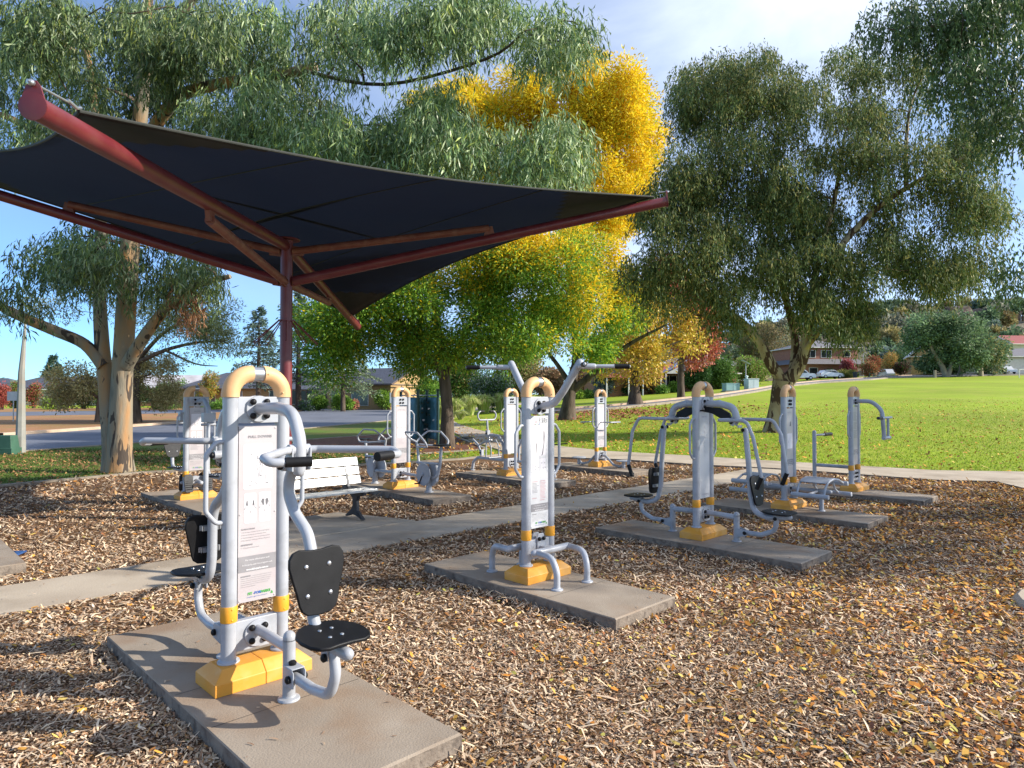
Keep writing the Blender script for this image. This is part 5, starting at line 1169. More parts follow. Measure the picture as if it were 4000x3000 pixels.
def inside(P, poly):
    x, y = P[:,0], P[:,1]; r = np.zeros(len(P), bool); n = len(poly); j = n-1
    for i in range(n):
        xi, yi, xj, yj = poly[i][0], poly[i][1], poly[j][0], poly[j][1]
        c = ((yi > y) != (yj > y)) & (x < (xj-xi)*(y-yi)/((yj-yi) or 1e-9)+xi); r ^= c; j = i
    return r
def hzv(P): return np.array([hz(a, b) for a, b in P])
def scatter(n, d0, d1, pw=1.0, xm=.82, xlo=None):
    d = (d0**(1+pw)+(d1**(1+pw)-d0**(1+pw))*rs.rand(n))**(1/(1+pw)); x = d*rs.uniform(-xm if xlo is None else xlo, xm, n); return np.stack([x, d], 1)
mulp = [(p.x, p.y) for p in mul]
def chips(P, L_, W_, cols, zs, tilt=.35, zbase=.008, curl=.0):
    n = len(P); a = rs.uniform(0, 2*PI, n); t = rs.normal(size=n)*tilt; D = np.stack([np.cos(a)*np.cos(t), np.sin(a)*np.cos(t), np.sin(t)], 1); S = np.cross(D, np.array([0,0,1.0])); S = nrm(S)
    r = rs.normal(size=n)*tilt; S = nrm(S*np.cos(r)[:,None]+np.array([0,0,1.0])*np.sin(r)[:,None]); B = np.cross(S, D)
    z = zbase+rs.rand(n)*zs+np.abs(np.sin(t))*L_*.5; c = np.stack([P[:,0], P[:,1], z], 1); Ln = L_[:,None]; Wd = W_[:,None]; k = (rs.uniform(-1, 1, n)*curl)[:,None]
    a0 = c-D*Ln*.5; a1 = c+D*Ln*.5; m = c+S*k*Ln+B*abs(k)*Ln*.4
    e = rs.uniform(.3, .9, n)[:,None]*Wd*.5
    V6 = np.stack([a0-S*e, a0+S*e, m+S*Wd*.5, m-S*Wd*.5, a1+S*e, a1-S*e], 1).reshape(-1,3); i = np.arange(n)[:,None]*6
    f = np.concatenate([i+np.array([[0,1,2,3]]), i+np.array([[3,2,4,5]])], 0); pat = .5+.5*np.sin(P[:,0]*1.9+np.sin(P[:,1]*1.3)*1.5)*np.sin(P[:,1]*2.3+np.sin(P[:,0]*.9)*2); col = cols[rs.randint(0, len(cols), n)]*rs.uniform(.7, 1.2, (n,1))*(.86+.42*pat)[:,None]; return V6, f, np.repeat(np.clip(col, 0, 1), 6, 0)
CH = np.array([(.58,.42,.28),(.50,.33,.20),(.68,.54,.38),(.36,.21,.12),(.24,.135,.08),(.13,.075,.045),(.36,.27,.19),(.48,.36,.25),(.40,.22,.09),(.66,.50,.32)])
gs = []
for (n, d0, d1, ln, wd) in ((105000,2.9,5.4,.024,.0085),(72000,5.2,8.5,.032,.012),(48000,8.3,13,.046,.018),(26000,12.5,19,.07,.026)):
    P = scatter(n, d0, d1); P = P[inside(P, mulp) & ~blocked(P)]; m = len(P); gs.append(chips(P, ln*rs.lognormal(0, .38, m), wd*rs.lognormal(0, .3, m), CH, .016, .30, .008, .10))
eb = []                                        # bark heaped unevenly against the slab edges
for (c, u0, u1, v0, v1) in SLABS[:6]:
    per_ = 2*(u1-u0+v1-v0); m = int(per_*520); s_ = rs.rand(m)*per_; o_ = np.abs(rs.normal(size=m))*.05+.004; a_ = np.where(s_ < (u1-u0), 0, np.where(s_ < (u1-u0)+(v1-v0), 1, np.where(s_ < 2*(u1-u0)+(v1-v0), 2, 3)))
    uu = np.select([a_==0, a_==1, a_==2], [u0+s_, u1+o_, u0+s_-(u1-u0)-(v1-v0)], u0-o_); vv = np.select([a_==0, a_==1, a_==2], [v0-o_, v0+s_-(u1-u0), v1+o_], v0+s_-2*(u1-u0)-(v1-v0))
    eb.append(np.array([c[0], c[1]])+uu[:,None]*Un+vv[:,None]*Vn)
P = np.concatenate(eb); P = P[~blocked(P)]; m = len(P); hp = np.clip(.5+.5*np.sin(P[:,0]*5)*np.sin(P[:,1]*6), 0, 1); v_, f_, c_ = chips(P, .03*rs.lognormal(0, .4, m), .010*rs.lognormal(0, .3, m), CH, .02, .4, .01, .1); v_[:,2] += np.repeat(hp*.035*rs.rand(m), 6); gs.append((v_, f_, c_))
P = scatter(900, 2.9, 9); P = P[blocked(P)]; m = len(P); u_ = P@Un; onp = (u_ > 7.19) & (u_ < 9.7) ; v_, f_, c_ = chips(P, rs.uniform(.015,.05,m), rs.uniform(.005,.012,m), CH[[0,3,4,6]], .002, .12, .0, .15); v_[:,2] += np.repeat(np.where(onp, .040, PAD+.004), 6); gs.append((v_, f_, c_))
P = scatter(2600, 2.9, 9); P = P[inside(P, mulp) & ~blocked(P, .03)]; m = len(P); gs.append(chips(P, rs.uniform(.06,.14,m), rs.uniform(.008,.018,m), CH[[0,2,6,7,9]], .03, .18, .018, .22))
tag(put_crown(join_geo(*gs), None, 'bark_chips', M['litter']), kind='stuff')
# fallen leaves
LF = np.array([(.66,.27,.045),(.56,.22,.04),(.62,.30,.05),(.66,.38,.08),(.52,.26,.05),(.58,.34,.07),(.40,.17,.05),(.30,.12,.05),(.62,.45,.12),(.46,.22,.08),(.22,.09,.05),(.40,.36,.08)])
gs = []
for (n, d0, d1, s) in ((12000,2.9,7,.036),(13000,7,13,.045),(9000,12,19,.055)):
    P = scatter(n, d0, d1); w = np.clip(.22+1.5*(P[:,0]/P[:,1]), .12, 1.6); cl_ = .5+.5*np.sin(P[:,0]*2.1+1)*np.sin(P[:,1]*2.7+P[:,0]); P = P[(rs.rand(len(P)) < w*(.4+.9*cl_)) & inside(P, mulp) & ~(blocked(P) & (rs.rand(len(P)) < .985))]
    m = len(P); z = np.where(blocked(P), .03, .022); v, f, c = chips(P, s*rs.uniform(.6,1.5,m), s*.55*rs.uniform(.6,1.3,m), LF, .012, .35, .022, .10)
    gs.append((v, f, c))
P = scatter(16000, 16, 48, .6, 1.0, -.15); P = P[~inside(P, mulp)]
w = np.clip(1.25-(P[:,1]-17)/30, .1, 1)*np.where(P[:,0] > 9, .5, 1.0); P = P[rs.rand(len(P)) < w]; perp = [(p.x, p.y) for p in per]; P = P[~inside(P, perp)]
v, f, c = chips(P, rs.uniform(.05,.11,len(P)), rs.uniform(.035,.07,len(P)), LF, .03, .4, .045, .1); v[:,2] += np.repeat(hzv(P), 6); gs.append((v, f, c))
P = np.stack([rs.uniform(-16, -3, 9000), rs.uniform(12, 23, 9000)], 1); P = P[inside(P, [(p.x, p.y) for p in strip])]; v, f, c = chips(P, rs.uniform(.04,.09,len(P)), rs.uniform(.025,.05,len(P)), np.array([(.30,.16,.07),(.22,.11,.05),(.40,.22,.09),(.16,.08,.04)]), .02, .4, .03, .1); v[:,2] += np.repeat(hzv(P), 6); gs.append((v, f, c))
P = scatter(9000, 2.9, 15, 1, .82, .22); P = P[inside(P, mulp) & ~blocked(P)]; P = P[rs.rand(len(P)) < np.clip((P[:,0]/P[:,1]-.25)*2.2, 0, 1)*(.35+.65*(np.sin(P[:,0]*3)*np.sin(P[:,1]*2.2) > -.2))]; gs.append(chips(P, rs.uniform(.03,.07,len(P)), rs.uniform(.018,.035,len(P)), LF[:5], .02, .35, .024, .12))
# red carpet under the maple and yellow tree
q = gp(2430,1610); P = np.stack([q.x+rs.normal(size=2600)*4.2, q.y+rs.normal(size=2600)*4.5-2], 1); v, f, c = chips(P, rs.uniform(.10,.2,len(P)), rs.uniform(.07,.13,len(P)), np.array([(.30,.08,.06),(.36,.14,.07),(.22,.06,.05)]), .03, .3, .06, .1); v[:,2] += np.repeat(hzv(P), 6); gs.append((v, f, c))
tag(put_crown(join_geo(*gs), None, 'fallen_leaves', M['litter']), kind='stuff')
# grass blades on the nearer turf
def blades(P, h, w, cols):
    n = len(P); a = rs.uniform(0, 2*PI, n); s = np.stack([np.cos(a), np.sin(a), np.zeros(n)], 1)*w; b = np.stack([P[:,0], P[:,1], hzv(P)], 1); lean = rs.normal(size=(n,3))*.35; lean[:,2] = 1; t = b+lean*(h*rs.uniform(.5,1.3,n))[:,None]
    v = np.stack([b-s, b+s, t+s*.15, t-s*.15], 1).reshape(-1,3); c = cols[rs.randint(0, len(cols), n)]*rs.uniform(.75,1.2,(n,1)); return v, np.arange(n*4).reshape(-1,4), np.repeat(np.clip(c, 0, 1), 4, 0)
GC = np.array([(.18,.30,.02),(.25,.38,.03),(.30,.42,.05),(.38,.36,.10)])
P1 = scatter(120000, 15.5, 52, .1, .85, -.12); P1 = P1[rs.rand(len(P1)) < np.clip(1-(P1[:,1]-24)/28, 0, 1)]; P1 = P1[~inside(P1, mulp) & ~inside(P1, perp) & ~inside(P1, [(p.x, p.y) for p in wind]) & ~inside(P1, [(p.x, p.y) for p in ring])& ~inside(P1, [(p.x, p.y) for p in road])]
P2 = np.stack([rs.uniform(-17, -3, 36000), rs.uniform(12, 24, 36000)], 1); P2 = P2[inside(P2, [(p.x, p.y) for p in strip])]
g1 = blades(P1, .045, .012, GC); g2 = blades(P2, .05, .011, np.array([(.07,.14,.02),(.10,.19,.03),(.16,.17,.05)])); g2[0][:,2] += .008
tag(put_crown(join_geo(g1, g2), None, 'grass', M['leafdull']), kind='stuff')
# ------------------------------------------------------------------ houses
def brick(name, c1, c2, mortar, sc=1.0):
    m, nt, b = new_mat(name); N = nt.nodes; L = nt.links; tc = N.new('ShaderNodeTexCoord'); mp = N.new('ShaderNodeMapping'); mp.inputs['Rotation'].default_value = (PI/2,0,0)
    sx = N.new('ShaderNodeSeparateXYZ'); cb = N.new('ShaderNodeCombineXYZ'); ad = N.new('ShaderNodeMath'); L.new(tc.outputs['Object'], sx.inputs['Vector']); L.new(sx.outputs['X'], ad.inputs[0]); L.new(sx.outputs['Y'], ad.inputs[1]); L.new(ad.outputs['Value'], cb.inputs['X']); L.new(sx.outputs['Z'], cb.inputs['Y'])
    t = N.new('ShaderNodeTexBrick'); t.inputs['Color1'].default_value = (*c1,1); t.inputs['Color2'].default_value = (*c2,1); t.inputs['Mortar'].default_value = (*mortar,1); t.inputs['Scale'].default_value = 2.2*sc; t.inputs['Mortar Size'].default_value = .012
    L.new(cb.outputs['Vector'], t.inputs['Vector']); L.new(t.outputs['Color'], b.inputs['Base Color']); b.inputs['Roughness'].default_value = .9; return m
def rooft(name, c1, c2):
    m, nt, b = new_mat(name); N = nt.nodes; L = nt.links; tc = N.new('ShaderNodeTexCoord'); n = N.new('ShaderNodeTexNoise'); n.inputs['Scale'].default_value = 5; L.new(tc.outputs['Object'], n.inputs['Vector'])
    w = N.new('ShaderNodeTexWave'); w.bands_direction = 'Z'; w.inputs['Scale'].default_value = 3.2; w.inputs['Distortion'].default_value = .3; L.new(tc.outputs['Object'], w.inputs['Vector'])
    mx = N.new('ShaderNodeMixRGB'); mx.inputs['Color1'].default_value = (*c1,1); mx.inputs['Color2'].default_value = (*c2,1); ad = N.new('ShaderNodeMath'); ad.operation = 'MULTIPLY'; L.new(n.outputs['Fac'], ad.inputs[0]); L.new(w.outputs['Fac'], ad.inputs[1]); L.new(ad.outputs['Value'], mx.inputs['Fac'])
    L.new(mx.outputs['Color'], b.inputs['Base Color']); b.inputs['Roughness'].default_value = .75
    bp = N.new('ShaderNodeBump'); bp.inputs['Strength'].default_value = .5; bp.inputs['Distance'].default_value = .08; L.new(w.outputs['Fac'], bp.inputs['Height']); L.new(bp.outputs['Normal'], b.inputs['Normal']); return m
M['bryellow'] = brick('yellow_brick', (.40,.245,.10), (.47,.30,.135), (.36,.27,.16)); M['brred'] = brick('red_brick', (.27,.10,.065), (.34,.14,.09), (.28,.2,.16)); M['brorange'] = brick('orange_brick', (.48,.22,.11), (.55,.27,.14), (.45,.3,.2)); M['cream'] = noise_mat('cream_render', (.58,.50,.36), (.64,.56,.42), 2, .9)
M['rdark'] = rooft('dark_roof_tile', (.05,.055,.075), (.17,.18,.22)); M['rgrey'] = rooft('grey_roof_tile', (.13,.12,.13), (.26,.25,.26)); M['rred'] = rooft('red_roof_tile', (.26,.05,.045), (.42,.12,.10)); M['rblue'] = noise_mat('blue_grey_metal_roof', (.22,.25,.32), (.30,.34,.42), 2, .45); M['rpale'] = noise_mat('pale_metal_roof', (.40,.36,.35), (.62,.60,.60), .6, .4, 0)
M['glass'] = noise_mat('dark_window_glass', (.015,.018,.02), (.04,.045,.05), .8, .12); M['trimw'] = noise_mat('white_trim', (.62,.60,.55), (.70,.68,.63), 4, .6); M['trimd'] = noise_mat('brown_trim', (.09,.06,.045), (.13,.09,.07), 4, .6); M['garage'] = noise_mat('grey_roller_door', (.16,.17,.18), (.22,.23,.24), 3, .6); M['garagec'] = noise_mat('cream_roller_door', (.60,.53,.42), (.66,.60,.48), 3, .6)
def house(name, label, px, d, rz, w, l, h, rise, wall, roof, wins=(), doors=(), garage=(), kind='hip', over=.55, fascia='trimw', extra=None, dz=0.0, cat='house', group='brick houses beyond the roads', sashes=True):
    b = gx(px, d); b.z += dz; t = thing(name, label, cat, b, rz, group)
    mb = MB(); mb.box((0,0,h/2-.3), (w,l,h+.6)); mb.build('wall', M[wall], t, smooth=0)
    W, Ln = w/2+over, l/2+over; rb = MB(); z0, z1 = h-.02, h+rise
    if kind == 'hip':
        s = max(.01, W-Ln); rb.add([(-W,-Ln,z0),(W,-Ln,z0),(W,Ln,z0),(-W,Ln,z0),(-s,0,z1),(s,0,z1)], [(0,1,5,4),(1,2,5),(2,3,4,5),(3,0,4),(3,2,1,0)])
    elif kind == 'gable':
        rb.add([(-W,-Ln,z0),(W,-Ln,z0),(W,Ln,z0),(-W,Ln,z0),(-W,0,z1),(W,0,z1)], [(0,1,5,4),(2,3,4,5),(3,2,1,0)])
        for sx in (-1, 1):
            g = MB(); x = sx*(w/2-.01); g.prism([(-l/2,h-.04),(l/2,h-.04),(0,h-.04+rise*(l/2)/Ln)], (x,0,0), (0,1,0), (0,0,1), .16); g.build('gable', M[wall], t, smooth=0)
            bb = MB(); 
            for sy in (-1, 1): bb.tube([(sx*(W+.01),sy*Ln,z0),(sx*(W+.01),0,z1)], .09, 4)
            bb.build('barge_board', M[fascia], t, smooth=0)
        rb = MB(); th = .12
        for sy in (-1, 1): rb.add([(-W,sy*Ln,z0),(W,sy*Ln,z0),(W,0,z1),(-W,0,z1),(-W,sy*Ln,z0+th),(W,sy*Ln,z0+th),(W,0,z1+th),(-W,0,z1+th)], [(0,1,2,3),(7,6,5,4),(0,4,5,1),(1,5,6,2),(3,2,6,7),(0,3,7,4)])
    rb.build('roof', M[roof], t, smooth=0)
    f = MB()
    for (a, c) in (((-W,-Ln),(W,-Ln)),((W,-Ln),(W,Ln)),((-W,-Ln),(-W,Ln))): f.tube([(a[0],a[1],z0-.03),(c[0],c[1],z0-.03)], .09, 6)
    f.build('gutter', M[fascia], t, smooth=0)
    def panel(nm, side, a, z, ww, hh, mt, fr='trimw', depth=.05):
        ax, o = {'f': (Vector((1,0,0)), Vector((a,-l/2,0))), 'r': (Vector((0,1,0)), Vector((w/2,a,0))), 'l': (Vector((0,-1,0)), Vector((-w/2,a,0)))}[side]
        nn = Vector((0,0,1)).cross(ax)*-1; nn = {'f': Vector((0,-1,0)), 'r': Vector((1,0,0)), 'l': Vector((-1,0,0))}[side]
        fm = MB(); fm.prism([(-ww/2-.07,-.07),(ww/2+.07,-.07),(ww/2+.07,hh+.07),(-ww/2-.07,hh+.07)], o+nn*.015+Vector((0,0,z)), ax, (0,0,1), .09); fo = fm.build(nm, M[fr], t, smooth=0)
        gm = MB(); n = 1 if nm != 'window' else max(1, int(ww/1.0))
        for k in range(n): gm.prism([(-ww/2+ww*k/n+.03,.0),(-ww/2+ww*(k+1)/n-.03,0),(-ww/2+ww*(k+1)/n-.03,hh),(-ww/2+ww*k/n+.03,hh)], o+nn*.055+Vector((0,0,z)), ax, (0,0,1), .03)
        gm.build('pane' if nm == 'window' else 'door_leaf', M[mt], fo, smooth=0)
    for q in wins: panel('window', *q, 'glass')
    for q in doors: panel('door', *q, 'trimd')
    for q in garage: panel('garage_door', *q, 'garagec' if wall in ('cream',) else 'garage')
    if extra: extra(t, w, l, h)
    return t
def chim(x, y, z, wall):
    def fn(t, w, l, h): mb = MB(); mb.box((x,y,h+z), (.8,.6,1.6)); mb.build('chimney', M[wall], t, smooth=0)
    return fn
def posts(xs, y, hh, deck=True, roof='rgrey', dep=2.4, mat='trimw'):
    def fn(t, w, l, h):
        for x in xs: mb = MB(); mb.box((x,-l/2-dep+.2,hh/2-.2), (.16,.16,hh+.4)); mb.build('porch_post', M[mat], t, smooth=0)
        mb = MB(); x0, x1 = min(xs)-.4, max(xs)+.4; mb.add([(x0,-l/2-dep,hh),(x1,-l/2-dep,hh),(x1,-l/2+.02,hh+.5),(x0,-l/2+.02,hh+.5),(x0,-l/2-dep,hh+.12),(x1,-l/2-dep,hh+.12),(x1,-l/2+.02,hh+.62),(x0,-l/2+.02,hh+.62)], [(3,2,1,0),(4,5,6,7),(0,1,5,4),(1,2,6,5),(3,0,4,7)])
        mb.build('porch_roof', M[roof], t, smooth=0)
    return fn
HB = 'brick houses beyond the roads'
house('brick_house', 'yellow brick house with blue-grey tiled gable across the car park', 1487, 84, R(-27), 9.5, 8.5, 2.9, 2.0, 'bryellow', 'rdark', wins=(('f',.3,.5,2.4,1.7),('f',-3.2,.9,1.5,1.2)), kind='gable', fascia='trimd')
house('brick_house', 'long low yellow brick house with dark roof and garages behind the sail post', 1060, 92, R(2), 21, 9, 2.5, 2.2, 'bryellow', 'rdark', wins=(('f',5.5,.5,3,1.7),('f',8.6,.4,1.6,1.9),('f',2.2,.6,2,1.6)), garage=(('f',-7,.05,2.6,2.1),('f',-3.6,.05,2.6,2.1)), extra=posts([4,6.5,9], 0, 2.3, roof='rdark', mat='trimd'), fascia='trimd')
house('brick_house', 'pale-roofed house behind the shrubs left of the nearest machine', 760, 105, R(4), 17, 9, 2.6, 2.0, 'brred', 'rpale', wins=(('f',5,.7,2,1.3),('f',-5,.7,2,1.3)), kind='gable')
house('brick_house', 'cream house with dark roof behind the red saplings at far left', 330, 112, R(-3), 24, 9, 2.5, 2.1, 'cream', 'rdark', wins=(('f',-2,.6,2.2,1.4),('f',3,.6,2.2,1.4)), garage=(('f',8,.05,3,2.1),))
house('brick_house', 'low dark-roofed house cut by the left photo edge', -30, 112, R(2), 14, 9, 2.5, 1.9, 'bryellow', 'rdark', wins=(('f',2,.6,2.2,1.4),('f',5,.6,1.5,1.4)))
house('brick_house', 'two-storey orange brick house with red awning roof behind the leaning ash', 2430, 96, R(8), 9, 8, 4.4, .9, 'brorange', 'rred', wins=(('f',-2.5,2.9,1.6,1.1),('f',1.6,2.9,1.6,1.1),('f',1.6,.5,2.2,1.5)), garage=(), extra=posts([-4,-1,3.4], 0, 2.3, roof='rred'))
def gport(t, w, l, h):
    mb = MB(); mb.prism([(-2.6,2.35),(2.6,2.35),(0,3.6)], (-1.0,-l/2-2.7,0), (1,0,0), (0,0,1), .12); mb.build('porch_gable', M['trimw'], t, smooth=0)
    mb = MB(); mb.add([(-4.0,-l/2-2.9,2.3),(-1,-l/2-2.9,3.85),(-1,-l/2+1.5,3.85),(-4.0,-l/2+1.5,2.3)], [(0,1,2,3)]); mb.add([(-1,-l/2-2.9,3.85),(2.0,-l/2-2.9,2.3),(2.0,-l/2+1.5,2.3),(-1,-l/2+1.5,3.85)], [(0,1,2,3)]); mb.build('porch_roof', M['rblue'], t, smooth=0)
    for x in (-3.5,-1,1.5): mb = MB(); mb.box((x,-l/2-2.7,1.1), (.16,.16,2.6)); mb.build('porch_post', M['trimw'], t, smooth=0)
house('brick_house', 'single-storey red brick house with white gabled porch and red roof', 2640, 100, R(4), 15, 8, 2.5, 1.5, 'brred', 'rred', wins=(('f',-2.2,.4,2.0,1.7),('f',3.2,.4,2.0,1.7),('f',5.8,.4,1.5,1.7)), extra=gport)
house('brick_house', 'blue-grey roofed wing left of the white porch', 2545, 104, R(4), 9, 9, 2.6, 1.6, 'brred', 'rblue', wins=(('f',0,.6,2.0,1.4),))
house('brick_house', 'grey-roofed house rising behind the red-roofed one', 2720, 128, R(-12), 15, 11, 3.6, 2.8, 'brred', 'rgrey', wins=(('f',0,1.2,2.0,1.4),))
def skirt(t, w, l, h):
    mb = MB(); z0, z1 = 2.7, 3.7
    for (a, c, n) in (((-w/2,-l/2),(w/2,-l/2),(0,-1)),((w/2,-l/2),(w/2,l/2),(1,0)),((-w/2,l/2),(-w/2,-l/2),(-1,0))):
        A, B, Nn = Vector((*a,0)), Vector((*c,0)), Vector((*n,0)); e = (B-A).normalized()*1.2
        mb.add([A-e+Nn*1.2+Vector((0,0,z0)), B+e+Nn*1.2+Vector((0,0,z0)), B+Nn*.03+Vector((0,0,z1)), A+Nn*.03+Vector((0,0,z1))], [(0,1,2,3)])
    mb.build('awning_roof', M['rgrey'], t, smooth=0)
house('brick_house', 'large two-storey brown brick house right of the big gum trunk', 3180, 134, R(6), 12, 10, 5.9, 1.7, 'brred', 'rgrey', wins=(('f',-3.6,4.0,2.0,1.3),('f',-.4,4.0,2.0,1.3),('f',3.8,4.2,1.2,1.1),('f',-3,.8,1.6,1.2)), extra=skirt)
house('brick_house', 'beige gabled house half hidden by the dark hedge trees', 3592, 142, R(-114), 8, 3.8, 4.0, 2.2, 'bryellow', 'rpale', wins=(('r',0,1.2,1.2,1.2),), kind='gable')
house('brick_house', 'cream garage house at the right edge of the photo', 3975, 126, R(0), 14, 9, 3.0, 1.6, 'cream', 'rgrey', wins=(('f',-6.2,.9,.9,1.2),), garage=(('f',-3.6,.05,4.2,2.3),('f',1.5,.05,4.2,2.3)), kind='gable')
house('brick_house', 'cream house with red ridge on the slope above the garage', 3990, 158, R(5), 11, 8, 4.2, 2.2, 'cream', 'rred', wins=(('f',-3,2.0,1.5,1.2),), kind='gable', dz=3.0)

# ------------------------------------------------------------------ cars
M['carwhite'] = noise_mat('white_car_paint', (.66,.67,.69), (.70,.71,.73), 1, .25, coat=.8); M['carglass'] = noise_mat('tinted_car_glass', (.02,.025,.03), (.03,.035,.04), 1, .08); M['tyre'] = noise_mat('black_tyre', (.012,.012,.012), (.02,.02,.02), 12, .8); M['lampred'] = noise_mat('red_lamp_lens', (.35,.01,.01), (.4,.02,.02), 5, .3); M['lampw'] = noise_mat('clear_lamp_lens', (.6,.6,.62), (.7,.7,.72), 5, .2)
def car(label, px, d, rz, prof, glass, W=1.75, L_=4.2, name='parked_car', cat='car', wb=(-1.3,1.3)):
    b = gx(px, d, .10); t = thing(name, label, cat, b, rz, 'white cars parked across the field')
    mb = MB(); n = len(prof); rows = []
    for k, (s, sc) in enumerate(((-1,.93),(-.96,1),(.96,1),(1,.93))):
        rows.append([(x, s*W/2*(1 if z < .95 else .86), .3+(z-.3)*(sc if z > .5 else 1)) for x, z in prof])
    for a, c in zip(rows[:-1], rows[1:]): mb.add(a+c, [(i, (i+1)%n, n+(i+1)%n, n+i) for i in range(n)])
    mb.add(rows[0], [tuple(range(n))]); mb.add(rows[-1], [tuple(reversed(range(n)))]); mb.build('body', M['carwhite'], t, smooth=30, bevel=.03)
    for pts in glass:
        for s in (-1, 1): g = MB(); g.prism(pts, (0,s*(W/2*.862+.006),0), (1,0,0), (0,0,1), .02); g.build('side_window', M['carglass'], t, smooth=0)
    for wx in wb:
        for s in (-1, 1):
            g = MB(); g.lathe([(.20,-.10),(.31,-.10),(.33,-.06),(.33,.06),(.31,.10),(.20,.10)], (wx,s*(W/2-.09),.33), (0,1,0), 22); o = g.build('wheel', M['tyre'], t)
            g = MB(); g.lathe([(.19,-.02),(.19,.02),(.05,.04)], (wx,s*(W/2+.005),.33), (0,s,0), 14); g.build('rim', M['steel'], o)
    for s in (-1, 1):
        g = MB(); g.box((-L_/2+.04,s*W*.36,.72), (.10,.3,.14)); g.build('headlight', M['lampw'], t, smooth=0); g = MB(); g.box((L_/2-.04,s*W*.36,.80), (.10,.24,.2)); g.build('tail_light', M['lampred'], t, smooth=0)
HATCH = [(-2.1,.35),(-2.1,.75),(-1.9,.85),(-1.2,.95),(-.55,1.42),(.2,1.47),(1.4,1.42),(1.95,1.0),(2.1,.9),(2.1,.35)]
UTE = [(-2.4,.4),(-2.4,.95),(-2.2,1.08),(-1.3,1.15),(-.7,1.7),(.7,1.72),(1.0,1.2),(2.4,1.2),(2.45,.5),(2.4,.4)]
VAN = [(-2.3,.4),(-2.35,.9),(-2.2,1.1),(-1.6,1.4),(-1.0,1.95),(2.2,2.0),(2.35,1.6),(2.35,.4)]
hg = [[(-1.05,.98),(-.52,1.37),(.1,1.40),(.1,.98)],[(.16,.98),(.16,1.40),(1.3,1.36),(1.6,1.0)]]
car('white hatchback parked in front of the red-leaved shrub', 3243, 118, R(185), HATCH, hg); car('white ute parked right beside the big gum trunk', 3125, 117, R(175), UTE, [[(-1.0,1.2),(-.62,1.64),(-.05,1.66),(-.05,1.2)],[(.0,1.2),(.0,1.66),(.6,1.66),(.8,1.22)]], W=1.85, L_=4.8, wb=(-1.5,1.5))
car('white van nearest the camera on the far street', 3470, 158, R(75), VAN, [[(-1.5,1.4),(-1.0,1.85),(-.3,1.88),(-.3,1.4)],[(-.2,1.4),(-.2,1.88),(2.0,1.9),(2.0,1.4)]], W=1.9, L_=4.7, name='parked_van', cat='van'); car('boxier white van just behind the other on the far street', 3455, 172, R(80), [(x, z*1.12) for x, z in VAN], [[(-1.5,1.6),(-1.0,2.05),(2.0,2.1),(2.0,1.6)]], W=1.95, L_=4.8, name='parked_van', cat='van')
car('white car parked before the cream garage door', 3928, 121, R(80), HATCH, hg); car('pale car in the shade under the carport trees', 2893, 108, R(10), HATCH, hg)

# ------------------------------------------------------------------ street furniture
b = gp(80,1772); t = thing('concrete_pole', 'tapering concrete lamp pole beside the green box at far left', 'pole', b)
mb = MB(); mb.tube([(0,0,-.2),(0,0,.15),(.0,0,2.6),(.11,0,4.35)], [.155,.15,.10,.028], 8); mb.build('pole_shaft', noise_mat('pole_concrete', (.24,.24,.215), (.31,.30,.27), 3, .9, 0, .2, 40, c3=(.30,.20,.12), s3=1.5, amt3=.5), t, smooth=20)
M['cabgreen'] = noise_mat('green_cabinet', (.03,.09,.055), (.045,.12,.075), 3, .6); M['cabteal'] = noise_mat('pale_teal_cabinet', (.24,.40,.42), (.30,.46,.47), 1.2, .5); M['cabwhite'] = noise_mat('pale_white_cabinet', (.50,.60,.58), (.56,.66,.64), 1.2, .5)
b = gp(30,1776); t = thing('utility_box', 'short green utility box at the foot of the concrete pole', 'utility box', b)
mb = MB(); mb.add([(-.25,-.2,.2),(.25,-.2,.2),(.25,.2,.2),(-.25,.2,.2),(-.20,-.16,.62),(.20,-.16,.62),(.20,.16,.62),(-.20,.16,.62)], [(0,1,5,4),(1,2,6,5),(2,3,7,6),(3,0,4,7),(4,5,6,7)]); mb.build('cover', M['cabgreen'], t, smooth=0, bevel=.015)
mb = MB(); mb.box((0,0,.10), (.58,.46,.24)); mb.build('plinth', M['cabgreen'], t, smooth=0, bevel=.01)
b = gx(55, 46); t = thing('road_sign', 'blank grey back of a road sign behind the concrete pole', 'sign', b); mb = MB(); mb.box((0,0,1.75), (.92,.03,.62)); mb.build('sign_board', M['galv'], t, smooth=0); mb = MB(); mb.tube([(-.05,.03,-.1),(-.05,.03,2.05)], .035, 8); mb.build('post', M['galv'], t)
b = gp(1527,1645); t = thing('street_sign', 'narrow white sign on a thin post left of the climbing wall', 'sign', b); mb = MB(); mb.tube([(.08,0,-.1),(.08,0,2.0)], .03, 8); mb.build('post', M['galv'], t); mb = MB(); mb.box((0,-.04,1.62), (.16,.02,.72)); mb.build('sign_board', M['inkwhite'], t, smooth=0)
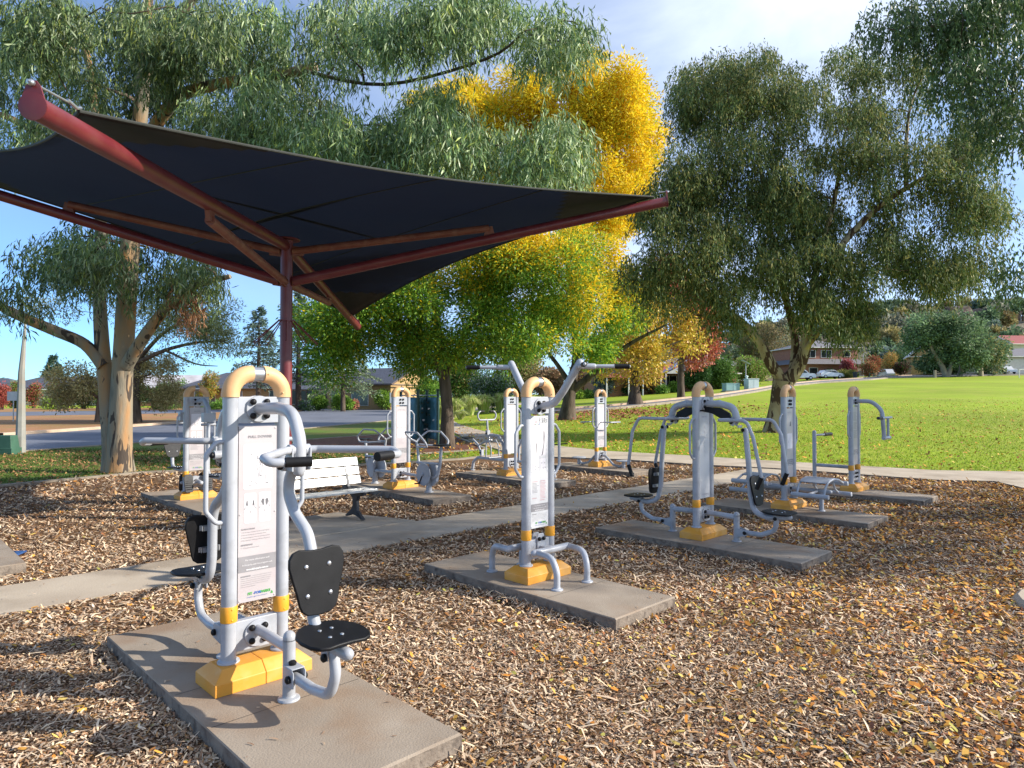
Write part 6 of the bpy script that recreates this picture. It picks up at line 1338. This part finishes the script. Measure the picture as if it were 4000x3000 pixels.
def cabinet(label, px, d, w, dp, h, mat, vent=False):
    b = gx(px, d); t = thing('utility_cabinet', label, 'utility cabinet', b, R(8), 'pale cabinets beside the upper road'); mb = MB(); mb.box((0,0,h/2+.05), (w,dp,h)); mb.build('cabinet_body', M[mat], t, smooth=0, bevel=.02); mb = MB(); mb.box((0,0,h+.09), (w+.1,dp+.1,.08)); mb.build('lid', M[mat], t, smooth=0, bevel=.02)
    n = max(2, int(w/.8))
    for k in range(n): mb = MB(); mb.box((-w/2+w*(k+.5)/n,-dp/2-.012,h/2+.05), (w/n-.06,.03,h*.86)); mb.build('door', M[mat], t, smooth=0, bevel=.01)
    mb = MB(); mb.box((0,0,-.05), (w+.25,dp+.25,.24)); mb.build('plinth', M['kerbgrey'], t, smooth=0)
    if vent: mb = MB(); mb.lathe([(.12,0),(.12,.2),(.2,.22),(.2,.32),(.06,.4)], (-.6,0,h+.12), seg=14); mb.build('vent', M[mat], t)
cabinet('low teal cabinet block with many doors by the road', 2855, 82, 1.75, 1.1, .85, 'cabteal'); cabinet('taller white cabinet with roof vent by the road', 2935, 82, 1.35, 1.1, 1.25, 'cabwhite', True)
b = gx(2914, 84); t = thing('solar_lamp', 'thin lamp post with tilted solar panel above the cabinets', 'street lamp', b); mb = MB(); mb.tube([(0,0,0),(0,0,3.3)], .05, 8); mb.build('post', M['galv'], t); mb = MB(); mb.box((.0,0,3.42), (1.1,.7,.05), mat=Matrix.Rotation(R(28), 3, 'Y')); mb.build('solar_panel', M['rblue'], t, smooth=0)
b = gx(3373, 128); t = thing('street_lamp', 'curved street lamp standing before the crimson tree', 'street lamp', b); mb = MB(); mb.tube(fil([(0,0,0),(0,0,4.3),(.9,0,4.6)], .6), .06, 8); mb.build('post', M['galv'], t); mb = MB(); mb.box((1.1,0,4.62), (.6,.22,.12)); mb.build('lamp_head', M['galv'], t, smooth=0, bevel=.03)
b = gx(2511, 88); t = thing('power_pole', 'thin pale pole behind the small yellow tree', 'pole', b); mb = MB(); mb.tube([(0,0,0),(0,0,4.6)], .09, 8); mb.build('pole_shaft', M['galv'], t)
b = gx(3341, 112); t = thing('litter_bin', 'dark litter bin at the top edge of the field', 'bin', b); mb = MB(); mb.lathe([(.30,0),(.36,1.0),(.38,1.02),(.38,1.1),(.1,1.14)], seg=16); mb.build('bin_body', M['iron'], t)
b = gx(3412, 112); t = thing('barrier_rail', 'small dark green barrier rail at the top edge of the field', 'barrier', b)
for x in (-.65,0,.15,.75): mb = MB(); mb.tube([(x,0,-.1),(x,0,.85)], .05, 8); mb.build('post', M['cabgreen'], t)
mb = MB(); mb.tube([(-.65,0,.7),(.75,0,.7)], .035, 8); mb.tube([(-.65,0,.35),(.75,0,.35)], .035, 8); mb.build('rail', M['cabgreen'], t)
b = gx(3982, 100); t = thing('goal_frame', 'white goal frame on the field at the right edge', 'goal', b)
for x, y in ((0,0),(4.5,0)): mb = MB(); mb.tube([(x,y,0),(x,y,1.25)], .06, 8); mb.build('post', M['trimw'], t)
mb = MB(); mb.tube([(0,0,1.25),(4.5,0,1.25)], .06, 8); mb.build('crossbar', M['trimw'], t)
# climbing wall
M['teal'] = noise_mat('teal_climbing_board', (.06,.17,.22), (.08,.21,.26), 1.4, .5); M['dkgreen'] = noise_mat('dark_green_post', (.015,.05,.04), (.025,.065,.05), 5, .4)
dw = 25.6; b = gx(1670, dw); t = thing('climbing_wall', 'teal climbing wall with dark green posts left of the ash trunk', 'climbing wall', b)
fx = [(1566,dw+1.2),(1633,dw+.2),(1668,dw+.9),(1711,dw-.3)]; fp = [Vector(((px-2000)/F*d, d, 0))-Vector((b.x,b.y,0)) for px, d in fx]
rs = np.random.RandomState(66)
for p in fp: mb = MB(); mb.tube([p+Vector((0,0,-.1)), p+Vector((0,0,2.06))], .055, 12); mb.lathe([(.075,0),(.078,.03),(.05,.06)], p+Vector((0,0,2.06)), seg=12); mb.build('post', M['dkgreen'], t)
for a, c in zip(fp[:-1], fp[1:]):
    ax = (c-a).normalized(); w_ = (c-a).length-.14; rows = []; nn = ax.cross(Vector((0,0,1))); o = a+ax*.07
    for i in range(11):
        rows.append([o+ax*w_*j/8+Vector((0,0,.22+1.58*i/10))+nn*(.04*math.sin(i*1.7+j)+.03*math.sin(j*2.1)) for j in range(9)])
    mb = MB(); mb.grid(rows); w0 = mb.build('wall_board', M['teal'], t, smooth=80); sm = w0.modifiers.new('thick', 'SOLIDIFY'); sm.thickness = .06; sm.offset = 0
    for k in range(7):
        q = o+ax*w_*rs.uniform(.12,.88)+Vector((0,0,.35+.21*k+rs.uniform(-.05,.05)))-nn*0
        s = -1 if nn.y > 0 else 1; hm = MB(); hm.box(q+nn*s*.075, (.09,.05,.07)); ho = hm.build('climbing_hold', M['inkwhite' if k % 2 else 'dkgreen'], t, smooth=0, bevel=.015)
    mb = MB(); mb.tube([a+Vector((0,0,1.88)), c+Vector((0,0,1.88))], .022, 8); mb.build('top_rail', M['galv'], t)
# blue board lying on the bark by the left edge
bb = at(25,2083,8.0); mb = MB(); mb.box((0,0,.03), (.34,.22,.02)); o = mb.build('blue_board', M['bluepl'], None, smooth=0, bevel=.006); o.location = (bb.x, bb.y, 0); o.rotation_euler = (0,0,R(10)); tag(o, 'small blue board lying on bark at the left edge', 'board')

# ------------------------------------------------------------------ shrubs, hedges and background trees
def bush(name, label, px, d, wpx, hpx, cols, seed, n=260, per=9, leaf=.22, wid=.10, cat='shrub', group='garden shrubs beyond the road', lift=.0, deep=.8, twig=True, weep=False, mat='leafdull'):
    rs = np.random.RandomState(seed); b = gx(px, d); t = thing(name, label, cat, b, 0, group); W = wpx/F*d/2; H = hpx/F*d; cl = []
    for _ in range(max(6, int(14*deep))):
        u = unit(1, rs)[0]*rs.rand()**.4; s = min(W, H/2)*rs.uniform(.38,.6); cl.append(((u[0]*(W-s*.8), u[1]*W*deep, lift*H+H*(1-lift)*.5+u[2]*(H*(1-lift)*.5-s*.7)), s))
    g = crown_weeping(cl, n, per, .35*leaf/.2, leaf, wid, cols, rs) if weep else crown_tuft(cl, n, per, leaf*1.8, leaf, wid, cols, rs, .45, .1)
    g[0][:,2] = np.maximum(g[0][:,2], -.05); put_crown(g, t, 'leaves', M[mat])
    if twig:
        mb = MB()
        for k in range(4 if lift < .2 else 2): a = rs.uniform(0,6.28); mb.tube([(.08*math.cos(a),.08*math.sin(a),-.1),(.2*W*math.cos(a),.2*W*math.sin(a),H*.5),(.5*W*math.cos(a),.4*W*math.sin(a),H*.85)], [.05+.02*H,.04,.015], 6)
        mb.build('stem', M['darkbark'], t, smooth=60)
    return t
RED = [(.34,.07,.06),(.42,.12,.08),(.28,.10,.06),(.20,.16,.05)]; DG = [(.03,.075,.02),(.05,.11,.03),(.07,.14,.035)]; MG = [(.12,.24,.04),(.17,.31,.05),(.22,.36,.07)]; OL = [(.30,.26,.10),(.40,.34,.14),(.20,.18,.06),(.48,.40,.18)]; BG = [(.24,.38,.04),(.32,.46,.06),(.38,.48,.10)]; GY = [(.16,.20,.18),(.22,.27,.24)]
for a in (('red_shrub','bright red shrub cut by the left photo edge',8,76,66,110,RED[:3],300),('column_shrub','leftmost green and rust column shrub behind the road sign',60,84,44,110,RED[2:]+MG[:2],301),('column_shrub','rust and green column shrub right of the concrete pole',132,84,52,115,RED+MG[:1],302),
          ('column_shrub','second rust column shrub before the dark-roofed house',216,88,44,105,RED+MG[:2],303),('shrub','low yellow-green bush between the column shrubs and the dark tree',195,78,60,45,BG,304)): bush(*a[:7], seed=a[7], n=340)
bush('shrub','dark leafy bush left of the gum trunk beyond the road',330,80,180,90,DG+OL[2:3],305,n=600); bush('shrub','dense dark green bush just right of the gum trunk',540,84,100,120,DG,306,n=400)
bush('shrub','mid green bush behind the leg-press machine',690,88,170,110,MG[:2]+DG[1:],307,n=700); bush('hedge','clipped bright hedge behind the leg-press arch',745,94,110,66,BG[:2]+MG,308,n=500,cat='hedge')
bush('column_shrub','tall yellow and orange sapling left of the nearest machine',815,86,84,165,[(.42,.34,.05),(.48,.22,.05),(.26,.28,.05),(.18,.25,.05)],309,n=480); bush('shrub','low strappy green bed under the yellow sapling',850,78,190,36,MG,310,n=420)
bush('shrub','low plant bed left of the leg-press machine',640,78,110,34,MG[:2]+DG[2:],311,n=260)
for i, (px, w_, h_, lab) in enumerate(((1245,76,66,'rounded green bush before the dark garage house'),(1330,70,72,'bright green bush before the yellow brick gable'),(1362,36,40,'small lime bush beside the pink flowering shrub'))): bush('shrub', lab, px, 76, w_, h_, MG+BG[:1], 320+i, n=300)
bush('flowering_shrub','small pink flowering shrub before the yellow brick wall',1378,77,38,32,[(.55,.16,.14),(.60,.24,.20),(.18,.22,.08)],325,n=140); bush('shrub','pale low bush at the kerb below the garage house',1195,74,44,34,GY+MG[:1],326,n=150)
bush('hedge','square bright green hedge at the right end of the yellow brick house',1497,78,66,96,MG+BG[:2],327,n=520,cat='hedge')
bush('shrub','bushy bright green shrub right behind the ash trunk',1680,60,110,160,MG+BG[:1],328,n=900,leaf=.18,wid=.08); bush('shrub','large grey-green bush behind the reed clumps',1920,64,190,170,DG[1:]+GY+MG[:1],329,n=1300,leaf=.2,wid=.10,twig=False)
# reed clumps along the winding path
def reeds(label, px, d, wpx, hpx, cols, seed):
    rs = np.random.RandomState(seed); b = gx(px, d); W = wpx/F*d/2; H = hpx/F*d; n = 1500; a = rs.uniform(0,2*PI,n); r = rs.rand(n)**.5*.3*W; P = np.stack([r*np.cos(a), r*np.sin(a), np.zeros(n)], 1); out = np.stack([np.cos(a), np.sin(a), np.zeros(n)], 1)
    k = rs.uniform(.2,1,n)[:,None]; m = P+out*W*.35*k+np.array([0,0,1])*H*.75*rs.uniform(.7,1.1,(n,1)); t_ = P+out*W*.95*k+np.array([0,0,1])*H*(1.0-.45*k)*rs.uniform(.8,1.15,(n,1)); S = np.stack([-np.sin(a), np.cos(a), np.zeros(n)], 1)*.03
    v = np.stack([P-S, P+S, m+S*.8, m-S*.8, t_+S*.1, t_-S*.1], 1).reshape(-1,3); i = np.arange(n)[:,None]*6; f = np.concatenate([i+np.array([[0,1,2,3]]), i+np.array([[3,2,4,5]])], 0); c = np.repeat(np.array(cols)[rs.randint(0,len(cols),n)]*rs.uniform(.8,1.2,(n,1)), 6, 0)
    o = put_crown((v, f, c), None, 'reed_clump', M['leafdull']); o.location = b; tag(o, label, 'reed clump', 'reed clumps along the winding path')
RC = [(.40,.48,.12),(.50,.54,.20),(.26,.38,.07),(.60,.56,.28)]
for i, (px, d, w_, h_, lab) in enumerate(((1720,50,90,70,'reed clump nearest the ash trunk'),(1775,53,100,80,'second reed clump from the ash trunk'),(1835,56,100,85,'middle reed clump with pale arching tips'),(1890,58,110,82,'reed clump below the large grey-green bush'),(1955,60,90,78,'reed clump furthest from the ash trunk'),(1800,49,70,38,'low reed clump at the bend of the winding path'))): reeds(lab, px, d, w_, h_, RC, 340+i)
for i, (px, d, w_, h_, cols, lab) in enumerate(((2265,90,30,26,BG,'small round bush under the leaning ash limb'),(2300,90,30,26,MG,'second small round bush under the leaning ash limb'),(2335,90,30,26,GY,'grey round bush under the leaning ash limb'),(2350,92,100,110,GY,'large grey-blue round bush behind the twister machine'),(2395,94,34,130,BG,'tall lime conifer column beside the orange house'),(2460,92,90,62,DG,'dark bush before the orange house'),
     (2540,92,120,80,[(.22,.12,.06),(.10,.12,.05),(.30,.18,.08)],'bronze bush behind the small yellow tree'),(2590,90,40,26,MG,'low mound right of the bronze bush'),(2636,92,26,40,MG,'small clipped green ball before the white porch'),(2725,92,110,110,DG,'dark glossy bush right of the red-roofed house'),(2812,96,140,130,[(.09,.17,.03),(.13,.22,.05)],'big clipped round green tree behind the cabinets'),(2930,104,150,120,OL[:2]+MG[1:]+BG[:1],'olive spreading tree behind the solar lamp'),
     (3260,128,210,30,DG,'long dark clipped hedge before the brown brick house'),(3300,124,90,70,[(.34,.09,.10),(.42,.14,.13),(.28,.07,.08)],'crimson spreading shrub right of the brown brick house'),(3395,122,60,56,[(.42,.12,.07),(.36,.20,.10),(.24,.20,.07)],'rust red shrub left of the far street'),(3310,118,70,30,[(.28,.24,.06),(.16,.2,.05)],'yellow-green low bush behind the hatchback'),
     (3400,150,80,92,[(.34,.09,.06),(.40,.15,.07),(.16,.16,.05)],'crimson tree with green skirt beside the street lamp'),(3485,160,90,110,[(.50,.34,.10),(.46,.22,.08),(.16,.2,.06)],'orange-gold round tree beyond the vans'),(3520,136,90,60,[(.12,.05,.05),(.06,.09,.03)],'purple-brown bush before the dark hedge trees'),
     (3560,150,150,120,DG,'dark tree mass right of the vans'),(3640,124,130,70,DG,'dark hedge under the spreading gum'),(3760,122,160,74,DG,'dark hedge row behind the pale gum trunks'),(3860,124,90,50,MG[:1]+DG[2:],'green hedge left of the cream garage'),(3990,140,90,110,DG,'dark tree above the cream garage'))):
    hg_ = 'hedge' in lab; bush('hedge' if hg_ else 'shrub', lab, px, d, w_, h_, cols, 360+i, n=int(140+w_*h_/22), leaf=.30 if d > 85 else .2, wid=.16, cat='hedge' if hg_ else 'shrub', twig=d < 125 and not hg_, deep=.25 if 'long' in lab or 'row' in lab else .8)
# deodars and pine
def conifer(label, px, d, ytop, ybase, wpx, cols, seed, droop=.25, n=26, per=30, name='cedar_tree'):
    rs = np.random.RandomState(seed); b = gx(px, d); t = thing(name, label, 'tree', b, 0); H = at(px, ytop, d).z-b.z; W = wpx/F*d/2; mb = MB(); mb.tube([(0,0,-.2),(0,0,H*.5),(0,0,H*.97)], [.02*H+.1,.012*H+.05,.02], 10); Ps, Ds = [], []
    for k in range(n):
        z = H*(.22+.76*(k+.5)/n); R_ = W*(1-(z/H)**2.0)*.95*rs.uniform(.75,1.15)+.1
        for j in range(7 if k < n*.7 else 5):
            a = rs.uniform(0,2*PI); e = Vector((R_*math.cos(a), R_*math.sin(a), z-droop*R_*.3+rs.uniform(-.2,.2))); s = Vector((0,0,z)); md = s.lerp(e,.5)+Vector((0,0,.10*R_)); mb.tube([s, md, e], [.035,.025,.008], 5, caps=False)
            q = rs.rand(per)**.6; p = np.array([list(s.lerp(md,x*2) if x < .5 else md.lerp(e,x*2-1)) for x in q]); side = np.array([-math.sin(a), math.cos(a), 0]); p += side*(rs.uniform(-1,1,(per,1))*.28*R_*(1-q[:,None]*.6))*1.0; p[:,2] += rs.normal(size=per)*.10
            Ps.append(p); Ds.append(np.array([math.cos(a), math.sin(a), -.35])+rs.normal(size=(per,3))*.5)
    P = np.concatenate(Ps); D = nrm(np.concatenate(Ds)); m = len(P); S = nrm(np.cross(D, unit(m, rs))); v, f = leaf_quads(P, D, S, rs.uniform(.5,1.0,m)*.055*d/8, rs.uniform(.12,.22,m)*.055*d/8*1.3)
    c = np.repeat(np.clip(np.array(cols)[rs.randint(0,len(cols),m)]*rs.uniform(.75,1.2,(m,1)),0,1), 4, 0); put_crown((v, f, c), t, 'crown', M['leafdull']); mb.build('trunk', M['darkbark'], t, smooth=60)
CD = [(.10,.16,.13),(.14,.21,.16),(.07,.12,.09),(.19,.26,.18)]
conifer('blue-green cedar left of and behind the sail post', 1010, 70, 1190, 1560, 250, CD, 401); conifer('dark cedar right behind the sail post', 1165, 74, 1130, 1560, 260, CD[:3], 402); conifer('pale drooping cedar over the yellow brick house', 1340, 72, 1270, 1560, 330, [(.20,.27,.15),(.27,.34,.19),(.14,.2,.11)], 403, .5)
conifer('dense dark pine on the skyline right of the concrete pole', 208, 150, 1385, 1560, 90, [(.05,.10,.07),(.08,.14,.09)], 404, .1, 22, 22, 'pine_tree')
for i, (px, d, w_, h_, cols, lab) in enumerate(((225,130,150,95,BG[:1]+OL[:1]+MG,'yellow-green round tree below the skyline pine'),(20,140,70,90,MG[:2],'green tree on the skyline at the left edge'),(275,150,50,80,CD,'grey tree behind the yellow-green one'),(120,140,70,60,MG+OL[:1],'tree behind the concrete pole'),(960,100,120,70,MG[:2]+DG,'dark green garden tree behind the sail post'))): bush('round_tree', lab, px, d, w_, h_, cols, 410+i, n=500, leaf=.4, wid=.2, cat='tree', lift=.15, group='far garden trees')
# olive gum behind tree 1, wattle with red trunk on the median
broad_tree('gum_tree', 'olive-leaved gum with bare lower limbs reaching right behind the big trunk', 520, None, 44, [[None,(520,1500,44),(530,1400,44),(560,1330,44)],[(530,1420,44),(640,1370,43.5),(760,1340,43),(880,1330,43)],[(545,1400,44),(640,1300,43.5),(760,1240,43)],[(640,1365,43.5),(760,1420,43),(850,1430,43)]], [[.5,.35,.3,.2],[.16,.12,.08,.03],[.15,.11,.04],[.08,.05,.02]],
    [(860,1255,85,75,43,2,14),(760,1230,90,70,43.5,2,12),(650,1220,100,80,44,2,10),(900,1340,60,40,43,1.2,5),(790,1340,60,35,43,1,4),(160,1190,90,60,44,1.5,6),(560,1230,100,80,45,2,8)], 1700, 9, .42, .20, .06, [(.20,.23,.08),(.28,.30,.11),(.34,.34,.14),(.12,.15,.05)], 420, (.7,1.25), bark='darkbark', limbr=.06, twig=.02)
dm = gp(385,1650).y
broad_tree('wattle_tree', 'tan and olive tree with reddish trunk on the median strip', 385, 1650, dm, [[None,(388,1590,dm),(395,1530,dm),(400,1470,dm)],[(392,1560,dm),(500,1500,dm),(590,1460,dm)],[(392,1560,dm),(320,1510,dm),(260,1480,dm)]], [[.26,.2,.17,.1],[.12,.09,.04],[.1,.07,.03]],
    [(600,1470,100,110,dm,1.4,20),(640,1540,60,50,dm,1,7),(300,1500,110,70,dm,1.4,14),(230,1550,60,40,dm,1,5),(500,1440,90,60,dm,1.2,8)], 2400, 9, .34, .17, .07, OL, 421, (.5,.9), bark='brownbark', limbr=.05, twig=.02)
# trees filling in behind the ash and the bushes (each its own crown and trunk)
FT = [(1610,96,150,150,DG+MG[:1],'dark tree behind the climbing wall'),(1790,100,190,190,MG[:1]+DG+OL[:1],'tall mixed green tree behind the ash trunk'),(2030,104,210,210,OL+MG[:1],'olive tree behind the reed clumps'),(2140,100,130,120,[(.34,.22,.13),(.40,.24,.14),(.26,.2,.1)],'pinkish brown tree left of the leaning ash'),
      (2290,110,150,120,[(.42,.26,.16),(.36,.20,.12),(.46,.34,.2)],'peach-coloured tree behind the leaning ash limb'),(2590,150,150,170,OL+GY,'grey gum behind the grey-roofed house'),(2780,160,190,210,GY+OL[:1]+DG[2:],'dense grey gum behind the clipped round tree'),(2980,150,200,260,[(.20,.15,.08),(.26,.2,.1),(.12,.13,.06)],'rust-tinted gum above the olive tree'),(3080,165,160,190,GY+OL[:2],'grey gum left of the brown brick house')]
for i, (px, d, w_, h_, cols, lab) in enumerate(FT): bush('round_tree', lab, px, d, w_, h_, cols, 430+i, n=1100, leaf=.42, wid=.22, cat='tree', lift=.12, group='far garden trees', deep=.9)
# spreading gums before the hill
def dist_gum(label, px, d, env, trunk, tr, cols, seed, n=1500):
    return broad_tree('gum_tree', label, px, None, d, trunk, tr, env, n, 9, .9, .48, .24, cols, seed, (1.1,2.0), bark='palebark', limbr=.14, twig=.04, mat='leafdull')
GG = [(.12,.19,.09),(.17,.25,.12),(.08,.13,.06),(.22,.30,.15)]
dist_gum('wide spreading gum with twin pale trunks before the hill', 3700, 112, [(3640,1290,100,60,112,4,16),(3720,1310,110,70,112,4,18),(3620,1370,80,50,112,3,9),(3790,1350,80,60,112,3,10),(3730,1390,90,30,112,3,7)], [[None,(3695,1470,112),(3680,1430,112),(3655,1390,112),(3630,1340,112)],[(3697,1480,112),(3712,1440,112),(3722,1400,112),(3740,1340,112)]], [[.7,.5,.42,.32,.2],[.45,.38,.28,.15]], GG, 440, 2300)
dist_gum('darker gum with single pale trunk left of the cream garage', 3827, 114, [(3830,1370,90,45,114,3,12),(3880,1390,60,50,114,3,8),(3800,1330,60,40,114,3,6)], [[None,(3829,1450,114),(3825,1425,114),(3815,1390,114)],[(3829,1440,114),(3860,1400,114)]], [[.5,.4,.34,.2],[.25,.12]], GG[:3]+OL[:1], 441, 1200)
dist_gum('slim gum between the two spreading gums', 3748, 116, [(3770,1370,50,40,116,2,8)], [[None,(3752,1450,116),(3760,1400,116)]], [[.5,.36,.2]], GG[:3], 442, 600)
# stump posts near them
b = gx(3653, 108); t = thing('timber_post', 'grey timber post left of the twin-trunked gum', 'post', b); mb = MB(); mb.box((0,0,.55), (.34,.34,1.3)); mb.build('post_shaft', M['palebark'], t, smooth=0, bevel=.03)

# ------------------------------------------------------------------ hill
HP = [(2300,1440),(2500,1400),(2700,1370),(2880,1340),(3050,1320),(3150,1300),(3250,1262),(3350,1252),(3450,1250),(3560,1248),(3640,1242),(3750,1236),(3850,1238),(4000,1245),(4400,1250),(5200,1330)]
def hill_z(px, d):
    crest = np.interp(px, [p[0] for p in HP], [p[1] for p in HP]); zc = at(px, crest, 400).z; b = gx(px, 175); t = max(0, min(1, (d-175)/225)); return b.z*.9-.5+(zc-b.z*.9)*(t*t*(3-2*t)*.55+t*.45)
rows = []
for k in range(26):
    d = 175+k*10 if k < 24 else 420+(k-24)*120; row = []
    for i in range(60):
        px = 2050+i*60; q = gx(px, d); z = hill_z(px, min(d, 400))-(0 if k < 24 else (k-23)*14); zn = 2.4*math.sin(px*.02+d*.05)*math.sin(d*.09+px*.006)*min(1, k/6); edge = max(0, 1-i/6); row.append((q.x, q.y, z*(1-edge)+zn*(1-edge)-2*edge))
    rows.append(row)
mb = MB(); mb.grid(rows); o = mb.build('hill', ground_mat('hill_ground', ((.11,.09,.06),(.20,.17,.11)), dry=(.28,.22,.15), dry_amt=.6, fine=.4, bump=.3), None, smooth=80); tag(o, kind='structure')
# rock outcrops along the crest
rs = np.random.RandomState(77); M['rock'] = noise_mat('brown_rock', (.13,.085,.07), (.26,.19,.15), .35, .95, 0, .6, 1.2)
for i, (px, d, s) in enumerate(((3640,375,5),(3700,380,7),(3745,378,8),(3800,384,6),(3860,380,7),(3910,382,6),(3470,350,4),(3420,300,4),(3490,330,3),(3570,365,4),(3400,330,3.5))):
    mb = MB(); bm = bmesh.new(); bmesh.ops.create_icosphere(bm, subdivisions=2, radius=1)
    for v in bm.verts: k = 1+.28*math.sin(v.co.x*5+i)+.2*math.sin(v.co.y*7+i*2)+.15*math.sin(v.co.z*9); v.co = Vector((v.co.x*s*1.7*k, v.co.y*s*k, v.co.z*s*.5*k))
    me = bpy.data.meshes.new('rock'); bm.to_mesh(me); bm.free(); me.materials.append(M['rock']); q = gx(px, d); o = obj_from('rock', me); o.location = (q.x, q.y, hill_z(px, d)+s*.15)
    tag(o, f'brown rock outcrop on the {"crest" if d > 370 else "slope"} of the wooded hill', 'rock', 'rock outcrops on the wooded hill')
# individual trees over the hill: six builds, then copies
var = []
for k, (cols, op) in enumerate(((GG,1),(OL,1),(GY+GG[:2],1),([(.10,.15,.08),(.14,.19,.10)],1),([(.30,.20,.09),(.36,.26,.10),(.18,.18,.08)],1),([(.22,.22,.15),(.27,.27,.19)],.5))):
    rs2 = np.random.RandomState(500+k); cl = ell_clumps((0,0,4.6), (3.2,3.2,1.9), 9, (1.1,1.8), rs2, -.5); g = crown_tuft(cl, int(150*op), 8, 1.0, 1.0, .55, cols, rs2, .4, 0); cm = np_mesh('crown', g[0], g[1], M['leafdull'], g[2])
    mb = MB(); mb.tube([(0,0,-1),(.1,0,1.5),(.3,.1,3.6)], [.28,.22,.12], 6)
    for c in cl[:5]: mb.tube([(.1,0,1.8), tuple(Vector(c[0])*.6+Vector((0,0,1.2))), c[0]], [.14,.09,.04], 5, caps=False)
    var.append((cm, mb.mesh('trunk', 60, M['palebark'])))
rs = np.random.RandomState(88); cnt = 0; KL = ['green','olive','grey-green','dark green','rust-tinted','thin pale']
for k in range(185):
    d = 185+rs.rand()**.8*225; px = rs.uniform(2330, 4150); 
    if k > 120: d = rs.uniform(370, 405); px = rs.uniform(2500, 4100)
    if 3600 < px < 3930 and 330 < d < 376: continue
    v = int(rs.choice([0,1,2,3,4,5], p=[.2,.2,.22,.16,.08,.14])); s = rs.uniform(.8,1.5)*(1.15 if v == 5 else 1); q = gx(px, d)
    t = bpy.data.objects.new('hill_tree', None); link(t); t.location = (q.x, q.y, hill_z(px, min(d,400))-.3); t.scale = (s*rs.uniform(.9,1.3), s, s*rs.uniform(.85,1.2)); t.rotation_euler = (0,0,rs.uniform(0,6.28)); tag(t, f'{KL[v]} gum among the trees covering the hill', 'tree', f'{KL[v]} gums covering the hill')
    put('crown', var[v][0], t); put('trunk', var[v][1], t)
b = gp(3990,2400); mb = MB(); mb.lathe([(.62,-.1),(.66,.03),(.60,.075),(.1,.08)], (.72,0,0), seg=20); o = mb.build('concrete_edge', M['pathc'], None, smooth=0, bevel=.03); o.location = b; tag(o, 'pale rounded concrete piece in the leaves at the right edge', 'concrete edging')
